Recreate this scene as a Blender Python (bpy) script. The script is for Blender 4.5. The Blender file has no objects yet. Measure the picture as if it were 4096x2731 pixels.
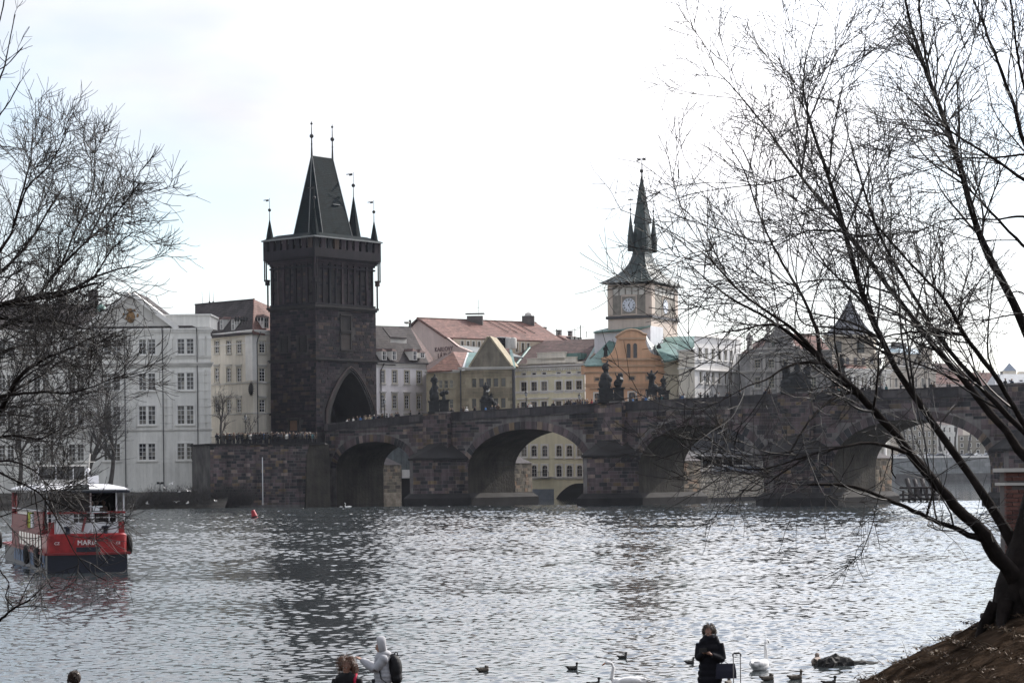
import bpy, math, random
import numpy as np
from mathutils import Matrix, Vector

# ---------------------------------------------------------------- camera, sky, sun, exposure
F, CU, HV, CZ, ROLL = 8700.0, 2048.0, 1890.0, 5.2, math.radians(0.6)
sc = bpy.context.scene
COL = sc.collection
cam_d = bpy.data.cameras.new('camera')
cam_d.sensor_width = 36.0
cam_d.lens = F * 36.0 / 4096.0
cam_d.shift_y = (HV - 1365.5) / 4096.0
cam_d.clip_start = 0.5
cam_d.clip_end = 6000.0
cam = bpy.data.objects.new('camera', cam_d)
COL.objects.link(cam)
cam.matrix_world = Matrix.Translation((0, 0, CZ)) @ Matrix.Rotation(math.pi / 2, 4, 'X') @ Matrix.Rotation(-ROLL, 4, 'Z')
sc.camera = cam

SUN_AZ, SUN_EL = math.radians(47), math.radians(36)      # azimuth from the view axis towards the right, behind the bridge
to_sun = Vector((math.sin(SUN_AZ) * math.cos(SUN_EL), math.cos(SUN_AZ) * math.cos(SUN_EL), math.sin(SUN_EL)))
world = bpy.data.worlds.new('World')
sc.world = world
world.use_nodes = True
wt = world.node_tree
wt.nodes.clear()
w_out = wt.nodes.new('ShaderNodeOutputWorld')
sky = wt.nodes.new('ShaderNodeTexSky')
sky.sky_type = 'NISHITA'
sky.sun_disc = False
sky.sun_elevation = SUN_EL
sky.sun_rotation = SUN_AZ
sky.dust_density = 0.6
bg_sky = wt.nodes.new('ShaderNodeBackground')
bg_sky.inputs['Strength'].default_value = 0.13
wt.links.new(sky.outputs[0], bg_sky.inputs['Color'])
tc = wt.nodes.new('ShaderNodeTexCoord')
mp = wt.nodes.new('ShaderNodeMapping')
mp.inputs['Scale'].default_value = (1.0, 1.0, 2.6)
wt.links.new(tc.outputs['Generated'], mp.inputs['Vector'])
nz = wt.nodes.new('ShaderNodeTexNoise')
nz.inputs['Scale'].default_value = 3.1
nz.inputs['Detail'].default_value = 7.0
nz.inputs['Roughness'].default_value = 0.52
wt.links.new(mp.outputs[0], nz.inputs['Vector'])
mr = wt.nodes.new('ShaderNodeMapRange')                   # how much the thin cloud covers the blue
mr.inputs['From Min'].default_value = 0.36
mr.inputs['From Max'].default_value = 0.60
mr.inputs['To Min'].default_value = 0.28
mr.inputs['To Max'].default_value = 1.0
wt.links.new(nz.outputs['Fac'], mr.inputs['Value'])
nz2 = wt.nodes.new('ShaderNodeTexNoise')
nz2.inputs['Scale'].default_value = 4.3
nz2.inputs['Detail'].default_value = 6.0
wt.links.new(mp.outputs[0], nz2.inputs['Vector'])
mr2 = wt.nodes.new('ShaderNodeMapRange')
mr2.inputs['From Min'].default_value = 0.35
mr2.inputs['From Max'].default_value = 0.62
mr2.inputs['To Min'].default_value = 0.74
mr2.inputs['To Max'].default_value = 1.06
wt.links.new(nz2.outputs['Fac'], mr2.inputs['Value'])
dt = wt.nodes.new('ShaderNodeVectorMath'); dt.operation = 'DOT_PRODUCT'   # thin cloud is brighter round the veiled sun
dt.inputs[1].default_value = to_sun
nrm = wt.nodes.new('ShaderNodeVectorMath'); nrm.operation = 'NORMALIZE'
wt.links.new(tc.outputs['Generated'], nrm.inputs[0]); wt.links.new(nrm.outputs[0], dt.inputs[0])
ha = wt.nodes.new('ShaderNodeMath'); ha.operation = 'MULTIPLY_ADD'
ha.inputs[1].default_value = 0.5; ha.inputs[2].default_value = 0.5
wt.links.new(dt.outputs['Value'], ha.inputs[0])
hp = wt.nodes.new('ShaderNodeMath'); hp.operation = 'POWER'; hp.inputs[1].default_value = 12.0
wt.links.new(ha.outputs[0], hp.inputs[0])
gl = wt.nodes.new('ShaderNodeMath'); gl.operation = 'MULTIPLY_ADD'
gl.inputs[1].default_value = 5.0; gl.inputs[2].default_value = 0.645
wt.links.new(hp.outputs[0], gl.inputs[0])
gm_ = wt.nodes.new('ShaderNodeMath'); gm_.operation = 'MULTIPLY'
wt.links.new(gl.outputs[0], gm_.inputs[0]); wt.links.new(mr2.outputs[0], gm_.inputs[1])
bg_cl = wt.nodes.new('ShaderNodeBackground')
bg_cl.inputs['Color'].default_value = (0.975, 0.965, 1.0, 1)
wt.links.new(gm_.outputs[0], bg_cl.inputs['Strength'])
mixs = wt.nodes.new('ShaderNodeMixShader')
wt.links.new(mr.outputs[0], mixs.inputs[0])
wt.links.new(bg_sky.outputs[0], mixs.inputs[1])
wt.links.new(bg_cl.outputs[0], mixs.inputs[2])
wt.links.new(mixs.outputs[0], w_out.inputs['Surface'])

sun_d = bpy.data.lights.new('sun', 'SUN')
sun_d.energy = 3.6
sun_d.angle = math.radians(0.6)
sun_d.color = (1.0, 0.94, 0.86)
sun = bpy.data.objects.new('sun', sun_d)
COL.objects.link(sun)
sun.rotation_euler = to_sun.to_track_quat('Z', 'Y').to_euler()
sc.view_settings.view_transform = 'Standard'
sc.view_settings.look = 'None'
sc.view_settings.exposure = 0.5
sc.view_settings.gamma = 1.0
sc.view_settings.use_curve_mapping = False
sc.cycles.max_bounces = 6
sc.cycles.volume_bounces = 0
sc.cycles.caustics_reflective = False
sc.cycles.caustics_refractive = False

# ---------------------------------------------------------------- helpers
RND = random.Random(11)
NR = np.random.default_rng(11)
SR, CR = math.sin(ROLL), math.cos(ROLL)


def lev(u, v):
    """picture position -> level picture position"""
    a, b = u - CU, v - HV
    return a * CR - b * SR, a * SR + b * CR


def P(u, v, D):
    a, b = lev(u, v)
    return np.array([a * D / F, D, CZ - b * D / F])


class Frame:
    """A local frame of a thing: x along its front, y away from the viewer, z up, base at zb."""

    def __init__(self, ox, oy, ang, zb=0.0):
        self.o = np.array([ox, oy]); self.zb = zb; self.ang = ang
        self.x = np.array([math.cos(ang), math.sin(ang)])
        self.y = np.array([-math.sin(ang), math.cos(ang)])

    def matrix(self):
        return Matrix.Translation((self.o[0], self.o[1], self.zb)) @ Matrix.Rotation(self.ang, 4, 'Z')

    def loc(self, u, v, dy=0.0):
        """where the sight line of a picture point meets the local plane y = dy -> (s, z)"""
        a, b = lev(u, v)
        r = np.array([a / F, 1.0])
        k = (dy + self.o @ self.y) / (r @ self.y)
        p = r * k
        return float((p - self.o) @ self.x), float(CZ - b / F * k - self.zb)

    def rect(self, u0, v0, u1, v1, dy=0.0):
        s0, z1 = self.loc(u0, v0, dy); s1, z0 = self.loc(u1, v1, dy)
        return s0, z0, s1, z1

    def pts(self, uv, dy=0.0):
        return [self.loc(u, v, dy) for u, v in uv]

    def w(self, x, y, z):
        q = self.o + self.x * x + self.y * y
        return np.array([q[0], q[1], z + self.zb])


def frame_px(u0, D0, u1, D1, zb=0.0, v=1600):
    a = P(u0, v, D0); b = P(u1, v, D1)
    return Frame(a[0], a[1], math.atan2(b[1] - a[1], b[0] - a[0]), zb), float(math.hypot(b[0] - a[0], b[1] - a[1]))


def tag(o, label=None, cat=None, group=None, kind=None):
    if label: o['label'] = label
    if cat: o['category'] = cat
    if group: o['group'] = group
    if kind: o['kind'] = kind
    return o


def empty(name, fr=None, label=None, cat=None, group=None, mw=None):
    o = bpy.data.objects.new(name, None)
    o.empty_display_size = 0.3
    COL.objects.link(o)
    if fr is not None: o.matrix_world = fr.matrix()
    if mw is not None: o.matrix_world = mw
    return tag(o, label, cat, group)


def link(name, me, parent=None, loc=None, scale=None, rotz=None):
    o = bpy.data.objects.new(name, me)
    COL.objects.link(o)
    if parent is not None: o.parent = parent
    if loc is not None: o.location = loc
    if scale is not None: o.scale = scale
    if rotz is not None: o.rotation_euler = (0, 0, rotz)
    return o


def copy_tree(o, parent=None):
    c = o.copy(); COL.objects.link(c)
    if parent is not None: c.parent = parent
    for ch in o.children: copy_tree(ch, c)
    return c


def np_mesh(name, verts, quads, mats, smooth=False, tris=None):
    """mesh from numpy arrays: verts (n,3), quads (m,4)"""
    me = bpy.data.meshes.new(name)
    verts = np.asarray(verts, dtype=np.float32).reshape(-1, 3)
    quads = np.asarray(quads, dtype=np.int32).reshape(-1, 4)
    nt = 0 if tris is None else len(tris)
    nq = len(quads)
    me.vertices.add(len(verts)); me.vertices.foreach_set('co', verts.ravel())
    loops = quads.ravel() if nt == 0 else np.concatenate([quads.ravel(), np.asarray(tris, dtype=np.int32).ravel()])
    me.loops.add(len(loops)); me.loops.foreach_set('vertex_index', loops)
    me.polygons.add(nq + nt)
    st = np.concatenate([np.arange(nq) * 4, nq * 4 + np.arange(nt) * 3]).astype(np.int32)
    me.polygons.foreach_set('loop_start', st)
    if smooth: me.polygons.foreach_set('use_smooth', np.ones(nq + nt, dtype=bool))
    me.update(calc_edges=True)
    for m in (mats if isinstance(mats, (list, tuple)) else [mats]): me.materials.append(m)
    return me


BOXF = np.array([[0, 3, 2, 1], [4, 5, 6, 7], [0, 1, 5, 4], [1, 2, 6, 5], [2, 3, 7, 6], [3, 0, 4, 7]])
BOXV = np.array([[0, 0, 0], [1, 0, 0], [1, 1, 0], [0, 1, 0], [0, 0, 1], [1, 0, 1], [1, 1, 1], [0, 1, 1]], dtype=float)


class MB:
    """collects shapes and links them as one mesh object"""

    def __init__(self):
        self.v = []; self.f = []; self.m = []; self.s = []

    def add(self, vs, fs, mi=0, smooth=False):
        b = len(self.v)
        self.v.extend([tuple(map(float, p)) for p in vs])
        for f in fs:
            self.f.append([b + i for i in f]); self.m.append(mi); self.s.append(smooth)
        return self

    def box(self, x0, y0, z0, x1, y1, z1, mi=0):
        lo = np.array([x0, y0, z0]); d = np.array([x1 - x0, y1 - y0, z1 - z0])
        return self.add(lo + BOXV * d, BOXF.tolist(), mi)

    def obox(self, c, ax, ay, az, mi=0):
        """box from centre and three half-axis vectors"""
        c, ax, ay, az = map(np.asarray, (c, ax, ay, az))
        vs = [c + (2 * q[0] - 1) * ax + (2 * q[1] - 1) * ay + (2 * q[2] - 1) * az for q in BOXV]
        return self.add(vs, BOXF.tolist(), mi)

    def poly(self, pts, mi=0):
        return self.add(pts, [list(range(len(pts)))], mi)

    def prism(self, pts, y0, y1, mi=0):
        """outline in (x,z), extruded from y0 to y1"""
        n = len(pts)
        vs = [(x, y0, z) for x, z in pts] + [(x, y1, z) for x, z in pts]
        fs = [list(range(n)), list(range(2 * n - 1, n - 1, -1))] + [[i, i + n, (i + 1) % n + n, (i + 1) % n] for i in range(n)]
        return self.add(vs, fs, mi)

    def slab(self, pts, z0, z1, mi=0):
        """outline in (x,y), extruded from z0 to z1"""
        n = len(pts)
        vs = [(x, y, z0) for x, y in pts] + [(x, y, z1) for x, y in pts]
        fs = [list(range(n - 1, -1, -1)), list(range(n, 2 * n))] + [[i, (i + 1) % n, (i + 1) % n + n, i + n] for i in range(n)]
        return self.add(vs, fs, mi)

    def loft(self, rings, mi=0, smooth=True, cap=True):
        n = len(rings[0]); vs = [p for r in rings for p in r]; fs = []
        for k in range(len(rings) - 1):
            for i in range(n):
                j = (i + 1) % n
                fs.append([k * n + i, k * n + j, (k + 1) * n + j, (k + 1) * n + i])
        self.add(vs, fs, mi, smooth)
        if cap:
            self.add(rings[0], [list(range(n - 1, -1, -1))], mi); self.add(rings[-1], [list(range(n))], mi)
        return self

    def lathe(self, prof, c=(0, 0, 0), n=12, mi=0, smooth=True, a0=0.0, sx=1.0, sy=1.0):
        rings = [[(c[0] + sx * r * math.cos(a0 + 2 * math.pi * i / n), c[1] + sy * r * math.sin(a0 + 2 * math.pi * i / n), c[2] + z) for i in range(n)] for r, z in prof]
        return self.loft(rings, mi, smooth)

    def ball(self, c, r, n=12, mi=0, sx=1, sy=1, sz=1):
        k = max(5, n // 2 + 1)
        prof = [(max(1e-3, r * math.sin(math.pi * i / k)), -r * sz * math.cos(math.pi * i / k)) for i in range(k + 1)]
        return self.lathe(prof, c, n, mi, True, 0, sx, sy)

    def tube(self, pts, rad, n=6, mi=0, smooth=True, flat=1.0):
        pts = [np.asarray(p, dtype=float) for p in pts]
        if not hasattr(rad, '__len__'): rad = [rad] * len(pts)
        rings = []
        for i, p in enumerate(pts):
            t = pts[min(i + 1, len(pts) - 1)] - pts[max(i - 1, 0)]
            t = t / (np.linalg.norm(t) + 1e-9)
            a = np.cross(t, (0, 0, 1.0)) if abs(t[2]) < 0.95 else np.cross(t, (0, 1.0, 0))
            a /= np.linalg.norm(a); b = np.cross(a, t)
            rings.append([p + rad[i] * (a * math.cos(2 * math.pi * k / n) + b * flat * math.sin(2 * math.pi * k / n)) for k in range(n)])
        return self.loft(rings, mi, smooth)

    def mesh(self, name, mats):
        me = bpy.data.meshes.new(name)
        me.from_pydata(self.v, [], self.f)
        for m in (mats if isinstance(mats, (list, tuple)) else [mats]): me.materials.append(m)
        me.polygons.foreach_set('material_index', self.m)
        me.polygons.foreach_set('use_smooth', self.s)
        me.update()
        return me

    def build(self, name, mats, parent=None, **k):
        return link(name, self.mesh(name, mats), parent, **k)


def fuse(mb, voxel, mats, name, smooth_it=3):
    """one continuous skin over the overlapping shapes of mb; materials are carried over from the nearest source face"""
    src = mb.mesh(name + '_src', [])
    o = bpy.data.objects.new('tmp_fuse', src); COL.objects.link(o)
    r = o.modifiers.new('r', 'REMESH'); r.mode = 'VOXEL'; r.voxel_size = voxel; r.use_smooth_shade = True
    if smooth_it:
        s = o.modifiers.new('s', 'SMOOTH'); s.iterations = smooth_it; s.factor = 0.5
    dg = bpy.context.evaluated_depsgraph_get()
    me = bpy.data.meshes.new_from_object(o.evaluated_get(dg), depsgraph=dg)
    me.name = name
    me.materials.clear()
    for m in (mats if isinstance(mats, (list, tuple)) else [mats]): me.materials.append(m)
    if len(set(mb.m)) > 1:
        from mathutils.bvhtree import BVHTree
        bv = BVHTree.FromPolygons([Vector(p) for p in mb.v], mb.f)
        idx = []
        for p in me.polygons:
            h = bv.find_nearest(p.center)
            idx.append(mb.m[h[2]] if h[2] is not None else 0)
        me.polygons.foreach_set('material_index', idx)
    else:
        me.polygons.foreach_set('material_index', [0] * len(me.polygons))
    me.polygons.foreach_set('use_smooth', [True] * len(me.polygons))
    bpy.data.objects.remove(o)
    me.update()
    return me


# ---------------------------------------------------------------- materials
MATS = {}


def M(name, col, rough=0.85, var=0.22, scale=0.6, bump=0.0, bscale=8.0, metal=0.0, rnd=None, spec=0.3, streak=0.0, rows=None, coat=0.0):
    """procedural surface: base colour, blotches, streaks of weather, one tint per piece, tile rows, relief"""
    if name in MATS: return MATS[name]
    m = bpy.data.materials.new(name); MATS[name] = m
    m.use_nodes = True
    t = m.node_tree; N = t.nodes; L = t.links
    b = N['Principled BSDF']
    b.inputs['Roughness'].default_value = rough
    b.inputs['Metallic'].default_value = metal
    b.inputs['Specular IOR Level'].default_value = spec
    b.inputs['Coat Weight'].default_value = coat
    geo = N.new('ShaderNodeNewGeometry')
    pos = geo.outputs['Position']
    cur = None
    if rnd:                                              # list of (position, colour): one tint for every piece
        ob = N.new('ShaderNodeObjectInfo')
        ad = N.new('ShaderNodeMath'); ad.operation = 'ADD'
        L.new(ob.outputs['Random'], ad.inputs[0]); L.new(geo.outputs['Random Per Island'], ad.inputs[1])
        fr_ = N.new('ShaderNodeMath'); fr_.operation = 'FRACT'; L.new(ad.outputs[0], fr_.inputs[0])
        cr = N.new('ShaderNodeValToRGB'); cr.color_ramp.interpolation = 'LINEAR'
        els = cr.color_ramp.elements
        els[0].position = rnd[0][0]; els[0].color = (*rnd[0][1], 1)
        els[1].position = rnd[-1][0]; els[1].color = (*rnd[-1][1], 1)
        for p, c in rnd[1:-1]:
            e = els.new(p); e.color = (*c, 1)
        L.new(fr_.outputs[0], cr.inputs[0]); cur = cr.outputs[0]
    else:
        rgb = N.new('ShaderNodeRGB'); rgb.outputs[0].default_value = (*col, 1); cur = rgb.outputs[0]

    def mult(cur, fac_out, lo, hi):
        r = N.new('ShaderNodeMapRange'); r.inputs['From Min'].default_value = 0.3; r.inputs['From Max'].default_value = 0.7
        r.inputs['To Min'].default_value = lo; r.inputs['To Max'].default_value = hi
        L.new(fac_out, r.inputs['Value'])
        x = N.new('ShaderNodeMix'); x.data_type = 'RGBA'; x.blend_type = 'MULTIPLY'; x.inputs[0].default_value = 1.0
        L.new(cur, x.inputs[6]); L.new(r.outputs[0], x.inputs[7])
        return x.outputs[2]
    if var:
        n = N.new('ShaderNodeTexNoise'); n.inputs['Scale'].default_value = scale; n.inputs['Detail'].default_value = 6
        n.inputs['Roughness'].default_value = 0.6
        L.new(pos, n.inputs['Vector']); cur = mult(cur, n.outputs['Fac'], 1 - var, 1 + var)
    if streak:
        mpn = N.new('ShaderNodeMapping'); mpn.inputs['Scale'].default_value = (2.2, 2.2, 0.16)
        L.new(pos, mpn.inputs['Vector'])
        n = N.new('ShaderNodeTexNoise'); n.inputs['Scale'].default_value = 0.8; n.inputs['Detail'].default_value = 5
        L.new(mpn.outputs[0], n.inputs['Vector']); cur = mult(cur, n.outputs['Fac'], 1 - streak, 1 + streak * 0.4)
    hgt = None
    if rows:                                             # courses of roof tiles: spacing in metres of height
        sx = N.new('ShaderNodeSeparateXYZ'); L.new(pos, sx.inputs[0])
        d = N.new('ShaderNodeMath'); d.operation = 'DIVIDE'; L.new(sx.outputs['Z'], d.inputs[0]); d.inputs[1].default_value = rows
        f = N.new('ShaderNodeMath'); f.operation = 'FRACT'; L.new(d.outputs[0], f.inputs[0])
        pw = N.new('ShaderNodeMath'); pw.operation = 'POWER'; L.new(f.outputs[0], pw.inputs[0]); pw.inputs[1].default_value = 0.6
        cur = mult(cur, pw.outputs[0], 0.62, 1.12)
        nv = N.new('ShaderNodeTexVoronoi'); nv.inputs['Scale'].default_value = 2.2
        L.new(pos, nv.inputs['Vector'])
        cur = mult(cur, nv.outputs['Color'], 0.8, 1.2)
        hgt = f.outputs[0]
    L.new(cur, b.inputs['Base Color'])
    if bump or hgt is not None:
        bp = N.new('ShaderNodeBump'); bp.inputs['Strength'].default_value = bump if bump else 0.5
        if hgt is not None:
            bp.inputs['Distance'].default_value = 0.12; bp.invert = True; L.new(hgt, bp.inputs['Height'])
        else:
            bn = N.new('ShaderNodeTexNoise'); bn.inputs['Scale'].default_value = bscale; bn.inputs['Detail'].default_value = 4
            L.new(pos, bn.inputs['Vector']); bp.inputs['Distance'].default_value = 0.4 / bscale; L.new(bn.outputs['Fac'], bp.inputs['Height'])
        L.new(bp.outputs[0], b.inputs['Normal'])
    return m


STONE_RAMP = [(0.0, (0.0325, 0.0343, 0.0368)), (0.22, (0.0527, 0.0469, 0.0507)), (0.45, (0.0973, 0.0722, 0.0752)), (0.68, (0.1339, 0.1011, 0.1033)), (0.80, (0.0608, 0.0578, 0.0596)), (0.90, (0.1723, 0.1227, 0.0770)), (1.0, (0.2230, 0.1751, 0.1645))]
m_stone = M('bridge_stone', None, rough=0.9, var=0.5, scale=0.22, rnd=STONE_RAMP, streak=0.42, bump=0.4, bscale=5)
TOWER_RAMP = [(0.0, (0.0064, 0.0074, 0.0102)), (0.35, (0.0130, 0.0107, 0.0148)), (0.62, (0.0248, 0.0181, 0.0225)), (0.82, (0.0341, 0.0256, 0.0317)), (0.93, (0.0536, 0.0363, 0.0251)), (1.0, (0.0646, 0.0478, 0.0522))]
m_tstone = M('tower_stone', None, rough=0.9, var=0.42, scale=0.3, rnd=TOWER_RAMP, streak=0.3, bump=0.4, bscale=5)
m_mortar = M('mortar', (0.1590, 0.1450, 0.1403), rough=0.95, var=0.4, scale=0.5, streak=0.3)
m_tmortar = M('tower_mortar', (0.0425, 0.0390, 0.0390), rough=0.95, var=0.5, scale=0.35, streak=0.3)
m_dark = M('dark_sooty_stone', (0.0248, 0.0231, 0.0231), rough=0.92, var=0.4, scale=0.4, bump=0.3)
m_para = M('parapet_stone', None, rough=0.9, var=0.35, scale=0.4, rnd=[(0, (0.0382, 0.0355, 0.0378)), (0.6, (0.0651, 0.0583, 0.0618)), (1, (0.0994, 0.0890, 0.0872))], streak=0.3)
m_slate = M('slate', (0.0040, 0.0090, 0.0105), rough=0.85, var=0.3, scale=0.5, rows=0.32, spec=0.1)
m_lead = M('lead_flashing', (0.17, 0.18, 0.18), rough=0.55, var=0.2, scale=1.5)
m_iron = M('wrought_iron', (0.02, 0.02, 0.02), rough=0.6, var=0.2)
m_glass = M('window_glass', None, rough=0.1, var=0.5, scale=0.35, spec=0.5, rnd=[(0, (0.012, 0.012, 0.015)), (.55, (0.03, 0.03, 0.036)), (.8, (0.05, 0.05, 0.055)), (.9, (0.12, 0.115, 0.105)), (1, (0.2, 0.19, 0.17))])
m_white = M('white_paint', (0.72, 0.72, 0.72), rough=0.6, var=0.08)
m_copper = M('copper_green', (0.13, 0.22, 0.20), rough=0.5, var=0.3, scale=0.7, streak=0.2)

# ================================================================ the setting: river, land, bank
def river():
    # one sheet; finer towards the near shore, where single waves can be told apart
    rows = [52.0]
    while rows[-1] < 2600:
        d = rows[-1]
        rows.append(d + (0.12 if d < 75 else 0.15 if d < 120 else 0.20 if d < 200 else 0.31 if d < 345 else 3.0 if d < 500 else 60.0))
    ys = np.array(rows)
    nx = 540
    half = 0.255
    xs = np.linspace(-1, 1, nx)
    Y, T = np.meshgrid(ys, xs, indexing='ij')
    X = T * (half * Y + 3)
    Z = np.zeros_like(X)
    rng = np.random.default_rng(5)
    # calmer lanes and gusty patches, metres across
    pt = np.zeros_like(X)
    for i in range(9):
        lx, ly = rng.uniform(14, 60), rng.uniform(9, 40)
        pt += np.sin(X / lx * 6.28 + rng.uniform(0, 6.28) + 1.5 * np.sin(Y / 37 + i)) * np.sin(Y / ly * 6.28 + rng.uniform(0, 6.28) + 1.2 * np.sin(X / 23 + 2 * i))
    gust = np.clip(0.9 + 0.10 * pt, 0.6, 1.2)
    slick = 0.6 * np.exp(-((X + 13.5 - 2 * np.sin(Y * .3)) / 8.0) ** 2 - ((Y - 118 - .25 * X) / 6.5) ** 2)      # calm water the boat leaves behind
    slick = slick + 0.2 * np.exp(-((X + 6.5 - 1.2 * np.sin(Y * .35)) / 3.4) ** 2 - ((Y - 77) / 8.0) ** 2) + .35 * np.exp(-((X - 12) / 7.0) ** 2 - ((Y - 96) / 3.0) ** 2)
    slick = np.clip(slick * (1 + .35 * np.sin(Y * 2.1 + np.sin(X * .6) * 2)), 0, .9)
    gust = gust * (1 - slick)
    dx = 2 * (half * Y + 3) / nx
    dy = np.interp(Y, [52, 75, 76, 120, 121, 200, 201, 345, 346, 500], [.12, .12, .15, .15, .20, .20, .31, .31, 3, 3])
    rs_ = np.maximum(dx * .75, dy)
    for i in range(70):
        lam = 10 ** rng.uniform(math.log10(0.27), math.log10(1.9))
        th = rng.normal(0.2, 1.05)
        k = 2 * math.pi / lam
        res = np.clip((lam / rs_ - 2.2) / .8, 0, 1)                                       # only waves the sheet can carry
        far = np.interp(Y, [52, 90, 140, 250, 345, 400], [.22, .38, .95, 1.9, 2.5, 1.2]) if lam > .8 else (1.15 if lam < .5 else .9)
        ph = k * (X * math.sin(th) + Y * math.cos(th)) + rng.uniform(0, 6.28) + 1.6 * np.sin(X * 0.23 + i) + 1.4 * np.sin(Y * 0.19 + 2.1 * i)
        Z += 0.0041 * lam ** 0.9 * res * far * gust * (np.sin(ph) + 0.3 * np.sin(2 * ph + 0.9))
    v = np.stack([X, Y, Z], -1).reshape(-1, 3)
    ny = len(ys)
    idx = np.arange(ny * nx).reshape(ny, nx)
    q = np.stack([idx[:-1, :-1], idx[:-1, 1:], idx[1:, 1:], idx[1:, :-1]], -1).reshape(-1, 4)
    m = bpy.data.materials.new('river_water'); m.use_nodes = True
    t = m.node_tree; N = t.nodes; L = t.links
    b = N['Principled BSDF']
    b.inputs['Base Color'].default_value = (0.03, 0.036, 0.038, 1)
    b.inputs['Roughness'].default_value = 0.05
    b.inputs['IOR'].default_value = 1.33
    geo = N.new('ShaderNodeNewGeometry')
    hs = []
    for scl, det, w, dist in ((0.55, 3, 0.55, 0.3), (2.3, 3, 0.32, 0.5), (7.0, 2, 0.11, 0.2)):
        n = N.new('ShaderNodeTexNoise'); n.inputs['Scale'].default_value = scl; n.inputs['Detail'].default_value = det
        n.inputs['Distortion'].default_value = dist
        mpn = N.new('ShaderNodeMapping'); mpn.inputs['Scale'].default_value = (0.75, 1.25, 1); mpn.inputs['Rotation'].default_value = (0, 0, 0.25)
        L.new(geo.outputs['Position'], mpn.inputs['Vector']); L.new(mpn.outputs[0], n.inputs['Vector'])
        mu = N.new('ShaderNodeMath'); mu.operation = 'MULTIPLY'; mu.inputs[1].default_value = w
        L.new(n.outputs['Fac'], mu.inputs[0]); hs.append(mu.outputs[0])
    a1 = N.new('ShaderNodeMath'); a1.operation = 'ADD'; L.new(hs[0], a1.inputs[0]); L.new(hs[1], a1.inputs[1])
    a2 = N.new('ShaderNodeMath'); a2.operation = 'ADD'; L.new(a1.outputs[0], a2.inputs[0]); L.new(hs[2], a2.inputs[1])
    # wind patches: rougher and calmer water
    pn = N.new('ShaderNodeTexNoise'); pn.inputs['Scale'].default_value = 0.035; pn.inputs['Detail'].default_value = 4
    mpn = N.new('ShaderNodeMapping'); mpn.inputs['Scale'].default_value = (0.8, 0.45, 1)
    L.new(geo.outputs['Position'], mpn.inputs['Vector']); L.new(mpn.outputs[0], pn.inputs['Vector'])
    pr = N.new('ShaderNodeMapRange'); pr.inputs['From Min'].default_value = 0.36; pr.inputs['From Max'].default_value = 0.56
    pr.inputs['To Min'].default_value = 0.25; pr.inputs['To Max'].default_value = 1.0
    L.new(pn.outputs['Fac'], pr.inputs['Value'])
    bp = N.new('ShaderNodeBump'); bp.inputs['Distance'].default_value = 0.016
    L.new(pr.outputs[0], bp.inputs['Strength']); L.new(a2.outputs[0], bp.inputs['Height'])
    L.new(bp.outputs[0], b.inputs['Normal'])
    o = link('river', np_mesh('river', v, q, m, smooth=True))
    tag(o, kind='structure')


river()
m_earth = M('bare_earth', (0.030, 0.021, 0.015), rough=1.0, var=0.8, scale=2.2, bump=1.0, bscale=3, spec=0)
m_bankgrass = M('winter_bank', (0.05, 0.046, 0.04), rough=1.0, var=0.6, scale=0.5, bump=0.7, bscale=3)
m_paving = M('square_paving', (0.12, 0.115, 0.11), rough=0.95, var=0.3)


def land():
    # far land under the town, and the quay strips
    mb = MB()
    mb.slab([(-420, 377), (-52, 377), (-52, 420), (-26, 440), (24, 440), (30.8, 374), (48.9, 401), (66, 403), (76, 470), (150, 925), (900, 960), (2600, 2600), (-1500, 2600), (-1500, 377)], -1, 3.0)
    tag(mb.build('far_ground', m_paving), kind='structure')
    # sloping left bank in front of the monastery
    mb = MB()
    n = 60
    xs = np.linspace(-130, -46.5, n)
    R = [[], [], [], []]
    for i, x in enumerate(xs):
        j = 0.5 * math.sin(i * 1.7) + 0.4 * math.sin(i * 0.61)
        R[0].append((x, 351.5 + j, -0.4)); R[1].append((x, 353.0 + j, 0.35)); R[2].append((x, 357.5, 2.1 + 0.15 * j)); R[3].append((x, 380, 3.2))
    vs = [p for r in R for p in r]
    fs = [[k * n + i, k * n + i + 1, (k + 1) * n + i + 1, (k + 1) * n + i] for k in range(3) for i in range(n - 1)]
    mb.add(vs, fs)
    tag(mb.build('river_bank', m_bankgrass), kind='structure')


land()


def near_bank():
    # the slope the tree stands on, at the right, and the shore the people stand on
    n = 110
    xs = np.linspace(-34, 30, 150); ys = np.linspace(2, 53.0, n)
    Y, X = np.meshgrid(ys, xs, indexing='ij')
    # shore level, rising to the right
    edge = 51.3 + 0.5 * np.sin(X * 0.7) + 0.3 * np.sin(X * 1.9)
    base = 0.16 - 0.8 * np.clip(Y - edge, 0, 3)
    lift = np.clip((X - np.interp(Y, [36, 44], [2.4, 6.6])) * 0.47, 0, 4.5) * np.clip((51.5 - Y) / 10, 0, 1)
    rough = (0.05 * np.sin(X * 3.1 + Y) * np.sin(Y * 2.3 - X) + NR.normal(0, 0.03, X.shape)) * np.clip(lift, 0, 1)
    back = np.clip((30 - Y) / 30, 0, 1) * 3.0
    Z = base + np.maximum(lift, back) + rough
    v = np.stack([X, Y, Z], -1).reshape(-1, 3)
    idx = np.arange(v.shape[0]).reshape(n, 150)
    q = np.stack([idx[:-1, :-1], idx[:-1, 1:], idx[1:, 1:], idx[1:, :-1]], -1).reshape(-1, 4)
    tag(link('near_bank_ground', np_mesh('near_bank_ground', v, q, m_earth, smooth=True)), kind='structure')
    return lambda x, y: float(Z[np.abs(ys - y).argmin(), np.abs(xs - x).argmin()])


bank_z = near_bank()

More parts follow.
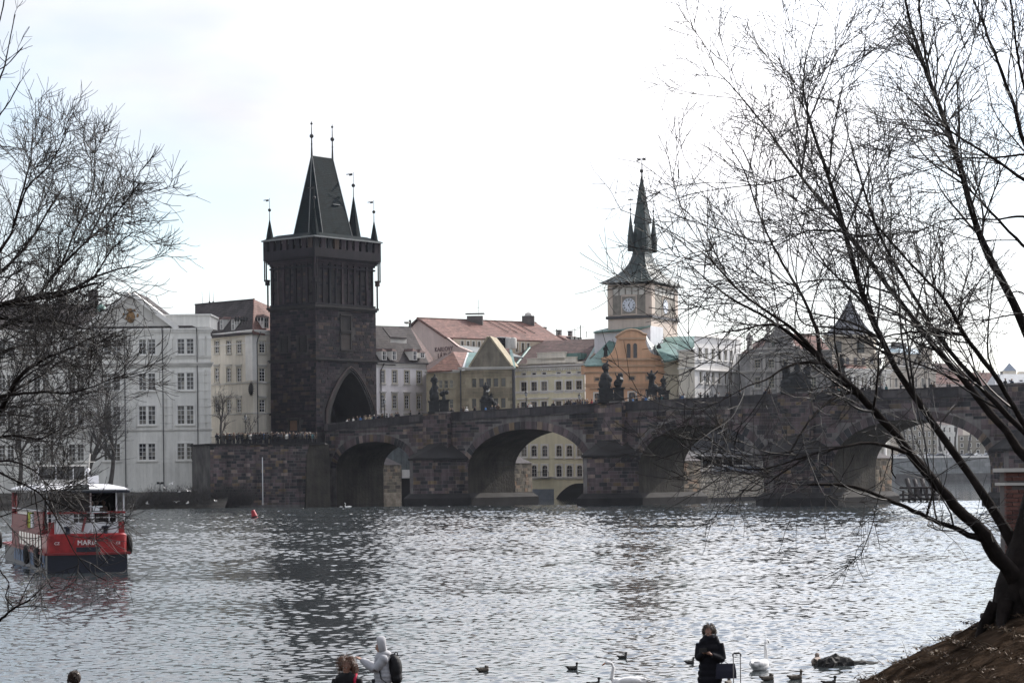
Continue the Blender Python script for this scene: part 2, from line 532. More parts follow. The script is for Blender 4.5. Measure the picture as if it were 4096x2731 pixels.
# ================================================================ stone blocks
def bevel_block(name, mat):
    """unit block x,z in 0..1, its front at y=-1, with chamfered front edges"""
    b = 0.06
    vs = [(0, 0, 0), (1, 0, 0), (1, 0, 1), (0, 0, 1), (0, -0.6, 0), (1, -0.6, 0), (1, -0.6, 1), (0, -0.6, 1), (b, -1, b), (1 - b, -1, b), (1 - b, -1, 1 - b), (b, -1, 1 - b)]
    fs = [[0, 1, 5, 4], [1, 2, 6, 5], [2, 3, 7, 6], [3, 0, 4, 7], [4, 5, 9, 8], [5, 6, 10, 9], [6, 7, 11, 10], [7, 4, 8, 11], [8, 9, 10, 11]]
    mb = MB().add(vs, fs)
    return mb.mesh(name, mat)


m_rear = M('sunlit_tone_ashlar', None, rough=.95, var=.3, scale=.7, rnd=[(0, (.09, .08, .07)), (.4, (.20, .175, .14)), (.7, (.28, .24, .19)), (1, (.30, .20, .14))], bump=.3)  # rear cutwater stones: sunlight put into a paler, warmer stone colour
BLOCK = {'s': bevel_block('stone', m_stone), 't': bevel_block('stone', m_tstone), 'p': bevel_block('stone', m_para), 'r': bevel_block('stone', m_rear)}


def lay_courses(s0, s1, z0, z1, hmin, hmax, wmin, wmax, keep, rng):
    """random-coursed ashlar: list of (s, z, w, h)"""
    out = []
    z = z0
    while z < z1 - 0.12:
        h = min(rng.uniform(hmin, hmax), z1 - z)
        s = s0 - rng.uniform(0, wmin)
        while s < s1:
            w = rng.uniform(wmin, wmax)
            a, b = max(s, s0), min(s + w, s1)
            if b - a > 0.15 and keep(a, z, b, z + h): out.append((a, z, b - a, h))
            s += w
        z += h
    return out


def set_stones(blocks, parent, key, limit, place, joint=0.022, proud=(0.015, 0.07), rng=RND, name='stone'):
    """the largest `limit` blocks become parts, the others one mass; place(s, z) -> (4x4 matrix of the face)"""
    order = sorted(range(len(blocks)), key=lambda i: -blocks[i][2] * blocks[i][3])
    me = BLOCK[key]
    base = np.array([v.co[:] for v in me.vertices]); faces = [list(p.vertices) for p in me.polygons]
    mv, mf = [], []
    for r, i in enumerate(order):
        s, z, w, h = blocks[i]
        pr = rng.uniform(*proud)
        mtx = place(s + w / 2, z)
        loc = Matrix.Translation((-w / 2 + joint, 0, joint)) @ Matrix.Diagonal((w - 2 * joint, pr, h - 2 * joint, 1))
        mm = mtx @ loc
        if r < limit:
            o = bpy.data.objects.new(name, me); COL.objects.link(o)
            o.parent = parent; o.matrix_local = mm
        else:
            A = np.array(mm)
            b0 = len(mv) * len(base)
            mv.append(base @ A[:3, :3].T + A[:3, 3]); mf.extend([[b0 + k for k in f] for f in faces])
    if mv:
        ms = bpy.data.meshes.new('stonework'); ms.from_pydata(np.concatenate(mv).tolist(), [], mf); ms.materials.append(me.materials[0]); ms.update()
        tag(link('stonework', ms, parent), kind='stuff')


# ================================================================ the bridge
BA = math.radians(40)
BF = Frame(-15.0, 365.0, -BA)                              # x along the bridge (towards the right, nearer), y across it
BW = 12.0
PROF_T = [-40, -23, 0, 36, 70, 110, 150]
PROF_Z = [13.6, 14.07, 15.2, 15.96, 16.4, 16.5, 16.4]


def ptop(t): return float(np.interp(t, PROF_T, PROF_Z))


ARCHES = [(-20.3, -2.3, 6.3, 10.75), (10.1, 35.1, 5.6, 12.2), (45.1, 68.1, 5.6, 12.1), (80.0, 105.0, 5.6, 12.1)]
PIERS = [(-33.0, -20.3, 7.4), (-2.3, 10.1, 7.4), (35.1, 45.1, 7.4), (68.1, 80.0, 7.4), (105.0, 117.0, 7.4)]
T0, T1 = -24.0, 124.0


def arch_z(a, t):
    t0, t1, zs, zc = a
    x = (t - (t0 + t1) / 2) / ((t1 - t0) / 2)
    return zs + (zc - zs) * max(0.0, 1 - abs(x) ** 2.15) ** 0.5


def bridge():
    root = empty('stone_bridge', BF, 'long dark stone arch bridge across the river with crowded parapet', 'bridge')
    # body: outline with the four openings, extruded across
    mb = MB()
    ts = sorted(set([T0, T1] + list(np.arange(T0, T1, 4.0))))
    fronts = []

    def under(t):
        for a in ARCHES:
            if a[0] < t < a[1]: return arch_z(a, t)
        return -1.0
    cuts = [T0]
    for a in ARCHES:
        n = 28
        cuts += [a[0], a[0] + 1e-4] + [(a[0] + a[1]) / 2 - (a[1] - a[0]) / 2 * math.cos(math.pi * k / n) for k in range(1, n)] + [a[1] - 1e-4, a[1]]
    cuts += [t for t in ts]
    cuts = sorted(cuts)
    col = []
    for t in cuts:
        lo = under(t)
        col.append((t, lo, ptop(t) - 1.0))
    n = len(col)
    for y, rev in ((0.0, False), (BW, True)):
        vs = [(t, y, lo) for t, lo, hi in col] + [(t, y, hi) for t, lo, hi in col]
        fs = [[i, i + 1, n + i + 1, n + i] for i in range(n - 1)]
        mb.add(vs, [f[::-1] for f in fs] if rev else fs, 0)
    mb.add([(t, 0, hi) for t, lo, hi in col] + [(t, BW, hi) for t, lo, hi in col], [[i, i + 1, n + i + 1, n + i] for i in range(n - 1)], 1)
    mb.build('wall', [m_mortar, m_paving], root)
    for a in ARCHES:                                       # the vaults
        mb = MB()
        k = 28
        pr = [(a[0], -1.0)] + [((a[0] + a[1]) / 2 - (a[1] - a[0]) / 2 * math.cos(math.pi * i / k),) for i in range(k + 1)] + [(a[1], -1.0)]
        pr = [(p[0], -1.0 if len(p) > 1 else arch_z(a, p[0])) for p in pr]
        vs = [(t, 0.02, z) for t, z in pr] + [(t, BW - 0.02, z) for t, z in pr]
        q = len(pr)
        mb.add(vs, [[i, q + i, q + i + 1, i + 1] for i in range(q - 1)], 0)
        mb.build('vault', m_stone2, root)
        # voussoirs, one by one
        m_ = 34
        for i in range(m_):
            q0, q1 = math.pi * (i + 0.06) / m_, math.pi * (i + 0.94) / m_
            c, hw = (a[0] + a[1]) / 2, (a[1] - a[0]) / 2
            mbv = MB()
            thick = 1.25
            inner = []; outer = []
            for qq in (q0, (q0 + q1) / 2, q1):
                t = c - hw * math.cos(qq); z = arch_z(a, t)
                e = 1e-3
                ta, tb = c - hw * math.cos(qq - e), c - hw * math.cos(qq + e)
                d = np.array([tb - ta, arch_z(a, tb) - arch_z(a, ta)]); d /= np.linalg.norm(d)
                nrm = np.array([-d[1], d[0]])
                inner.append((t, z)); outer.append((t + nrm[0] * thick, min(z + nrm[1] * thick, ptop(t) - 1.55)))
            j = RND.uniform(0.03, 0.10)
            mbv.prism(inner + outer[::-1], -j, 0.3)
            mbv.build('voussoir', m_stone, root)
    # parapet, coping and string course
    for y0, y1 in ((-0.18, 0.32), (BW - 0.32, BW + 0.18)):
        mb = MB()
        tt = list(np.arange(T0 + 0.9, T1 + 0.1, 3.0))
        for i in range(len(tt) - 1):
            z0, z1 = ptop(tt[i]), ptop(tt[i + 1])
            for lo, hi, e in ((-1.25, -0.16, 0), (-0.16, 0.0, 0.09), (-1.45, -1.25, 0.12)):
                mb.add([(tt[i], y0 - e, z0 + lo), (tt[i + 1], y0 - e, z1 + lo), (tt[i + 1], y1 + e, z1 + lo), (tt[i], y1 + e, z0 + lo),
                        (tt[i], y0 - e, z0 + hi), (tt[i + 1], y0 - e, z1 + hi), (tt[i + 1], y1 + e, z1 + hi), (tt[i], y1 + e, z0 + hi)], BOXF.tolist(), 0)
        mb.build('parapet', m_para, root)

    def ring(a, t, z):
        c, hw = (a[0] + a[1]) / 2, (a[1] - a[0]) / 2
        x = abs(t - c) / (hw + 1.25)
        if x >= 1: return True
        zz = a[2] + (a[3] + 1.25 - a[2]) * (1 - x ** 2.15) ** 0.5
        return z > zz

    def keep(s0, z0, s1, z1):
        if z1 > ptop((s0 + s1) / 2) - 1.5: return False
        for t0, t1, zc in PIERS:
            if s1 > t0 and s0 < t1 and z0 < zc: return False
        for a in ARCHES:
            for s in (s0, s1):
                for z in (z0,):
                    if a[0] - 1.25 < s < a[1] + 1.25 and not ring(a, s, z): return False
        return True
    rng = random.Random(3)
    bl = lay_courses(-22.8, T1, 1.0, 15.2, 0.42, 0.78, 0.7, 2.2, keep, rng)
    set_stones(bl, root, 's', 240, lambda s, z: Matrix.Translation((s, 0, z)), rng=rng)
    # parapet face slabs
    pb = [(t, 0, w, 1.0) for t, w in [(x, 2.4) for x in np.arange(-22, T1 - 3, 2.4)]]
    rng2 = random.Random(5)
    set_stones(pb, root, 'p', 60, lambda s, z: Matrix.Translation((s, -0.18, ptop(s) - 1.22)) @ Matrix.Rotation(-math.atan((ptop(s + 1) - ptop(s)) / 1.0), 4, 'Y'), rng=rng2, proud=(0.01, 0.04), name='parapet_slab')
    # piers with pointed cutwaters, caps and footings
    for k, (t0, t1, zc) in enumerate(PIERS):
        front = k > 0
        tm = (t0 + t1) / 2; nose = 7.0
        mb = MB()
        mb.slab([(t0, 0.1), (tm - 0.35, -nose), (tm + 0.35, -nose), (t1, 0.1)], -1, zc)
        pier = mb.build('pier', m_mortar, root) if front else root
        mb = MB()
        rs = 4.6
        mb.slab([(t0, BW - 0.1), (t1, BW - 0.1), (t1, BW + rs), (tm, BW + rs + 4.5), (t0, BW + rs)], -1, zc - 0.6)
        rc = mb.build('rear_cutwater', m_mortar_light, root)
        mb = MB().add([(t0 - .2, BW, zc - .6), (t1 + .25, BW, zc - .6), (t1 + .25, BW + rs, zc - .6), (tm, BW + rs + 4.8, zc - .6), (t0 - .2, BW + rs, zc - .6), (tm, BW + 1, zc + 1.8), (tm, BW + rs, zc + 1.8)], [[0, 1, 5], [1, 2, 6, 5], [2, 3, 6], [3, 4, 6], [4, 0, 5, 6], [4, 3, 2, 1, 0]], 0)
        mb.build('cap', m_para, rc)
        b2 = lay_courses(0, rs, 1.9, zc - .7, 0.45, 0.72, 0.5, 1.3, lambda *q: True, rng)
        set_stones(b2, rc, 'r', 40, lambda s, z: Matrix.Translation((t1, BW + s, z)) @ Matrix.Rotation(math.pi / 2, 4, 'Z'), rng=rng)
        if not front: continue
        mb = MB()                                           # sloping cap with ledge
        e = 0.3
        mb.slab([(t0 - e, 0.05), (tm - 0.5, -nose - e), (tm + 0.5, -nose - e), (t1 + e, 0.05)], zc, zc + 0.35)
        mb.add([(t0 - e, 0, zc + .35), (tm - .5, -nose - e, zc + .35), (tm + .5, -nose - e, zc + .35), (t1 + e, 0, zc + .35), (tm + 1.6, 0, zc + 3.2), (tm - 1.6, 0, zc + 3.2)],
               [[0, 1, 5], [1, 2, 4, 5], [2, 3, 4]], 0)
        mb.build('cap', m_dark, pier)
        mb = MB()                                           # footing along cutwater and jambs
        e = 1.1
        q = [(t0 - e, BW + 5), (t0 - e, -0.5), (tm - 0.4, -nose - 1.6), (tm + 0.4, -nose - 1.6), (t1 + e, -0.5), (t1 + e, BW + 5), (tm + .4, BW + 10.4), (tm - .4, BW + 10.4)]
        q2 = [(t0 - .1, BW + 4.6), (t0 - .1, 0), (tm - 0.4, -nose - 0.25), (tm + 0.4, -nose - 0.25), (t1 + .1, 0), (t1 + .1, BW + 4.6), (tm + .4, BW + 9.2), (tm - .4, BW + 9.2)]
        mb.loft([[(x, y, -1) for x, y in q], [(x, y, 1.15) for x, y in q], [(x, y, 1.9) for x, y in q2]], 0, False)
        mb.build('footing', m_dark, pier)
        # stones of the visible flanks
        for (ax, ay, bx, by) in ((t0, 0.1, tm - 0.35, -nose), (tm + 0.35, -nose, t1, 0.1)):
            L_ = math.hypot(bx - ax, by - ay); an = math.atan2(by - ay, bx - ax)
            b2 = lay_courses(0, L_, 1.9, zc, 0.42, 0.72, 0.6, 1.7, lambda *q: True, rng)
            set_stones(b2, pier, 's', 36, lambda s, z, ax=ax, ay=ay, an=an: Matrix.Translation((ax + s * math.cos(an), ay + s * math.sin(an), z)) @ Matrix.Rotation(an, 4, 'Z'), rng=rng)
        # the buttress that carries the statues
        hw = 2.7
        b0, b1 = tm - hw, tm + hw
        zt = ptop(tm)
        mb = MB().box(b0, -1.1, zc + 0.4, b1, 0.2, zt - 0.1).box(b0 - .15, -1.25, zt - .1, b1 + .15, 0.4, zt + 0.12)
        bt = mb.build('buttress', m_mortar, root)
        b2 = lay_courses(b0, b1, zc + 0.5, zt - 0.1, 0.45, 0.75, 0.6, 1.6, lambda *q: True, rng)
        set_stones(b2, bt, 's', 40, lambda s, z: Matrix.Translation((s, -1.1, z)), rng=rng)
        b2 = lay_courses(0, 1.1, zc + 0.5, zt - 0.1, 0.45, 0.75, 0.5, 1.1, lambda *q: True, rng)
        set_stones(b2, bt, 's', 0, lambda s, z: Matrix.Translation((b1, -1.1 + s, z)) @ Matrix.Rotation(math.pi / 2, 4, 'Z'), rng=rng)
    return root


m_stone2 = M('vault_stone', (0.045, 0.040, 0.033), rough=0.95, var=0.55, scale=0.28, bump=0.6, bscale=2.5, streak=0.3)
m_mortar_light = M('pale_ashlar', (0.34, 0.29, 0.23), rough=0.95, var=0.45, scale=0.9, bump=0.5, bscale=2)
BRIDGE = bridge()


# ================================================================ the bridge tower
def bridge_tower():
    X0, X1, Y0, Y1 = -34.4, -23.0, -2.0, 13.2
    root = empty('bridge_tower', BF, 'tall black gothic bridge tower with steep slate roof and corner spires', 'tower')

    def zt(v): return CZ + (HV - (v - 8.2)) * 0.04348
    zb, z1, z2, zg, ze = 8.0, zt(1437), zt(1226), zt(1026), zt(946)
    mb = MB()
    # shaft with the gate cut through along the bridge
    gy0, gy1 = 1.35, 11.7
    gm = (gy0 + gy1) / 2; gs, gc = zt(1655), zt(1484)

    def gate(y):
        x = abs(y - gm) / ((gy1 - gy0) / 2)                # pointed arch
        return gs + (gc - gs) * (1 - x ** 1.45) ** 0.82 if x < 1 else 0
    n = 20
    gp = [(gy0 + (gy1 - gy0) * i / n) for i in range(n + 1)]
    for x, rev in ((X1, False), (X0, True)):
        cols = [(Y0, zb)] + [(gy0, zb), (gy0 + 1e-4, gs)] + [(y, gate(y)) for y in gp[1:-1]] + [(gy1 - 1e-4, gs), (gy1, zb), (Y1, zb)]
        vs = [(x, y, z) for y, z in cols] + [(x, y, z2) for y, z in cols]
        m = len(cols)
        fs = [[i, i + 1, m + i + 1, m + i] for i in range(m - 1)]
        mb.add(vs, fs if not rev else [f[::-1] for f in fs])
    mb.poly([(X0, Y0, zb), (X1, Y0, zb), (X1, Y0, z2), (X0, Y0, z2)])
    mb.poly([(X1, Y1, zb), (X0, Y1, zb), (X0, Y1, z2), (X1, Y1, z2)])
    mb.build('wall', m_tmortar, root)
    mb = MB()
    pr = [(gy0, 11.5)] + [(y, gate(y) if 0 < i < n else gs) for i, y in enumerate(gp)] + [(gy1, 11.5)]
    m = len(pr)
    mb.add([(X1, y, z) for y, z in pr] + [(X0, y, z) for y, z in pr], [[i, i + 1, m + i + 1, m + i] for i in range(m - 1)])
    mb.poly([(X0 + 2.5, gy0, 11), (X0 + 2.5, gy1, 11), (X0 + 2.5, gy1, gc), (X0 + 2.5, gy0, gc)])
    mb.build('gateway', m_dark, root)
    # moulded arch of the gate: three orders
    for e, d, mt in ((0.0, 0.15, m_dark), (0.42, 0.24, m_dark), (0.8, 0.32, m_tstone)):
        mb = MB()
        pts_i = [(gy0 - e, 12.2)] + [(gm + (y - gm) * (1 + 2 * e / (gy1 - gy0)), (gate(y) if 0 < i < n else gs) + e * (0.55 + 0.5 * (1 - abs(y - gm) / (gy1 - gm)))) for i, y in enumerate(gp)] + [(gy1 + e, 12.2)]
        w = 0.36
        pts_o = [(gm + (y - gm) * (1 + 2 * w / (gy1 - gy0)), z + w * 0.9) for y, z in pts_i]
        k = len(pts_i)
        vs = [(X1 + d, y, z) for y, z in pts_i] + [(X1 + d, y, z) for y, z in pts_o] + [(X1 - .1, y, z) for y, z in pts_o] + [(X1 - .1, y, z) for y, z in pts_i]
        fs = []
        for a in range(3):
            fs += [[a * k + i, a * k + i + 1, (a + 1) * k + i + 1, (a + 1) * k + i] for i in range(k - 1)]
        fs += [[3 * k + i, 3 * k + i + 1, i + 1, i] for i in range(k - 1)]
        mb.add(vs, fs)
        mb.build('gate_moulding', mt, root)
    # string courses
    for z, e, h in ((z1, 0.32, 0.55), (z2, 0.42, 0.8), (zt(1655), 0.2, 0.4)):
        if z < z1 - 1:
            mb = MB().box(X0 - e, Y0 - e, z, X1 + 0.02, Y0 + 0.1, z + h)
        else:
            mb = MB().slab([(X0 - e, Y0 - e), (X1 + e, Y0 - e), (X1 + e, Y1 + e), (X0 - e, Y1 + e)], z, z + h * 0.5)
            mb.slab([(X0 - e * .5, Y0 - e * .5), (X1 + e * .5, Y0 - e * .5), (X1 + e * .5, Y1 + e * .5), (X0 - e * .5, Y1 + e * .5)], z - h * 0.4, z)
        mb.build('string_course', m_dark, root)
    rng = random.Random(21)

    # windows and niches of the shaft: (face, along0, along1, z0, z1)
    def niche(face, a0, a1, za, zc_, inner, name='niche', panel=None):
        mb = MB(); d = 0.16; w = 0.28

        def bx(a, b, c, e, y0, y1, mi=0):
            if face == 'R': mb.box(X1 + y0, a, c, X1 + y1, b, e, mi)
            else: mb.box(a, Y0 - y1, c, b, Y0 - y0, e, mi)
        bx(a0 - w, a0, za, zc_, -.1, d); bx(a1, a1 + w, za, zc_, -.1, d); bx(a0 - w, a1 + w, zc_, zc_ + w, -.1, d + .08); bx(a0 - w, a1 + w, za - w, za, -.1, d + .12)
        o = mb.build(name, m_dark, root)
        mb = MB(); bx(a0, a1, za, zc_, 0.0, 0.02); mb.build('panel', inner, o)
    RF = Frame(*BF.w(X1, Y0, 0)[:2], BF.ang + math.pi / 2)      # right face: x runs from the near corner, y points into the tower
    LF = Frame(*BF.w(X0, Y0, 0)[:2], BF.ang)
    m_panel = M('pale_panel', (0.05, 0.042, 0.038), rough=0.9, var=0.3)

    def npx(face, u0, v0, u1, v1, inner, **k):
        fr = RF if face == 'R' else LF
        s0, z0, s1, zz = fr.rect(u0, v0, u1, v1)
        off = Y0 if face == 'R' else X0
        holes[face].append((s0 + off - .3, z0 - .3, s1 + off + .3, zz + .3))
        niche(face, s0 + off, s1 + off, z0, zz, inner, **k)
    holes = {'R': [], 'L': []}
    npx('R', 1364, 1333, 1401, 1398, m_panel)
    npx('R', 1364, 1262, 1401, 1322, m_dark)
    npx('L', 1126, 1352, 1148, 1405, m_dark)
    npx('L', 1198, 1350, 1222, 1403, m_dark)
    npx('L', 1160, 1682, 1191, 1722, M('orange_plaque', (0.12, 0.07, 0.045), rough=0.9, var=0.25))

    def keepR(a, z0_, b, z1_):
        if b > gy0 - 1.35 and a < gy1 + 1.35 and z0_ < max(gate(max(min((a + b) / 2, gy1 - .01), gy0 + .01)), gs) + 2.2: return False
        return not any(b > h[0] and a < h[2] and z1_ > h[1] and z0_ < h[3] for h in holes['R'])

    def keepL(a, z0_, b, z1_): return not any(b > h[0] and a < h[2] and z1_ > h[1] and z0_ < h[3] for h in holes['L'])
    bl = lay_courses(Y0, Y1, 12.6, z2 - 0.35, 0.38, 0.66, 0.55, 1.5, keepR, rng)
    set_stones(bl, root, 't', 150, lambda s, z: Matrix.Translation((X1, s, z)) @ Matrix.Rotation(math.pi / 2, 4, 'Z'), rng=rng, proud=(0.01, 0.05))
    bl = lay_courses(X0, X1, 9.0, z2 - 0.35, 0.38, 0.66, 0.55, 1.5, keepL, rng)
    set_stones(bl, root, 't', 150, lambda s, z: Matrix.Translation((s, Y0, z)), rng=rng, proud=(0.01, 0.05))
    # upper storey: panelled wall with ribs, blind windows and colonnettes
    i_ = 0.25
    mb = MB().box(X0 + i_, Y0 + i_, z2, X1 - i_, Y1 - i_, zg)
    mb.build('upper_wall', m_dark, root)
    for face, a0, a1 in (('R', Y0 + .6, Y1 - .6), ('L', X0 + .6, X1 - .6)):
        m = 9 if face == 'R' else 7
        for i in range(m + 1):
            a = a0 + (a1 - a0) * i / m
            mb = MB()
            w = 0.14 if i % 2 else 0.24

            def bx(a_, b_, c_, e_, y0, y1):
                if face == 'R': mb.box(X1 - i_ + y0, a_, c_, X1 - i_ + y1, b_, e_)
                else: mb.box(a_, Y0 + i_ - y1, c_, b_, Y0 + i_ - y0, e_)
            bx(a - w, a + w, z2 + .4, zg - .2, -.05, 0.2 if i % 2 else 0.34)
            mb.build('rib', m_tstone, root)
        rngb = lay_courses(a0, a1, z2 + 0.6, zg - 0.5, 0.4, 0.6, 0.5, 1.2, lambda *q: rng.random() < 0.45, rng)
        if face == 'R': set_stones(rngb, root, 't', 0, lambda s, z: Matrix.Translation((X1 - i_, s, z)) @ Matrix.Rotation(math.pi / 2, 4, 'Z'), rng=rng, proud=(.01, .05))
        else: set_stones(rngb, root, 't', 0, lambda s, z: Matrix.Translation((s, Y0 + i_, z)), rng=rng, proud=(.01, .05))
        for za, zb_ in ((zt(1215), zt(1180)), (zt(1065), zt(1045))):
            mb = MB()
            if face == 'R': mb.box(X1 - i_, a0 - .5, za, X1 + .12, a1 + .5, za + .3)
            else: mb.box(a0 - .5, Y0 - .12, za, a1 + .5, Y0 + i_, za + .3)
            mb.build('band', m_tstone, root)
    # gallery with its openings, corner boxes on colonnettes
    g = 0.75
    gx0, gx1, gy0_, gy1_ = X0 - g, X1 + g, Y0 - g, Y1 + g
    zs = zt(990)
    mb = MB().slab([(gx0, gy0_), (gx1, gy0_), (gx1, gy1_), (gx0, gy1_)], zg, zs)
    for k in range(3):
        e = 0.25 * (k + 1)
        mb.slab([(gx0 + e, gy0_ + e), (gx1 - e, gy0_ + e), (gx1 - e, gy1_ - e), (gx0 + e, gy1_ - e)], zg - 0.35 * (k + 1), zg - 0.35 * k)
    mb.build('gallery', m_tstone, root)
    for (ax, ay, bx_, by_, m) in ((gx0, gy0_, gx1, gy0_, 8), (gx1, gy0_, gx1, gy1_, 10), (gx1, gy1_, gx0, gy1_, 8), (gx0, gy1_, gx0, gy0_, 10)):
        for i in range(m):
            f0, f1 = (i + 0.0) / m, (i + 0.62) / m
            p0 = np.array([ax + (bx_ - ax) * f0, ay + (by_ - ay) * f0]); p1 = np.array([ax + (bx_ - ax) * f1, ay + (by_ - ay) * f1])
            d = (p1 - p0) / np.linalg.norm(p1 - p0); nn = np.array([-d[1], d[0]]) * 0.45
            MB().slab([p0, p1, p1 + nn, p0 + nn], zs, ze - 0.1).build('merlon', m_tstone, root)
    mb = MB().slab([(gx0 - .25, gy0_ - .25), (gx1 + .25, gy0_ - .25), (gx1 + .25, gy1_ + .25), (gx0 - .25, gy1_ + .25)], ze - .12, ze + .12)
    mb.build('eaves', m_lead, root)
    mb = MB()
    q0 = [(gx0 - .2, gy0_ - .2), (gx1 + .2, gy0_ - .2), (gx1 + .2, gy1_ + .2), (gx0 - .2, gy1_ + .2)]
    q1 = [(gx0 + 1.8, gy0_ + 1.8), (gx1 - 1.8, gy0_ + 1.8), (gx1 - 1.8, gy1_ - 1.8), (gx0 + 1.8, gy1_ - 1.8)]
    mb.loft([[(x, y, ze + .12) for x, y in q0], [(x, y, ze + 1.0) for x, y in q1]], 0, False)
    mb.build('lower_roof', m_slate, root)
    for cx, cy in ((X0, Y0), (X1, Y0), (X1, Y1), (X0, Y1)):
        ox, oy = (1 if cx == X1 else -1), (1 if cy == Y1 else -1)
        mb = MB()
        mb.box(cx + ox * .3 - .4, cy + oy * .3 - .4, zt(1110), cx + ox * .3 + .4, cy + oy * .3 + .4, zt(1103))
        mb.box(cx + ox * .25 - .3, cy + oy * .25 - .3, zt(1126), cx + ox * .25 + .3, cy + oy * .25 + .3, zt(1110))
        for dx, dy in ((.6, .6), (.6, .15), (.15, .6)):
            mb.tube([(cx + ox * dx, cy + oy * dy, zt(1110)), (cx + ox * dx, cy + oy * dy, zg + .2)], 0.13, 6)
        mb.tube([(cx + ox * .22, cy + oy * .22, z2), (cx + ox * .22, cy + oy * .22, zt(1120))], 0.16, 6)
        mb.build('corner_colonnettes', m_tstone, root)

    def vane(mb, x, y, z, s):
        mb.tube([(x, y, z), (x, y, z + 2.0 * s)], 0.045, 5)
        mb.obox((x - .55 * s, y, z + 1.65 * s), (.34 * s, 0, 0), (0, .03, 0), (0, 0, .17 * s)); mb.obox((x - 1.15 * s, y, z + 1.75 * s), (.35 * s, 0, 0), (0, .03, 0), (0, 0, .07 * s))

    def spire(x, y, w, h, s, n=8, name='corner_spire'):
        mb = MB()
        mb.lathe([(w * 1.25, 0), (w, 0.5), (w * 0.93, 0.9), (0.10, h)], (x, y, ze + .1), n, 0, False, math.pi / n)
        o = mb.build(name, m_slate, root)
        mb = MB().tube([(x, y, ze + h - .2), (x, y, ze + h + 1.9 * s)], [.09, .05], 6).ball((x, y, ze + h + 1.9 * s), 0.3 * s, 10)
        vane(mb, x, y, ze + h + 2.0 * s, s)
        mb.build('finial', m_iron, o)
    spire(gx0 + .85, gy0_ + .85, 0.68, zt(862) - ze, 1.0)
    spire(gx1 - .75, gy0_ + .75, 0.85, zt(835) - ze, 1.0)
    spire(gx1 - .85, gy1_ - .85, 0.68, zt(862) - ze, 1.0)
    spire(X1 - 3.0, Y1 - 2.3, 1.45, zt(772) - ze + .6, 1.15, 8, 'stair_turret_spire')
    # main roof
    mx, my = (X0 + X1) / 2 + 0.2, (Y0 + Y1) / 2
    hx, hy, c = 3.55, 5.4, 1.7
    base = [(mx - hx, my - hy + c), (mx - hx + c, my - hy), (mx + hx - c, my - hy), (mx + hx, my - hy + c), (mx + hx, my + hy - c), (mx + hx - c, my + hy), (mx - hx + c, my + hy), (mx - hx, my + hy - c)]
    zr = CZ + (HV - 609) * 0.0441
    rl = 2.6
    top = [(mx - .1, my - rl), (mx - .05, my - rl - .1), (mx + .05, my - rl - .1), (mx + .1, my - rl), (mx + .1, my + rl), (mx + .05, my + rl + .1), (mx - .05, my + rl + .1), (mx - .1, my + rl)]
    flare = [(mx + (x - mx) * 1.06, my + (y - my) * 1.06) for x, y in base]
    mb = MB().loft([[(x, y, ze + .3) for x, y in flare], [(x, y, ze + 1.3) for x, y in base], [(x, y, zr) for x, y in top]], 0, False)
    roof = mb.build('roof', m_slate, root)
    for i in range(8):
        MB().tube([(*flare[i], ze + .35), (*base[i], ze + 1.33), (*top[i], zr)], 0.07, 5).build('hip_flashing', m_lead, roof)
    MB().tube([(mx, my - rl - .1, zr), (mx, my + rl + .1, zr)], 0.12, 6).build('ridge_capping', m_lead, roof)
    for yy in (my - rl, my + rl):
        mb = MB().tube([(mx, yy, zr - .2), (mx, yy, zr + 1.5), (mx, yy, zr + 5.6)], [.2, .14, .06], 7).ball((mx, yy, zr + 2.1), .17, 8).ball((mx, yy, zr + 3.5), .38, 12)
        c0 = np.array([mx, yy, zr + 5.7])
        mb.ball(c0, .22, 8)
        for k in range(14):
            a = 2 * math.pi * k / 14
            d = np.array([0.707 * math.cos(a), -0.707 * math.cos(a), math.sin(a)]); e = np.array([0.707 * math.cos(a + .5), -0.707 * math.cos(a + .5), math.sin(a + .5)])
            mb.tube([c0 + d * .15, c0 + d * .35, c0 + e * .5], [.07, .06, .015], 4)
        mb.build('finial', m_iron, roof)
    mb = MB().box(mx + 1.55, my + .35, zr - 10.2, mx + 2.25, my + 1.75, zr - 8.6).box(mx + 1.4, my + .25, zr - 8.6, mx + 2.45, my + 1.85, zr - 8.45)
    mb.build('roof_hatch', m_lead, roof)
    # slanting bits of the gallery sheeting that catch the light
    for y_, w in ((2.6, 1.0), (8.0, .5)):
        MB().box(gx1 - .5, y_ - 3, zs + .1, gx1 - .42, y_ - 3 + w, ze - .3).build('shutter', m_lead, root)
    return root


TOWER = bridge_tower()
ORD = ['first', 'second', 'third', 'fourth', 'fifth', 'sixth', 'seventh', 'eighth', 'ninth', 'tenth', 'eleventh', 'twelfth', 'thirteenth', 'fourteenth', 'fifteenth', 'sixteenth', 'seventeenth', 'eighteenth', 'nineteenth', 'twentieth'] + ['%d%s' % (i, {1: 'st', 2: 'nd', 3: 'rd'}.get(i % 10, 'th')) for i in range(21, 200)]

# ================================================================ the town behind the bridge
def _L(self, u, v, D):
    """local point of a picture position at depth D"""
    p = P(u, v, D); d = p[:2] - self.o
    return np.array([d @ self.x, d @ self.y, p[2] - self.zb])


Frame.L = _L
UNIT_PANE = MB().poly([(0, 0, 0), (1, 0, 0), (1, 0, 1), (0, 0, 1)]).mesh('pane', m_glass)


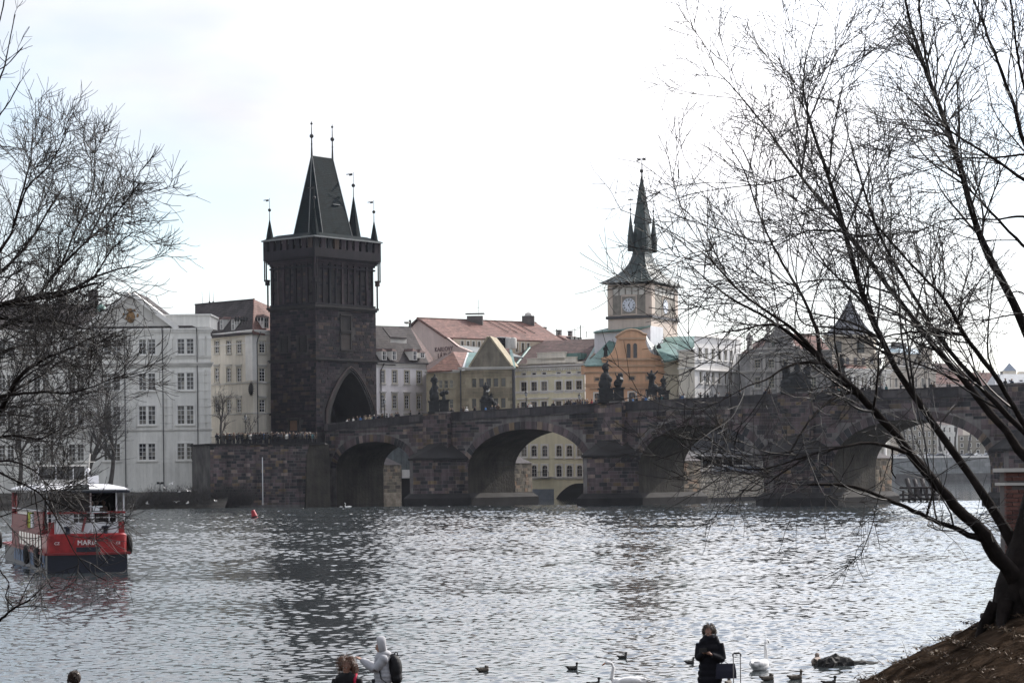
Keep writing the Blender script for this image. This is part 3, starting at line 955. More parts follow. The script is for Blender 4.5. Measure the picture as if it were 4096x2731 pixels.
def wall_holes(mb, W, H, holes, reveal=0.25, y=0.0, x0=0.0, z0=0.0, mi=0, rmi=None):
    """a wall sheet in the plane y with rectangular openings and their reveals"""
    rmi = mi if rmi is None else rmi
    xs = sorted(set([x0, W] + [min(max(h[0], x0), W) for h in holes] + [min(max(h[2], x0), W) for h in holes]))
    zs = sorted(set([z0, H] + [min(max(h[1], z0), H) for h in holes] + [min(max(h[3], z0), H) for h in holes]))
    for j in range(len(zs) - 1):
        zc = (zs[j] + zs[j + 1]) / 2; run = None
        for i in range(len(xs) - 1):
            xc = (xs[i] + xs[i + 1]) / 2
            solid = not any(h[0] < xc < h[2] and h[1] < zc < h[3] for h in holes)
            if solid and run is None: run = xs[i]
            if run is not None and (not solid or i == len(xs) - 2):
                e = xs[i + 1] if solid else xs[i]
                mb.poly([(run, y, zs[j]), (e, y, zs[j]), (e, y, zs[j + 1]), (run, y, zs[j + 1])], mi); run = None
    for h in holes:
        a, b, c, d = h; r = y + reveal
        mb.poly([(a, y, b), (a, y, d), (a, r, d), (a, r, b)], rmi); mb.poly([(c, y, d), (c, y, b), (c, r, b), (c, r, d)], rmi)
        mb.poly([(a, y, d), (c, y, d), (c, r, d), (a, r, d)], rmi); mb.poly([(c, y, b), (a, y, b), (a, r, b), (c, r, b)], rmi)


def back_pt(fr, x, depth, inset=0.0, y=0.0):
    """rear corner of a house: its side wall runs back along the sight line and stays hidden"""
    p = fr.w(x, y, 0)[:2]; d = p / np.linalg.norm(p)
    q = p + d * depth - fr.o
    return float(q @ fr.x) + inset, float(q @ fr.y)


def shell(root, fr, W, H, depth, holes, mat, name='wall', reveal=0.25, z0=None):
    mb = MB()
    z0 = -fr.zb - .5 if z0 is None else z0
    wall_holes(mb, W, H, holes, reveal, z0=z0)
    (ax, ay), (bx, by) = back_pt(fr, 0, depth, .5), back_pt(fr, W, depth, -.5)
    mb.poly([(W, 0, z0), (bx, by, z0), (bx, by, H), (W, 0, H)]); mb.poly([(ax, ay, z0), (0, 0, z0), (0, 0, H), (ax, ay, H)])
    mb.poly([(bx, by, z0), (ax, ay, z0), (ax, ay, H), (bx, by, H)]); mb.poly([(0, 0, H), (W, 0, H), (bx, by, H), (ax, ay, H)])
    return mb.build(name, mat, root)


WINMESH = {}


def window(root, r, nx, ny, frame_mat, reveal=0.2, bar=0.05, surround=None, sw=0.18, sill=None, head=None, single=False, arch=False, wall_mat=None, y=0.0, name='window', glass=None):
    """one window: frame with glazing bars, its panes, a surround and a sill"""
    s0, z0, s1, z1 = r; w, h = s1 - s0, z1 - z0
    key = (round(w, 3), round(h, 3), nx, ny, frame_mat.name, reveal, bar, surround.name if surround else '', sw, sill.name if sill else '', head.name if head else '', arch, y)
    me = WINMESH.get(key)
    if me is None:
        mb = MB(); mats = [frame_mat, surround or frame_mat, sill or frame_mat, head or frame_mat, wall_mat or frame_mat]
        d = y + reveal
        o = bar * 1.3
        for x in (0, w - o): mb.box(x, d - .09, 0, x + o, d, h)
        for z in (0, h - o): mb.box(o, d - .09, z, w - o, d, z + o)
        for i in range(1, nx): mb.box(w * i / nx - bar / 2, d - .08, o, w * i / nx + bar / 2, d - .005, h - o)
        for j in range(1, ny):
            bb = bar * (1.5 if j == ny - 1 and ny > 2 else 1.0)
            mb.box(o, d - .075, h * j / ny - bb / 2, w - o, d - .01, h * j / ny + bb / 2)
        if surround:
            p = 0.07
            mb.box(-sw, y - p, -sw, 0, y + .02, h + sw, 1); mb.box(w, y - p, -sw, w + sw, y + .02, h + sw, 1)
            mb.box(0, y - p, h, w, y + .02, h + sw, 1); mb.box(0, y - p, -sw, w, y + .02, 0, 1)
        if sill: mb.box(-sw - .12, y - .24, -sw - .16, w + sw + .12, y + .02, -sw + 0.003, 2)
        if head: mb.box(-sw - .15, y - .3, h + sw + .28, w + sw + .15, y + .02, h + sw + .46, 3); mb.box(-sw, y - .12, h + sw, w + sw, y + .02, h + sw + .28, 3)
        if arch:                                           # wall filling the two corners above the round head
            k = 8; rr = w / 2
            for sg in (-1, 1):
                cx = w / 2
                pts = [(cx + sg * rr * math.cos(math.pi / 2 * i / k), h - rr + rr * math.sin(math.pi / 2 * i / k)) for i in range(k + 1)]
                pl = pts + [(cx + sg * rr, h)]
                mb.prism(pl if sg > 0 else pl[::-1], y, d, 4)
        me = mb.mesh(name, mats); WINMESH[key] = me
    wo = link(name, me, root, loc=(s0, 0, z0))
    if single:
        link('pane', UNIT_PANE if glass is None else glass, wo, loc=(0, y + reveal - .03, 0), scale=(w, 1, h))
    else:
        for i in range(nx):
            for j in range(ny):
                link('pane', UNIT_PANE if glass is None else glass, wo, loc=(w * i / nx, y + reveal - .03, h * j / ny), scale=(w / nx, 1, h / ny))
    return wo


def sheet(mb, pts, thick=0.25, mi=0):
    """a flat roof plane of some thickness: the outline pushed down"""
    pts = [np.asarray(p, dtype=float) for p in pts]; n = len(pts)
    lo = [p - np.array([0, 0, thick]) for p in pts]
    nn = np.zeros(3)
    for i in range(n): nn += np.cross(pts[i] - pts[0], pts[(i + 1) % n] - pts[0])
    if nn[2] < 0: pts = pts[::-1]; lo = lo[::-1]
    mb.add(pts + lo, [list(range(n)), list(range(2 * n - 1, n - 1, -1))] + [[i, i + n, (i + 1) % n + n, (i + 1) % n] for i in range(n)], mi)


def moulding(root, fr_w, z, h, e, mat, x0=0.0, name='cornice', steps=2, y=0.0):
    mb = MB()
    for k in range(steps):
        ee = e * (k + 1) / steps
        mb.box(x0 - ee, y - ee, z + h * k / steps, fr_w + ee, y + .05, z + h * (k + 1) / steps)
    return mb.build(name, mat, root)


m_tile = M('red_tile', (0.15, 0.078, 0.064), rough=0.8, var=0.35, scale=0.5, rows=0.36)
m_tile_dark = M('brown_tile', (0.085, 0.052, 0.047), rough=0.85, var=0.4, scale=0.4, rows=0.36)
m_tile_black = M('mossy_black_tile', (0.042, 0.036, 0.036), rough=0.9, var=0.4, scale=0.4, rows=0.36)
m_cream = M('cream_render', (0.712, 0.663, 0.575), rough=0.9, var=0.12, scale=0.25, streak=0.14)
m_greyr = M('grey_render', (0.700, 0.688, 0.650), rough=0.9, var=0.13, scale=0.2, streak=0.14)
m_greyd = M('grey_stone_trim', (0.530, 0.515, 0.485), rough=0.9, var=0.18, scale=0.5)
m_trim = M('pale_trim', (0.746, 0.731, 0.702), rough=0.85, var=0.12, scale=0.5, streak=0.1)
m_tan = M('tan_surround', (0.461, 0.422, 0.333), rough=0.9, var=0.12)
m_chim = M('chimney_render', (0.13, 0.12, 0.115), rough=0.95, var=0.4)
m_gutter = M('dark_gutter', (0.06, 0.06, 0.065), rough=0.6, var=0.2)
m_gold = M('gilding', (0.25, 0.15, 0.07), rough=0.5, var=0.3, scale=2, metal=0.7)


def chimney(root, x, y, z, w, d, h, mat=None, cap=True):
    mb = MB().box(x - w / 2, y - d / 2, z, x + w / 2, y + d / 2, z + h)
    if cap: mb.box(x - w / 2 - .12, y - d / 2 - .12, z + h, x + w / 2 + .12, y + d / 2 + .12, z + h + .18)
    return mb.build('chimney', mat or m_chim, root)


# ---------------------------------------------------------------- the monastery on the left bank
def monastery():
    fr, W = frame_px(-90, 368.6, 845, 368, 2.6)
    root = empty('monastery_building', fr, 'grey riverside palace with pediment and gilded crest behind bare trees', 'building')

    def z(v, u=700): return fr.loc(u, v)[1]
    zc = z(1326)
    holes = []; wins = []
    cols = [(274, 336), (415, 481), (555, 622), (709, 775), (134, 196), (-6, 56)]
    rows = [(1355, 1416), (1491, 1559), (1622, 1696), (1772, 1838)]
    for u0, u1 in cols:
        for v0, v1 in rows:
            um = (u0 + u1) / 2
            s0, z0, s1, z1 = fr.rect(u0, v0, u1, v1)
            z0 = z(v1); z1 = z(v0)
            m = (s0 + s1) / 2; g = 0.17; hw = (s1 - s0) / 2
            for a, b in ((m - hw, m - g), (m + g, m + hw)):
                holes.append((a, z0, b, z1)); wins.append((a, z0, b, z1))
    shell(root, fr, W, zc, 20, holes, m_greyr)
    for i, r in enumerate(wins):
        window(root, r, 2, 4, m_white, surround=None, bar=0.055, single=i >= 32)
    for i in range(0, len(wins), 2):
        a, b, c, d = wins[i][0], wins[i][1], wins[i + 1][2], wins[i][3]
        MB().box(a - .22, -.06, b - .2, a, .01, d + .22).box(c, -.06, b - .2, c + .22, .01, d + .22).box(a, -.06, d, c, .01, d + .22).build('window_surround', m_trim, root)
        MB().box(a - .35, -.28, b - .34, c + .35, .02, b - .2).build('sill', m_greyd, root)
    # cornices and bands
    moulding(root, W, z(1331), 0.75, 0.55, m_trim, steps=3)
    moulding(root, W, z(1468), 0.75, 0.5, m_greyd, steps=3)
    moulding(root, W, z(1433), 0.2, 0.16, m_greyd, steps=1, name='band')
    moulding(root, W, z(1724), 0.3, 0.22, m_greyd, steps=2, name='band')
    # pilasters with joints
    for u0, u1 in ((640, 660), (668, 690), (796, 820), (828, 845), (500, 520), (526, 545)):
        for v0, v1 in ((1345, 1432), (1478, 1722)):
            s0, z0, s1, z1 = fr.rect(u0, v0, u1, v1)
            MB().box(s0, -.14, z(v1) + .3, s1, .01, z(v0)).build('pilaster', m_greyr, root)
            MB().box(s0 - .08, -.22, z(v0) - .5, s1 + .08, .012, z(v0) - .1).build('capital', m_trim, root)
    for v in range(1500, 1722, 32):
        MB().box(fr.loc(640, v)[0], -.19, z(v), fr.loc(692, v)[0], .0, z(v) + .06).box(fr.loc(794, v)[0], -.19, z(v), W, .0, z(v) + .06).build('joint_band', m_greyd, root)
    # rusticated base: blocks one by one
    rng = random.Random(4)
    zb0, zb1 = 0.2, z(1726)
    nrow = 13
    me = MB().box(0, -1, 0, 1, 0, 1).mesh('block', m_greyr)
    cnt = 0
    for j in range(nrow):
        h = (zb1 - zb0) / nrow
        x = fr.loc(430, 1800)[0] + (0.0 if j % 2 else 0.55)
        while x < W - 0.3:
            w = 1.1
            a, b, c, d = x, zb0 + j * h, min(x + w, W), zb0 + (j + 1) * h
            if not any(q[2] + .25 > a and q[0] - .25 < c and q[3] + .25 > b and q[1] - .35 < d for q in wins):
                link('block', me, root, loc=(a + .02, 0, b + .02), scale=(c - a - .04, 0.045, d - b - .04)); cnt += 1
            x += w
    # right attic and the pediment
    s0, z0, s1, z1 = fr.rect(640, 1264, 838, 1322)
    MB().box(s0, 0.3, zc + .7, s1, 9, z1).box(s0, 0.1, z1, s1 + .25, 9.2, z1 + .3).build('attic', m_greyr, root)
    pa, pb, pc = fr.loc(338, 1322), fr.loc(522, 1182), fr.loc(706, 1322)
    MB().prism([pa, pc, pb], 0.25, 2.5).build('pediment', m_greyd, root)
    mb = MB()
    for q0, q1 in ((pa, pb), (pb, pc)):
        q0, q1 = np.array(q0), np.array(q1); d = (q1 - q0) / np.linalg.norm(q1 - q0); nn = np.array([-d[1], d[0]])
        mb.prism([q0, q1, q1 + nn * .75, q0 + nn * .75], -.5, 2.9)
    mb.build('raking_cornice', m_trim, root)
    MB().prism([(pa[0] - .8, pa[1] + .3), (pc[0] + .8, pc[1] + .3), (pb[0], pb[1] + 1.0)], 2.9, 16).build('roof', m_tile_black, root)
    # gilded crest in the pediment
    s, zz = fr.loc(522, 1268)
    mb = MB().ball((s, .15, zz), .75, 14, sy=.3, sz=1.35).ball((s, 0, zz + 1.1), .4, 10, sy=.5)
    for a in range(7): mb.ball((s + 1.2 * math.cos(a), .2, zz + .9 * math.sin(a) + .4), .2, 7, sy=.5)
    mb.build('crest', m_gold, root)
    for u in (652, 790, 500):
        s_ = fr.loc(u, 1500)[0]; MB().tube([(s_, -.62, zc + .5), (s_, -.25, zc - .8), (s_, -.22, .3)], .08, 6).build('downpipe', m_gutter, root)
    # main roof, chimneys, small copper cupola
    zr = z(1195)
    mb = MB()
    mb.loft([[(-1, -.3, zc + .7), (s0 + 6, -.3, zc + .7), (s0 + 6, 20, zc + .7), (-1, 20, zc + .7)], [(-1, 9, zr), (s0 - 4, 9, zr), (s0 - 4, 11, zr), (-1, 11, zr)]], 0, False)
    mb.build('roof', m_tile_black, root)
    for u in (80, 250, 372):
        s, zz = fr.loc(u, 1165, 8)
        chimney(root, s, 8, zz - 3.2, 1.5, 1.2, 3.2)
    s, zz = fr.loc(405, 1228, 3)
    MB().lathe([(1.1, 0), (1.0, .5), (.6, 1.0), (.15, 1.3), (.05, 1.7)], (s, 3, zz - .8), 10).build('cupola', m_copper, root)


monastery()


def hip_dormer(root, x, y, z, w, h, d, wall, roof, name='dormer'):
    """small roof window: cheeks, little hipped roof, glazed front; (x, z) bottom centre of its front in the plane y"""
    mb = MB().box(x - w / 2, y, z, x + w / 2, y + d, z + h)
    o = mb.build(name, wall, root)
    mb = MB(); e = .14
    mb.add([(x - w / 2 - e, y - e, z + h), (x + w / 2 + e, y - e, z + h), (x + w / 2 + e, y + d, z + h), (x - w / 2 - e, y + d, z + h), (x, y + .5, z + h + w * .5), (x, y + d, z + h + w * .5)],
           [[0, 1, 4], [1, 2, 5, 4], [3, 0, 4, 5], [2, 3, 5], [0, 3, 2, 1]])
    mb.build('dormer_roof', roof, o)
    q = MB().box(x - w * .3, y - .03, z + .12, x + w * .3, y + .02, z + h - .12, 0).box(x - .03, y - .06, z + .12, x + .03, y, z + h - .12, 1).box(x - w * .3, y - .06, z + h * .55, x + w * .3, y, z + h * .55 + .06, 1)
    q.build('dormer_window', [m_glass, m_white], o)


# ---------------------------------------------------------------- gallery house left of the tower
def gallery_house():
    frL, WL = frame_px(800, 400.5, 1012, 385, 10.2)
    frR, WR = frame_px(1012, 385, 1140, 390, 10.2)
    root = empty('gallery_house', frL, 'cream corner house with dark tiled hip roof left of the black tower', 'building')
    b = empty('wing', None); b.parent = root
    b.matrix_local = frL.matrix().inverted() @ frR.matrix()
    b.name = 'side_wall_wing'
    zc = frL.loc(1012, 1334)[1]
    rows = [(1364, 1411), (1472, 1526), (1597, 1648)]
    for fr, W, rt, cols in ((frL, WL, root, [(859, 877), (906, 925), (947, 966)]), (frR, WR, b, [(1037, 1061), (1098, 1122)])):
        holes = []
        for u0, u1 in cols:
            for v0, v1 in rows:
                um = (u0 + u1) / 2
                holes.append(fr.rect(u0, v0, u1, v1))
        mb = MB(); wall_holes(mb, W, zc, holes, .2, z0=-1)
        if rt is b: bx, by = back_pt(fr, W, 15); mb.poly([(W, 0, 0), (bx, by, 0), (bx, by, zc), (W, 0, zc)])
        mb.build('wall', m_cream, rt)
        for k, r in enumerate(holes):
            window(rt, r, 2, 4, m_white, surround=m_tan, sw=.16, sill=m_greyd, head=m_greyd if k % 3 else None, bar=.07)
        moulding(rt, W, zc - .1, .8, .5, m_trim, steps=3)
        moulding(rt, W, zc - 1.6, .15, .12, m_trim, steps=1, name='band')
        for v in (1530, 1654): moulding(rt, W, fr.loc(1012, v)[1], .22, .18, m_greyd, steps=1, name='band')
        for v in range(1664, 1730, 11): moulding(rt, W, fr.loc(1012, v)[1], .36, .07, m_cream, steps=1, name='rustication')
    MB().box(WL - 2.3, -.12, frL.loc(1000, 1530)[1] + .4, WL + .12, .01, zc - .2).build('corner_pilaster', m_trim, root)
    MB().box(-.12, -.12, frR.loc(1012, 1530)[1] + .4, 1.0, .01, zc - .2).build('corner_pilaster', m_trim, b)
    # relief on the corner
    s, z = frL.loc(1003, 1558, -.5)
    mb = MB().ball((s, -.5, z), .62, 12, sz=1.5, sy=.6)
    for k in range(18):
        a = math.pi * 2 * k / 18
        mb.tube([(s + .5 * math.cos(a), -.45, z + .7 * math.sin(a)), (s + 1.05 * math.cos(a), -.4, z + 1.35 * math.sin(a) + .15)], [.12, .03], 4)
    mb.build('relief', m_iron, root)
    # downpipe
    s, _ = frR.loc(1026, 1400)
    MB().tube([(s + .5, -.6, zc + .3), (s + .1, -.3, zc - .9), (s, -.18, zc - 1.6), (s, -.18, 0)], .09, 6).build('downpipe', m_gutter, b)
    # roof: ridge parallel to the left front, hipped at the right
    L = lambda u, v, D: frL.L(u, v, D)
    e0, e1, e2 = L(790, 1352, 399), L(1012, 1331, 384), L(1150, 1342, 392)
    r0, r1 = L(780, 1218, 411), L(1016, 1197, 394)
    bk = L(1150, 1300, 402)
    mb = MB(); sheet(mb, [e0, e1, r1, r0]); mb.build('roof', m_tile_black, root)
    mb = MB(); sheet(mb, [e1, e2, L(1110, 1238, 400), r1]); mb.build('side_roof', m_tile, root)
    mb = MB(); sheet(mb, [r0, r1, L(1110, 1238, 400), L(1110, 1330, 412), L(780, 1330, 425)]); mb.build('rear_roof', m_tile_black, root)
    MB().tube([e1 + np.array([0, 0, .1]), r1 + np.array([0, 0, .1])], .16, 5).build('hip_tiles', m_tile, root)
    MB().tube([r0, r1], .14, 5).build('ridge_tiles', m_tile_black, root)
    for u, D in ((840, 397.4), (882, 394.2), (928, 390.6)):
        p = L(u, 1317, D)
        hip_dormer(root, p[0], p[1] + .2, p[2] - .1, 1.15, 1.9, 3.0, m_trim, m_tile_dark)
    p = frR.L(1068, 1310, 388)
    hip_dormer(b, p[0], p[1] + .2, p[2] - .1, 1.2, 1.9, 3.0, m_trim, m_tile_dark)
    for u in (838, 853):
        p = L(u, 1208, 406)
        MB().tube([p - np.array([0, 0, .6]), p + np.array([0, 0, 1.0]), p + np.array([0, 0, 2.3])], [.06, .04, .01], 5).ball(p, .18, 8).build('roof_spike', m_iron, root)
    p = L(812, 1200, 410)
    MB().tube([p - np.array([0, 0, 1.4]), p + np.array([-.4, 0, 1.6])], .035, 4).build('aerial', m_iron, root)
    # row of cut-out letters standing over the eaves, seen from behind
    mb = MB()
    rngl = random.Random(8)
    for u, D in [(942, 389), (953, 388.2), (964, 387.4), (975, 386.6), (986, 385.8)]:
        p = L(u, 1276, D)
        mb.ball(p, .5, 8, sy=.2); mb.tube([p - np.array([0, 0, .9]), p], .06, 4)
    for u, D in [(1024, 384.8), (1036, 385.3), (1048, 385.8)]:
        p = L(u, 1276, D)
        mb.ball(p, .42, 8, sy=.2); mb.tube([p - np.array([0, 0, .9]), p], .06, 4)
    mb.build('roof_letters', m_iron, root)


gallery_house()


# ---------------------------------------------------------------- white house right of the tower
def white_house():
    fr, W = frame_px(1470, 407, 1712, 417, 9.0)
    root = empty('white_house', fr, 'white rendered house with mossy dark roof and dormers right of the tower', 'building')
    zc = fr.loc(1507, 1462)[1]
    cols = [(1524, 1538), (1570, 1587), (1619, 1636), (1668, 1685)]; rows = [(1481, 1530), (1579, 1632), (1664, 1715)]
    holes = [fr.rect(u0, v0 + (u0 - 1507) * .02, u1, v1 + (u0 - 1507) * .02) for u0, u1 in cols for v0, v1 in rows]
    m_wr = M('white_render', (0.768, 0.737, 0.752), rough=.9, var=.1, scale=.25, streak=.1)
    shell(root, fr, W, zc, 14, holes, m_wr)
    for k, r in enumerate(holes): window(root, r, 2, 4, m_white, surround=m_tan, sw=.2, sill=m_greyd, head=m_greyd if k % 3 else None, bar=.07)
    moulding(root, W, zc - .25, .85, .5, m_trim, steps=3)
    s = fr.loc(1521, 1500)[0]
    MB().tube([(s + .5, -.6, zc + .4), (s, -.2, zc - .9), (s, -.2, 0)], .1, 6).build('downpipe', m_gutter, root)
    L = fr.L
    e0, e1 = L(1440, 1449, 405), L(1722, 1464, 417.5)
    r0, r1 = L(1440, 1300, 414), L(1640, 1306, 424)
    mb = MB(); sheet(mb, [e0, e1, r1, r0]); mb.build('roof', m_tile_black, root)
    mb = MB(); sheet(mb, [e1, L(1760, 1470, 430), r1]); mb.build('hip_roof', m_tile_dark, root)
    mb = MB(); sheet(mb, [r0, r1, L(1720, 1420, 436), L(1440, 1420, 430)]); mb.build('rear_roof', m_tile_black, root)
    MB().box(-2, -.75, zc + .55, W + .3, -.5, zc + .75).build('gutter', m_gutter, root)
    mb = MB(); q = [L(1530, 1308, 412.2), L(1627, 1312, 417), L(1627, 1350, 413.6), L(1560, 1346, 410.5)]
    sheet(mb, q, .3); d = mb.build('shed_dormer', m_tile_black, root)
    a, b = L(1562, 1348, 411), L(1626, 1352, 414)
    MB().add([a, b, b + np.array([0, 0, -1.0]), a + np.array([0, 0, -1.0])], [[3, 2, 1, 0]]).build('dormer_front', m_greyd, d)
    for u, D, w, v in ((1537, 409.2, 1.1, 1440), (1577, 411, 1.1, 1440), (1660, 414.6, 1.1, 1440), (1690, 415.8, 1.3, 1431)):
        p = L(u, v, D)
        hip_dormer(root, p[0], p[1], p[2], w, 1.7 if v > 1435 else 1.0, 3.5, m_trim, m_tile_dark)
    p = L(1640, 1300, 424); chimney(root, p[0], p[1], p[2] - 1, .35, .35, 2.0, cap=False)
    p = L(1627, 1296, 423); MB().lathe([(.05, 0), (.45, .1), (.55, .35), (.5, .45)], p, 10).build('dish', m_greyd, root)


white_house()


def text_mesh(body, size, mat, name, depth=0.06):
    cu = bpy.data.curves.new(name, 'FONT'); cu.body = body; cu.size = size; cu.extrude = depth; cu.align_x = 'CENTER'
    o = bpy.data.objects.new('tmp_text', cu); COL.objects.link(o)
    dg = bpy.context.evaluated_depsgraph_get()
    me = bpy.data.meshes.new_from_object(o.evaluated_get(dg), depsgraph=dg)
    bpy.data.objects.remove(o)
    me.transform(Matrix.Rotation(math.pi / 2, 4, 'X'))
    me.materials.clear(); me.materials.append(mat); me.name = name
    return me


# ---------------------------------------------------------------- long pink house with the lettered gable
def bath_house():
    fr, W = frame_px(1640, 442, 1886, 427, 8.0)             # gable wall
    root = empty('gabled_bath_house', fr, 'long pink house with tall lettered gable and red tiled roof', 'building')
    m_pink = M('pink_render', (0.619, 0.493, 0.451), rough=.9, var=.12, scale=.2, streak=.12)
    pts = fr.pts([(1644, 1302), (1676, 1272), (1788, 1349), (1834, 1385), (1886, 1406), (1886, 1560), (1640, 1560)])
    MB().prism(pts[::-1], 0, .5).build('gable', m_pink, root)
    L = fr.L
    a = math.radians(36); dirn = np.array([math.cos(a), math.sin(a), 0])

    def run(p, d):                                          # along the ridge direction (world) expressed locally
        w = np.array([dirn[:2] @ fr.x, dirn[:2] @ fr.y, 0]); return p + w * d
    ap = np.array([pts[1][0], 0, pts[1][1]]); ev = np.array([pts[2][0], 0, pts[2][1]]); lf = np.array([pts[0][0], 0, pts[0][1]])
    l2 = np.array([pts[4][0], 0, pts[4][1]])
    Rn = 29.5
    mb = MB(); sheet(mb, [run(ap, -.5), run(ap, Rn), run(ev, Rn), run(ev, -.5)], .3); mb.build('roof', m_tile, root)
    back = ap + (ap - ev) * np.array([1, 1, 0]) * .9 + np.array([0, 0, ev[2] - ap[2]])
    mb = MB(); sheet(mb, [run(ap, -.5), run(ap, Rn), run(back, Rn), run(back, -.5)], .3); mb.build('rear_roof', m_tile_dark, root)
    MB().tube([run(ap, -.5), run(ap, Rn)], .18, 5).build('ridge_tiles', m_tile, root)
    MB().tube([run(lf, -.3), run(ap, -.3), run(ev, -.3), run(np.array([pts[3][0], 0, pts[3][1]]), -.3)], .14, 5).build('verge', m_tile_dark, root)
    # attic storey under the eaves with its row of windows
    q0, q1 = run(ev, 1.5), run(ev, Rn)
    h = 2.6
    frA = Frame(*(fr.w(q0[0], q0[1] + .0, 0)[:2]), a, fr.zb)
    at = empty('attic_wall', None); at.parent = root; at.matrix_local = fr.matrix().inverted() @ frA.matrix()
    Wd = float(np.linalg.norm((q1 - q0)[:2]))
    zt_ = ev[2] - .25; zb_ = zt_ - h
    holes = []
    for u0, u1 in ((1844, 1854), (1867, 1877), (1889, 1899), (1911, 1921), (1934, 1944), (1985, 1995), (2062, 2072), (2086, 2097), (2108, 2118)):
        s0 = frA.loc(u0, 1365)[0]; s1 = frA.loc(u1, 1365)[0]
        if 0.2 < s0 < Wd - .5: holes.append((s0, zb_ + .35, min(s1, s0 + 1.1), zt_ - .35))
    mb = MB(); wall_holes(mb, Wd, zt_, holes, .2, z0=zb_ - 6); mb.build('wall', M('ochre_pale', (0.50, 0.42, 0.33), var=.12), at)
    for r in holes: window(at, r, 2, 2, m_tan, single=True, surround=m_trim, sw=.1)
    # flat lead roof stepping down in front of the attic
    mb = MB(); sheet(mb, [run(ev, 1.2) + np.array([.6, 0, -1.4]), run(ev, 14) + np.array([.6, -.3, -2.2]), run(l2, 12) + np.array([1.2, -.4, -.9]), run(l2, 1.2) + np.array([.6, 0, -.4])], .3)
    mb.build('lead_roof', m_lead, root)
    # lettering
    m_let = M('lettering', (0.17, 0.12, 0.12), rough=.8, var=.15)
    for body, u, v, wpx in (('KARLOVY', 1776, 1404, 72), ('LÁZNĚ', 1779, 1430, 52)):
        me = text_mesh(body, 1.0, m_let, 'lettering')
        xs = [q.co.x for q in me.vertices]; wd = max(xs) - min(xs)
        s0 = fr.loc(u - wpx / 2, v)[0]; s1 = fr.loc(u + wpx / 2, v)[0]; sc_ = (s1 - s0) / wd
        s, z = fr.loc(u, v)
        link('lettering', me, root, loc=((s0 + s1) / 2, -.06, z), scale=(sc_, 1, sc_ * 0.95))
    # rooftop: chimney block with cap, glazed lift head, hatch, aerials
    p = run(ap, 13.4)
    mb = MB().obox(p + np.array([.9, -.3, -.2]), (1.15, 1.15, 0), (-.4, .4, 0), (0, 0, 1.0)); mb.obox(p + np.array([.9, -.3, 1.25]), (1.35, 1.35, 0), (-.6, .6, 0), (0, 0, .1))
    mb.build('chimney', m_chim, root)
    MB().tube([p + np.array([1.5, .2, 1]), p + np.array([1.5, .2, 4.2])], .04, 4).tube([p + np.array([1.0, .2, 2.5]), p + np.array([1.9, .2, 2.5])], .03, 4).build('aerial', m_iron, root)
    p = L(1999, 1352, 441); MB().box(p[0] - 1.3, p[1] - 1, p[2] - 2.2, p[0] + 1.3, p[1] + 1.5, p[2]).build('lift_head', m_glass, root)
    p2 = L(1999, 1333, 441); MB().box(p[0] - 1.5, p[1] - 1.2, p[2], p[0] + 1.5, p[1] + 1.7, p[2] + .12).build('lift_roof', m_white, root)
    for u in (2035, 2052):
        p = L(u, 1370, 440); MB().lathe([(.75, -1.2), (.75, .8), (.5, 1.0)], p, 10).build('tank', m_greyd, root)
    p = L(1984, 1320, 449); mb = MB(); sheet(mb, [p, p + np.array([.8, .3, 0]), p + np.array([1.2, -.4, -.8]), p + np.array([.4, -.7, -.8])], .1); mb.build('skylight', m_white, root)
    p = run(ap, 27.5)
    mb = MB().obox(p + np.array([.4, -.4, .1]), (.9, .9, 0), (-.5, .5, 0), (0, 0, 1.2)); mb.build('chimney', m_chim, root)
    mb = MB().lathe([(1.1, 0), (.9, .5), (.95, .55), (.1, 1.0)], p + np.array([.2, -.2, 1.2]), 4, 0, False); mb.build('chimney_cap', m_greyd, root)
    for d in (16.5, 18.7, 20.9, 23.2):                       # snow ladders on the slope
        b0 = run(ap, d); b1 = run(ap * .35 + ev * .65, d + 1.2)
        MB().tube([b0 + np.array([0, 0, .15]), b1 + np.array([0, 0, .15])], .06, 4).build('roof_ladder', m_iron, root)


bath_house()


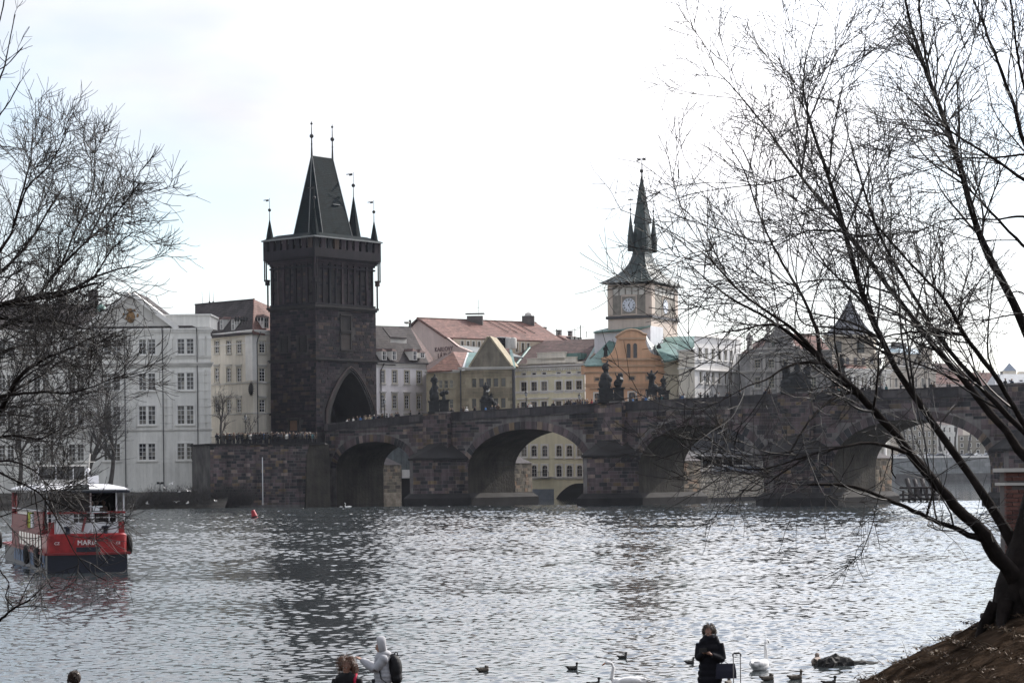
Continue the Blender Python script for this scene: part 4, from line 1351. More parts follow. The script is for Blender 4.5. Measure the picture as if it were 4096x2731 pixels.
# ---------------------------------------------------------------- tan stone house with two roofs
def tan_house():
    fr, W = frame_px(1706, 405, 2056, 402, 8.5)
    root = empty('tan_stone_house', fr, 'low tan stone house with pointed gable and small red hip roof', 'building')
    m_ts = M('tan_ashlar', (0.346, 0.301, 0.221), rough=.95, var=.25, scale=.5, streak=.25, bump=.3, bscale=2)
    zc = fr.loc(1760, 1484)[1]; zc2 = fr.loc(1920, 1471)[1]
    c1 = fr.loc(1846, 1500)[0]
    h1 = [fr.rect(1480 + a / 3.136, 1200 + b / 3.136, 1480 + c / 3.136, 1200 + d / 3.136) for a, b, c, d in
          ((860, 1005, 910, 1105), (930, 1005, 980, 1105), (995, 1000, 1045, 1102), (860, 1245, 910, 1370), (930, 1243, 980, 1370), (992, 1240, 1045, 1370))]
    h2 = [fr.rect(1480 + a / 3.136, 1200 + b / 3.136, 1480 + c / 3.136, 1200 + d / 3.136) for a, b, c, d in
          ((1285, 985, 1345, 1098), (1375, 982, 1440, 1096), (1465, 980, 1530, 1092), (1555, 978, 1620, 1090), (1650, 975, 1712, 1086),
           (1285, 1235, 1345, 1362), (1375, 1233, 1440, 1362), (1465, 1230, 1530, 1358), (1555, 1228, 1620, 1356), (1650, 1226, 1712, 1354))]
    mb = MB(); wall_holes(mb, c1, zc, h1, .3, z0=-9); bx, by = back_pt(fr, 0, 12); mb.poly([(bx, by, -9), (0, 0, -9), (0, 0, zc), (bx, by, zc)]); mb.build('wall', m_ts, root)
    y2 = -.8
    mb = MB(); wall_holes(mb, W, zc2, h2, .3, y=y2, x0=c1, z0=-9)
    bx, by = back_pt(fr, W, 12, -.5, y2); mb.poly([(W, y2, -9), (bx, by, -9), (bx, by, zc2), (W, y2, zc2)]); mb.poly([(c1, 0, -9), (c1, y2, -9), (c1, y2, zc2), (c1, 0, zc2)]); mb.build('wall', m_ts, root)
    for r in h1: window(root, r, 1, 2, m_tan, single=True, reveal=.3, bar=.06, sill=m_ts, sw=.02)
    for r in h2: window(root, r, 1, 1, m_ts, single=True, reveal=.3, bar=.06, y=y2, sw=.02)
    moulding(root, c1, zc - .35, .5, .45, m_greyd)
    moulding(root, W, zc2 - .4, .5, .4, m_greyd, x0=c1, y=y2)
    # ashlar joints of the two fronts as slightly raised blocks
    rng = random.Random(9)
    bl = lay_courses(c1 + .1, W - .1, 2.2, zc2 - .4, .5, .8, .9, 1.9, lambda a, b, c, d: not any(q[2] > a and q[0] < c and q[3] > b and q[1] < d for q in h2), rng)
    me = MB().box(0, -1, 0, 1, 0, 1).mesh('stone', m_tsb)
    for (s, z, w, h) in bl: link('stone', me, root, loc=(s + .02, y2, z + .02), scale=(w - .04, .02 + .02 * rng.random(), h - .04))
    g = fr.pts([(1480 + a / 3.136, 1200 + b / 3.136) for a, b in ((1250, 845), (1765, 828), (1490, 462))], y2)
    MB().prism(g, y2 - .02, 6).build('gable', M('gable_ashlar', (0.20, 0.18, 0.145), var=.3, scale=.5, streak=.25), root)
    mb = MB()
    for q0, q1 in ((g[0], g[2]), (g[2], g[1])):
        q0, q1 = np.array(q0), np.array(q1); d = (q1 - q0) / np.linalg.norm(q1 - q0); nn = np.array([-d[1], d[0]])
        mb.prism([q0, q1, q1 + nn * .3, q0 + nn * .3], y2 - .2, 6.2)
    mb.build('coping', m_ts, root)
    L = lambda zx, zy, D: fr.L(1480 + zx / 3.136, 1200 + zy / 3.136, D)
    ap = L(1040, 648, 409.5)
    mb = MB(); sheet(mb, [L(715, 893, 404), L(1155, 872, 403.5), ap]); mb.build('hip_roof', M('old_red_tile', (0.13, 0.065, 0.05), var=.35, rows=.36), root)
    mb = MB(); sheet(mb, [L(1155, 872, 403.5), L(1232, 655, 414), ap]); mb.build('side_roof', m_tile, root)
    mb = MB(); sheet(mb, [ap, L(715, 893, 404), L(700, 800, 420)]); mb.build('rear_roof', m_tile_dark, root)
    mb = MB(); sheet(mb, [L(1232, 655, 414), L(1385, 655, 414), L(1245, 842, 403), L(1188, 842, 403)]); mb.build('copper_valley', m_copper, root)
    mb = MB(); sheet(mb, [L(1222, 655, 413.6), L(1238, 655, 413.6), L(1190, 866, 402.5), L(1150, 870, 402.5)]); mb.build('white_flashing', m_white, root)
    mb = MB(); sheet(mb, [L(1600, 603, 412), L(1756, 608, 414), L(1790, 832, 402), L(1735, 826, 402)]); mb.build('right_roof', m_tile, root)
    mb = MB(); sheet(mb, [L(1748, 615, 413), L(1780, 615, 413), L(1830, 850, 401.4), L(1785, 850, 401.4)]); mb.build('copper_verge', m_copper, root)
    for s in (fr.loc(1846, 1500)[0], W + .15): MB().tube([(s, y2 - .1, zc2 - .4), (s, y2 - .1, -4)], .12 if s < W else .3, 6).build('downpipe', m_gutter, root)


m_tsb = M('tan_ashlar_block', None, rough=.95, var=.25, scale=.5, streak=.2, rnd=[(0, (.20, .175, .125)), (.5, (.24, .205, .15)), (1, (.29, .25, .18))])
tan_house()


# ---------------------------------------------------------------- yellow house, its foot in the water
def yellow_house():
    fr, W = frame_px(2060, 436, 2340, 428, 0.0)
    root = empty('yellow_mill_house', fr, 'pale yellow house with white window surrounds and arched mill floors below', 'building')
    m_yel = M('yellow_render', (0.726, 0.682, 0.506), rough=.9, var=.1, scale=.25, streak=.1)
    Z6 = lambda zx, zy: (2040 + zx / 3.409, 1240 + zy / 3.409)
    cols = [(155, 222), (293, 360), (430, 497), (630, 696), (768, 836), (907, 972)]
    cols2 = [(150, 228), (290, 368), (428, 506), (625, 703), (765, 843), (903, 980)]
    zc = fr.loc(2200, 1471)[1]
    holes = []

    def hr(a, zt_, b, zb_):
        dz = -(((a + b) / 2) - 500) * .027
        u0, v0 = Z6(a, zt_ + dz); u1, v1 = Z6(b, zb_ + dz)
        return fr.rect(u0, v0, u1, v1)
    r1 = [hr(a + 5, 850, b - 5, 903) for a, b in cols]
    r2 = [hr(a, 975, b, 1116) for a, b in cols2]
    r3 = [hr(a, 1245, b, 1390) for a, b in cols2]
    ar = []
    for u0, u1 in ((2084, 2107), (2125, 2147), (2168, 2190), (2225, 2247), (2266, 2289), (2308, 2329)):
        for v0, v1 in ((1781, 1825), (1860, 1906)): ar.append(fr.rect(u0, v0, u1, v1))
    shell(root, fr, W, zc, 16, r1 + r2 + r3 + ar, m_yel)
    for r in r1: window(root, r, 1, 1, m_white, single=True, surround=m_trim, sw=.14)
    for r in r2 + r3: window(root, r, 2, 2, m_tan, single=True, surround=m_trim, sw=.3, bar=.04)
    for r in ar: window(root, r, 2, 3, m_greyd, single=True, arch=True, wall_mat=m_yel, surround=m_trim, sw=.3, sill=m_greyd)
    moulding(root, W, zc - .2, .7, .6, m_trim, steps=3)
    mb = MB()
    for i in range(30): mb.box(W * (i + .2) / 30, -.32, zc - .55, W * (i + .7) / 30, .0, zc - .22)
    mb.build('dentil_row', m_trim, root)
    for zy in (905, 1125): moulding(root, W, fr.loc(*Z6(500, zy))[1], .45, .14, m_trim, steps=2, name='band')
    for a, b in ((105, 530), (580, 1000)):
        s0, z = fr.loc(*Z6(a, 1222)); s1, _ = fr.loc(*Z6(b, 1212))
        MB().box(s0, -.4, z, s1, .02, z + .3).build('door_hood', m_trim, root)
    # stepped attic
    for a, b, t, bt in ((80, 1000, 742, 790), (230, 895, 668, 742), (368, 742, 590, 668)):
        s0, z0, s1, z1 = fr.rect(*Z6(a, t), *Z6(b, bt))
        MB().box(s0, .1, z0 - .2, s1, .9, z1).box(s0 - .1, .0, z1, s1 + .1, 1.0, z1 + .14).build('attic', m_cream, root)
    L = lambda zx, zy, D: fr.L(*Z6(zx, zy), D)
    e0, e1 = L(60, 775, 435.5), L(1020, 742, 427.5); r0, q1 = L(338, 425, 448), L(1240, 385, 440)
    mb = MB(); sheet(mb, [e0, e1, q1, r0]); mb.build('roof', m_tile_dark, root)
    mb = MB(); sheet(mb, [L(-260, 520, 452), e0, r0]); mb.build('left_roof', m_tile_dark, root)
    mb = MB(); sheet(mb, [r0, q1, L(1240, 600, 455), L(338, 640, 462)]); mb.build('rear_roof', m_tile_dark, root)
    MB().tube([e0, r0], .32, 5).build('copper_hip', m_copper, root)
    mb = MB(); sheet(mb, [L(1215, 385, 439.6), L(1385, 376, 440), L(1085, 748, 426.6), L(1000, 748, 427)], .35); mb.build('copper_verge', m_copper, root)
    mb = MB(); sheet(mb, [L(1275, 383, 439.2), L(1352, 379, 439.4), L(1160, 600, 431.4), L(1085, 660, 429.4)], .1); mb.build('rusty_sheet', M('rusty_copper', (0.26, 0.21, 0.16), var=.3), root)
    a = L(770, 610, 431); MB().box(a[0] - .3, a[1], a[2] - 1, a[0] + 3.2, a[1] + 2.5, a[2] + .3).build('roof_window', m_copper, root)
    # the water level: ledge, wheel arch, plinth, balcony
    zl = fr.loc(2250, 1910)[1]
    moulding(root, W, zl - .1, .35, .3, m_trim, name='ledge')
    x0, x1 = fr.loc(2225, 1990)[0], fr.loc(2336, 1990)[0]; zt_ = fr.loc(2300, 1932)[1]
    pts = [(x0, 0)] + [(x0 + (x1 - x0) * i / 14, max(.15, zt_ * math.sin(math.pi * min(.5 + .0, i / 14 * .62)) ** .8)) for i in range(1, 15)] + [(x1, 0)]
    MB().prism(pts, -.06, .3).build('mill_arch', M('opening_shade', (0.02, 0.022, 0.024), rough=.4, var=.2), root)  # dark slab on the wall: shade of the open arch put into the colour
    MB().box(0, -.1, -1, x0 - .5, .05, 1.9).build('plinth', M('blue_grey_plinth', (0.20, 0.23, 0.27), var=.2), root)
    s0, s1 = fr.loc(2163, 1910)[0], fr.loc(2209, 1910)[0]
    bal = MB().box(s0, -1.5, zl + .1, s1, 0, zl + .3).build('balcony', m_trim, root)
    mb = MB().box(s0, -1.5, zl + 1.2, s1, -1.44, zl + 1.28)
    for i in range(8): mb.box(s0 + (s1 - s0) * i / 7.1, -1.5, zl + .3, s0 + (s1 - s0) * i / 7.1 + .05, -1.45, zl + 1.2)
    mb.build('railing', m_iron, bal)


yellow_house()


# ---------------------------------------------------------------- orange waterworks house with the curved gable
def robed(mb, x, y, z, h, lean=0.0, arm=None, arm2=None, mi=0):
    """a standing draped figure; arm: (dx, dz) of a raised or stretched hand in units of height"""
    r = h * .16
    prof = [(r * 1.25, 0), (r * 1.2, h * .05), (r * .95, h * .35), (r * .85, h * .52), (r * 1.08, h * .68), (r * 1.05, h * .78), (r * .5, h * .84), (r * .38, h * .86)]
    mb.lathe(prof, (x, y, z), 9, mi, True, 0, 1.0, .8)
    mb.ball((x + lean * h, y, z + h * .925), h * .07, 9, mi, sz=1.2)
    for sg, a in ((-1, arm), (1, arm2)):
        if a: mb.tube([(x + sg * r * .8, y, z + h * .77), (x + sg * r * .8 + a[0] * h * .5, y - .02, z + h * .77 + a[1] * h * .45 - .03 * h), (x + sg * r * .8 + a[0] * h, y - .05, z + h * .77 + a[1] * h)], [h * .05, h * .042, h * .03], 6, mi)
        else: mb.tube([(x + sg * r * .9, y, z + h * .77), (x + sg * r * 1.25, y - .02, z + h * .6), (x + sg * r * .5, y - r * .8, z + h * .52)], [h * .052, h * .048, h * .035], 6, mi)


m_stat = M('sooty_sandstone', (0.026, 0.027, 0.028), rough=.9, var=.5, scale=1.2, bump=.4, bscale=3)


def orange_house():
    fr, W = frame_px(2342, 421, 2662, 424, 6.0)
    root = empty('orange_gabled_house', fr, 'orange house with curved gable and twin arched windows below clock tower', 'building')
    m_or = M('orange_render', (0.616, 0.374, 0.237), rough=.9, var=.12, scale=.2, streak=.14)
    m_ord = M('orange_trim', (0.46, 0.31, 0.21), rough=.9, var=.15)
    Z6 = lambda zx, zy: (2040 + zx / 3.409, 1240 + zy / 3.409)
    zc = fr.loc(2480, 1488)[1]
    holes = [fr.rect(*Z6(a, b), *Z6(c, d)) for a, b, c, d in ((1155, 920, 1225, 968), (1618, 900, 1706, 960), (1852, 895, 1940, 955))]
    doors = [fr.rect(*Z6(a, b), *Z6(c, d)) for a, b, c, d in ((1150, 1132, 1222, 1360), (1615, 1118, 1716, 1360), (1868, 1118, 1946, 1360), (1380, 1130, 1460, 1360))]
    shell(root, fr, W, zc, 16, holes + doors, m_or)
    for zx0, zx1, zy in ((1015, 1262, 755), (2066, 2110, 720)):
        s0, z1 = fr.loc(*Z6(zx0, zy)); s1, _ = fr.loc(*Z6(zx1, zy)); MB().box(s0, .02, zc - .3, s1, 3, z1).build('upper_wall', m_or, root)
    for r in holes: window(root, r, 1, 1, m_ord, single=True, surround=m_ord, sw=.18, bar=.08)
    for r in doors: window(root, r, 2, 3, m_ord, single=True, arch=True, wall_mat=m_or, surround=m_trim, sw=.2)
    g = [(1262, 850), (1262, 645), (1320, 640), (1365, 615), (1405, 575), (1435, 525), (1458, 460), (1475, 388), (1850, 388), (1852, 450), (1868, 500), (1892, 545), (1925, 585), (1965, 607), (2062, 628), (2066, 850)]
    gp = fr.pts([Z6(*q) for q in g])
    hw = [fr.rect(*Z6(a, b), *Z6(c, d)) for a, b, c, d in ((1590, 455, 1642, 655), (1678, 452, 1731, 655))]
    gable = MB().prism(gp[::-1], 0.0, 1.2).build('gable', m_or, root)
    for r in hw:                                            # blind arched windows, set in raised frames
        k = 8; w = (r[2] - r[0]) / 2; cx = (r[0] + r[2]) / 2
        pts = [(r[0], r[1]), (r[2], r[1])] + [(cx + w * math.cos(math.pi * i / k), r[3] - w + w * math.sin(math.pi * i / k)) for i in range(k + 1)]
        MB().prism(pts, -.05, .02).build('window', m_glass, gable)
        po = [(cx + (x - cx) * 1.22, r[1] - .2 + (z - r[1]) * 1.07) for x, z in pts]
        mb = MB(); n = len(pts)
        mb.add([(x, -.16, z) for x, z in pts] + [(x, -.16, z) for x, z in po] + [(x, .0, z) for x, z in po] + [(x, .0, z) for x, z in pts],
               [[i, (i + 1) % n, n + (i + 1) % n, n + i] for i in range(n)] + [[n + i, n + (i + 1) % n, 2 * n + (i + 1) % n, 2 * n + i] for i in range(n)] + [[3 * n + i, 3 * n + (i + 1) % n, (i + 1) % n, i] for i in range(n)])
        mb.build('window_frame', m_ord, gable)
    arc = [(1450, 357), (1490, 337), (1530, 305), (1590, 280), (1655, 271), (1720, 280), (1780, 307), (1815, 333), (1862, 340)]
    ap = fr.pts([Z6(*q) for q in arc])
    base = fr.pts([Z6(1850, 388), Z6(1475, 388)])
    MB().prism((ap + base)[::-1], -.1, 1.3).build('gable_head', m_or, gable)
    MB().tube([(x, -.25, z + .1) for x, z in ap], .2, 6).build('head_moulding', m_ord, gable)
    for zy, e in ((385, .25), (668, .35), (760, .2)):
        a, b = (1475, 1850) if zy < 400 else ((1262, 2066) if zy < 700 else (1030, 2110))
        s0, z = fr.loc(*Z6(a, zy)); s1, _ = fr.loc(*Z6(b, zy))
        MB().box(s0 - e * .5, -e, z - .2, s1 + e * .5, .02, z + .2).build('band', m_ord, root)
    for zy in (850, 1005, 1030):
        z = fr.loc(*Z6(1500, zy))[1]
        moulding(root, W, z - .2, .4 if zy < 900 else .2, .32 if zy < 900 else .15, m_ord, name='band')
    for a, b in ((1090, 1215), (1560, 1900)):
        s0, z = fr.loc(*Z6(a, 1075)); s1, _ = fr.loc(*Z6(b, 1075))
        MB().box(s0, -.35, z, s1, .02, z + .3).build('door_hood', m_ord, root)
    L = lambda zx, zy, D: fr.L(*Z6(zx, zy), D)
    mb = MB(); sheet(mb, [L(1020, 752, 420.5), L(1290, 745, 421), L(1480, 390, 431), L(1375, 388, 431)]); mb.build('copper_roof', m_copper, root)
    mb = MB(); sheet(mb, [L(1840, 350, 424), L(2108, 408, 438), L(2072, 632, 426), L(1960, 600, 424), L(1880, 520, 423.6)]); rr = mb.build('lit_metal_roof', M('zinc_sheet', (0.42, 0.43, 0.43), rough=.45, var=.15, metal=.3), root)
    for i in range(9):
        f = i / 8
        a = L(1850 + 250 * f, 356 + 56 * f, 424 + 14 * f); b = L(1890 + 180 * f, 560 + 70 * f, 423.8 + 2.2 * f)
        MB().tube([a, b], .06, 4).build('seam', m_lead, rr)
    s, z = fr.loc(*Z6(1300, 645))
    for zx, zy in ((1305, 640), (2030, 612)):
        s, z = fr.loc(*Z6(zx, zy), .6)
        mb = MB(); robed(mb, s, .6, z, 2.4); mb.box(s - .4, .2, z - .3, s + .4, 1.0, z + .05)
        link('roof_statue', fuse(mb, .07, m_stat, 'roof_statue', 1), root)


orange_house()


# ---------------------------------------------------------------- clock tower
def clock_tower():
    ZT = lambda zx, zy: (2360 + zx / 1.911, 580 + zy / 1.911)
    D0 = 428.0
    c = P(*ZT(467, 1300), D0)
    al = math.radians(30)
    frF = Frame(c[0], c[1], -math.radians(24), 8.0)        # front-left face ends at the corner (x<0), right face beyond
    # widths from the picture
    sL = frF.loc(*ZT(137, 1300))[0]
    frR = Frame(c[0], c[1], math.radians(66), 8.0)
    sR = frR.loc(*ZT(668, 1300))[0]
    Wd = -sL; Wr = sR
    root = empty('clock_tower', frF, 'pink clock tower with bell-shaped copper roof and slender spire', 'tower')
    z = lambda v: frF.loc(2604, v)[1]
    V = lambda zy: 580 + zy / 1.911
    zt_, zl = z(V(1058)), z(V(1308))
    m_pk = M('pink_tower_render', (0.55, 0.47, 0.41), rough=.9, var=.12, scale=.3, streak=.15)
    m_gs = M('sgraffito_grey', (0.24, 0.225, 0.20), rough=.9, var=.25, scale=1.2, streak=.2)
    MB().box(-Wd, 0, 0, 0, Wr, zt_).build('wall', m_pk, root)
    # grey panels, pilasters, clocks
    faces = [('F', Wd, lambda a, y, zz: (-Wd + a, -y, zz)), ('R', Wr, lambda a, y, zz: (y, a, zz))]
    m_dial = M('clock_dial', (0.62, 0.66, 0.74), rough=.5, var=.06)
    for nm, w, f in faces:
        def slab(mb, a0, a1, z0, z1, y0, y1, mi=0):
            pts = [f(a, y, zz) for zz in (z0, z1) for a, y in ((a0, y0), (a1, y0), (a1, y1), (a0, y1))]
            mb.add(pts, BOXF.tolist(), mi)
        mb = MB(); slab(mb, .12 * w, .88 * w, zl + .5, zt_ - .3, -.02, .08); mb.build('panel', m_gs, root)
        for k in range(5):                                  # painted frames stand slightly proud
            mb = MB(); a = (.14 + .148 * k) * w
            slab(mb, a, a + .11 * w, zt_ - 2.1, zt_ - .7, .08, .14); mb.build('frieze_panel', m_greyd, root)
        cz = z(V(1217)); r = 27.5 * .0492
        am = .5 * w
        mb = MB(); slab(mb, am - r * 1.22, am + r * 1.22, cz - r * 1.45, cz + r * 1.55, .08, .2); fr_ = mb.build('clock_frame', m_pk, root)
        mb = MB(); slab(mb, am - r * 1.05, am + r * 1.05, cz - r * 1.25, cz + r * 1.25, .2, .24); mb.build('dial_panel', m_gs, fr_)
        mb = MB(); k = 32
        ring = [(am + r * math.cos(2 * math.pi * i / k), cz + r * math.sin(2 * math.pi * i / k)) for i in range(k)]
        n0 = [f(a, .24, b) for a, b in ring]; n1 = [f(a, .30, b) for a, b in ring]
        mb.loft([n0, n1], 0, False); mb.build('dial', m_dial, fr_)
        mb = MB()
        for h in range(12):                                 # hour strokes
            a = math.radians(30 * h); d = np.array([math.sin(a), math.cos(a)]); t = np.array([d[1], -d[0]])
            for off in ((-.16, 0.0, .16) if h in (0, 3, 4, 8, 9) else ((-.09, .09) if h % 2 else (0.0,))):
                p0 = np.array([am, cz]) + d * r * .64 + t * off * .8; p1 = np.array([am, cz]) + d * r * .94 + t * off
                e = t * .045
                mb.add([f(*(q[0], .31, q[1])) for q in (p0 - e, p0 + e, p1 + e, p1 - e)], [[0, 1, 2, 3]])
        tag(mb.build('numerals', m_iron, fr_), kind='stuff')
        for ang, ln, wd in ((25, .55, .09), (158, .85, .06)):
            a = math.radians(ang); d = np.array([math.sin(a), math.cos(a)]); t = np.array([d[1], -d[0]]) * wd
            o = np.array([am, cz]); mb = MB()
            mb.add([f(q[0], .33, q[1]) for q in (o - d * r * .15 - t, o - d * r * .15 + t, o + d * r * ln + t * .4, o + d * r * ln - t * .4)], [[0, 1, 2, 3]])
            mb.build('hand', m_iron, fr_)
        for a in (0.0, .88):
            mb = MB(); slab(mb, a * w, (a + .12) * w, zl + .5, zt_ - .3, -.01, .16); mb.build('pilaster', m_pk, root)
    e = .35
    MB().slab([(-Wd - e, -e), (e, -e), (e, Wr + e), (-Wd - e, Wr + e)], zl - .3, zl + .25).build('ledge', m_gutter, root)
    # bell roof: square sections
    cx, cy = -Wd / 2, Wr / 2
    half = (Wd + Wr) / 4
    secs = [(1045, 1.27), (1030, 1.14), (1000, .93), (965, .74), (930, .62), (880, .50), (830, .43), (790, .40), (770, .44), (750, .41), (690, .39), (640, .36), (560, .30)]
    k = Wd / Wr
    rings = []
    for zy, q in secs:
        zz = z(V(zy)); hx, hy = q * Wd / 2, q * Wr / 2
        if zy > 1010:
            rings.append([(cx - hx, cy - hy, zz), (cx, cy - hy, zz), (cx + hx, cy - hy, zz), (cx + hx, cy, zz), (cx + hx, cy + hy, zz), (cx, cy + hy, zz), (cx - hx, cy + hy, zz), (cx - hx, cy, zz)])
        else:
            t = min(1, (1010 - zy) / 200) * .3
            rings.append([(cx - hx * (1 - t), cy - hy * (1 - t), zz), (cx, cy - hy, zz), (cx + hx * (1 - t), cy - hy * (1 - t), zz), (cx + hx, cy, zz), (cx + hx * (1 - t), cy + hy * (1 - t), zz), (cx, cy + hy, zz), (cx - hx * (1 - t), cy + hy * (1 - t), zz), (cx - hx, cy, zz)])
    roof = MB().loft(rings, 0, False).build('roof', M('dark_copper', (0.026, 0.042, 0.040), rough=.5, var=.4, scale=.5, streak=.3, spec=.4), root)
    m_sp = MATS['dark_copper']
    for i in range(7):                                      # standing seams on the skirt
        for sd in (0, 1):
            fpts = []
            for zy, q in secs[:7]:
                zz = z(V(zy)) + .05; hx, hy = q * Wd / 2, q * Wr / 2; tt = -1 + 2 * (i + .5) / 7
                fpts.append((cx + tt * hx, cy - hy, zz) if sd == 0 else (cx + hx, cy + tt * hy, zz))
            MB().tube(fpts, .05, 4).build('seam', m_sp, roof)
    hs = z(V(560)); ha = z(V(228))
    sp = MB().lathe([(.31 * half, 0), (.24 * half, (ha - hs) * .25), (.10 * half, (ha - hs) * .86), (.05 * half, ha - hs)], (cx, cy, hs), 8, 0, False).build('spire', m_sp, root)
    zz = ha
    mb = MB().lathe([(.2, 0), (.38, .05), (.12, .9), (.07, 1.9)], (cx, cy, zz), 8).ball((cx, cy, z(V(152))), .38, 12).tube([(cx, cy, zz + 1.5), (cx, cy, z(V(35)))], [.09, .04], 6)
    zv = z(V(60))
    for q in (-1, 1): mb.prism([(cx + q * .15, zv - .15), (cx + q * 1.2, zv - .35), (cx + q * .8, zv), (cx + q * 1.2, zv + .3), (cx + q * .15, zv + .2)][::-q], cy - .04, cy + .04)
    mb.build('finial', m_iron, sp)
    for dx, dy in ((-1, -1), (1, -1), (1, 1), (-1, 1)):
        x, y = cx + dx * .33 * Wd / 2, cy + dy * .33 * Wr / 2
        z0, z1 = z(V(775)), z(V(500))
        o = MB().lathe([(.62, -.2), (.72, 0), (.70, 1.6), (.78, 1.7), (.62, 3.2), (.10, z1 - z0)], (x, y, z0), 8, 0, False).build('pinnacle', m_sp, root)
        MB().tube([(x, y, z1), (x, y, z1 + 3.4)], [.08, .03], 5).ball((x, y, z(V(458))), .26, 9).prism([(x - .6, z1 + 3.0), (x + .6, z1 + 3.0), (x + .5, z1 + 3.2), (x - .5, z1 + 3.2)], y - .03, y + .03).build('finial', m_iron, o)


clock_tower()


def low_white_wing():
    fr, W = frame_px(2372, 432, 2604, 426, 8.0)
    root = empty('white_wing', fr, 'low white wing with green lead roof at foot of clock tower', 'building')
    Z6 = lambda zx, zy: (2040 + zx / 3.409, 1240 + zy / 3.409)
    pts = fr.pts([Z6(1150, 395), Z6(1150, 300), Z6(1400, 268), Z6(1720, 262), Z6(1915, 215), Z6(1915, 395)])
    lo = [(pts[0][0], 0), *pts[1:-1], (pts[-1][0], 0)]
    MB().prism(lo[::-1], 0, 6).build('wall', M('bright_white_render', (0.66, 0.65, 0.68), var=.08, streak=.1), root)
    L = lambda zx, zy, D: fr.L(*Z6(zx, zy), D)
    mb = MB(); sheet(mb, [L(1135, 298, 431), L(1400, 268, 428.5), L(1720, 262, 427), L(1915, 212, 425.6), L(1915, 203, 429), L(1395, 232, 433), L(1160, 285, 434)], .25); mb.build('roof', m_copper, root)


low_white_wing()


# ---------------------------------------------------------------- white modern-faced house and the copper roof beside it
def white_block():
    Z8 = lambda zx, zy: (2640 + zx / 3.409, 1180 + zy / 3.409)
    fr, W = frame_px(2780, 410, 2966, 424, 6.0)
    root = empty('white_block_house', fr, 'white house with two rows of tall windows under round-edged roof', 'building')
    m_wb = M('bright_render', (0.780, 0.766, 0.753), rough=.9, var=.08, scale=.2, streak=.1)
    cols1 = [(520, 565), (612, 655), (703, 743), (790, 833), (875, 915), (952, 990)]; cols2 = [(537, 580), (623, 667), (708, 750), (798, 838), (882, 920), (965, 1000)]
    holes = []
    for a, b in cols1: holes.append(fr.rect(*Z8(a, 716 + (a - 520) * .085), *Z8(b, 865 + (a - 520) * .08)))
    for a, b in cols2: holes.append(fr.rect(*Z8(a, 1043 + (a - 537) * .07), *Z8(b, 1190 + (a - 537) * .07)))
    holes.append(fr.rect(*Z8(1055, 830), *Z8(1086, 960)))
    zc = fr.loc(*Z8(500, 560))[1]
    shell(root, fr, W, zc, 12, holes, m_wb, reveal=.4)
    for r in holes: window(root, r, 1, 2, m_tan, single=True, reveal=.4, surround=m_trim, sw=.12, sill=m_trim)
    s0, z = fr.loc(*Z8(490, 1020))
    moulding(root, W, z - .2, .35, .3, m_trim, name='ledge')
    mb = MB(); pr = [(0.0, -.5), (.9, -.2), (1.4, .6), (2.2, .8), (12, 1.2)]
    (ax, ay), (bx, by) = back_pt(fr, 0, 11, .5), back_pt(fr, W, 11, -.5)
    mb.add([(-.2, -.35, zc), (-.2, -.2, zc + .35), (-.1, .3, zc + .6), (ax, ay, zc + .9), (W + .3, -.35, zc), (W + .3, -.2, zc + .35), (W + .2, .3, zc + .6), (bx, by, zc + .9)], [[0, 4, 5, 1], [1, 5, 6, 2], [2, 6, 7, 3]])
    mb.build('roof', m_trim, root)
    # darker left wing
    frB, WB = frame_px(2716, 414, 2780, 410, 6.0)
    b = empty('left_wing', None); b.parent = root; b.matrix_local = fr.matrix().inverted() @ frB.matrix()
    zc2 = frB.loc(*Z8(400, 745))[1]
    (ax, ay), (bx, by) = back_pt(frB, 0, 9, .5), back_pt(frB, WB, 9); MB().slab([(0, 0), (WB, 0), (bx, by), (ax, ay)], -6, zc2).build('wall', m_cream, b)
    moulding(b, WB, zc2 - .3, .4, .3, m_trim); moulding(b, WB, frB.loc(*Z8(400, 1005))[1], .3, .2, m_trim, name='band')
    # copper roof to the left
    fr2, W2 = frame_px(2640, 424, 2790, 418, 6.0)
    r2 = empty('copper_roofed_house', fr2, 'house with broad green copper roof beside the orange gable', 'building')
    L = lambda zx, zy, D: fr2.L(*Z8(zx, zy), D)
    mb = MB(); sheet(mb, [L(-60, 720, 423), L(60, 890, 419), L(330, 835, 417), L(490, 650, 424), L(485, 558, 432), L(-60, 575, 438)], .4); rr = mb.build('roof', m_copper, r2)
    zz = fr2.loc(*Z8(200, 880))[1]
    (ax, ay), (bx, by) = back_pt(fr2, 0, 9, .5), back_pt(fr2, W2 * .85, 9); MB().slab([(0, .5), (W2 * .85, .5), (bx, by), (ax, ay)], -6, zz).build('wall', m_tan, r2)


white_block()


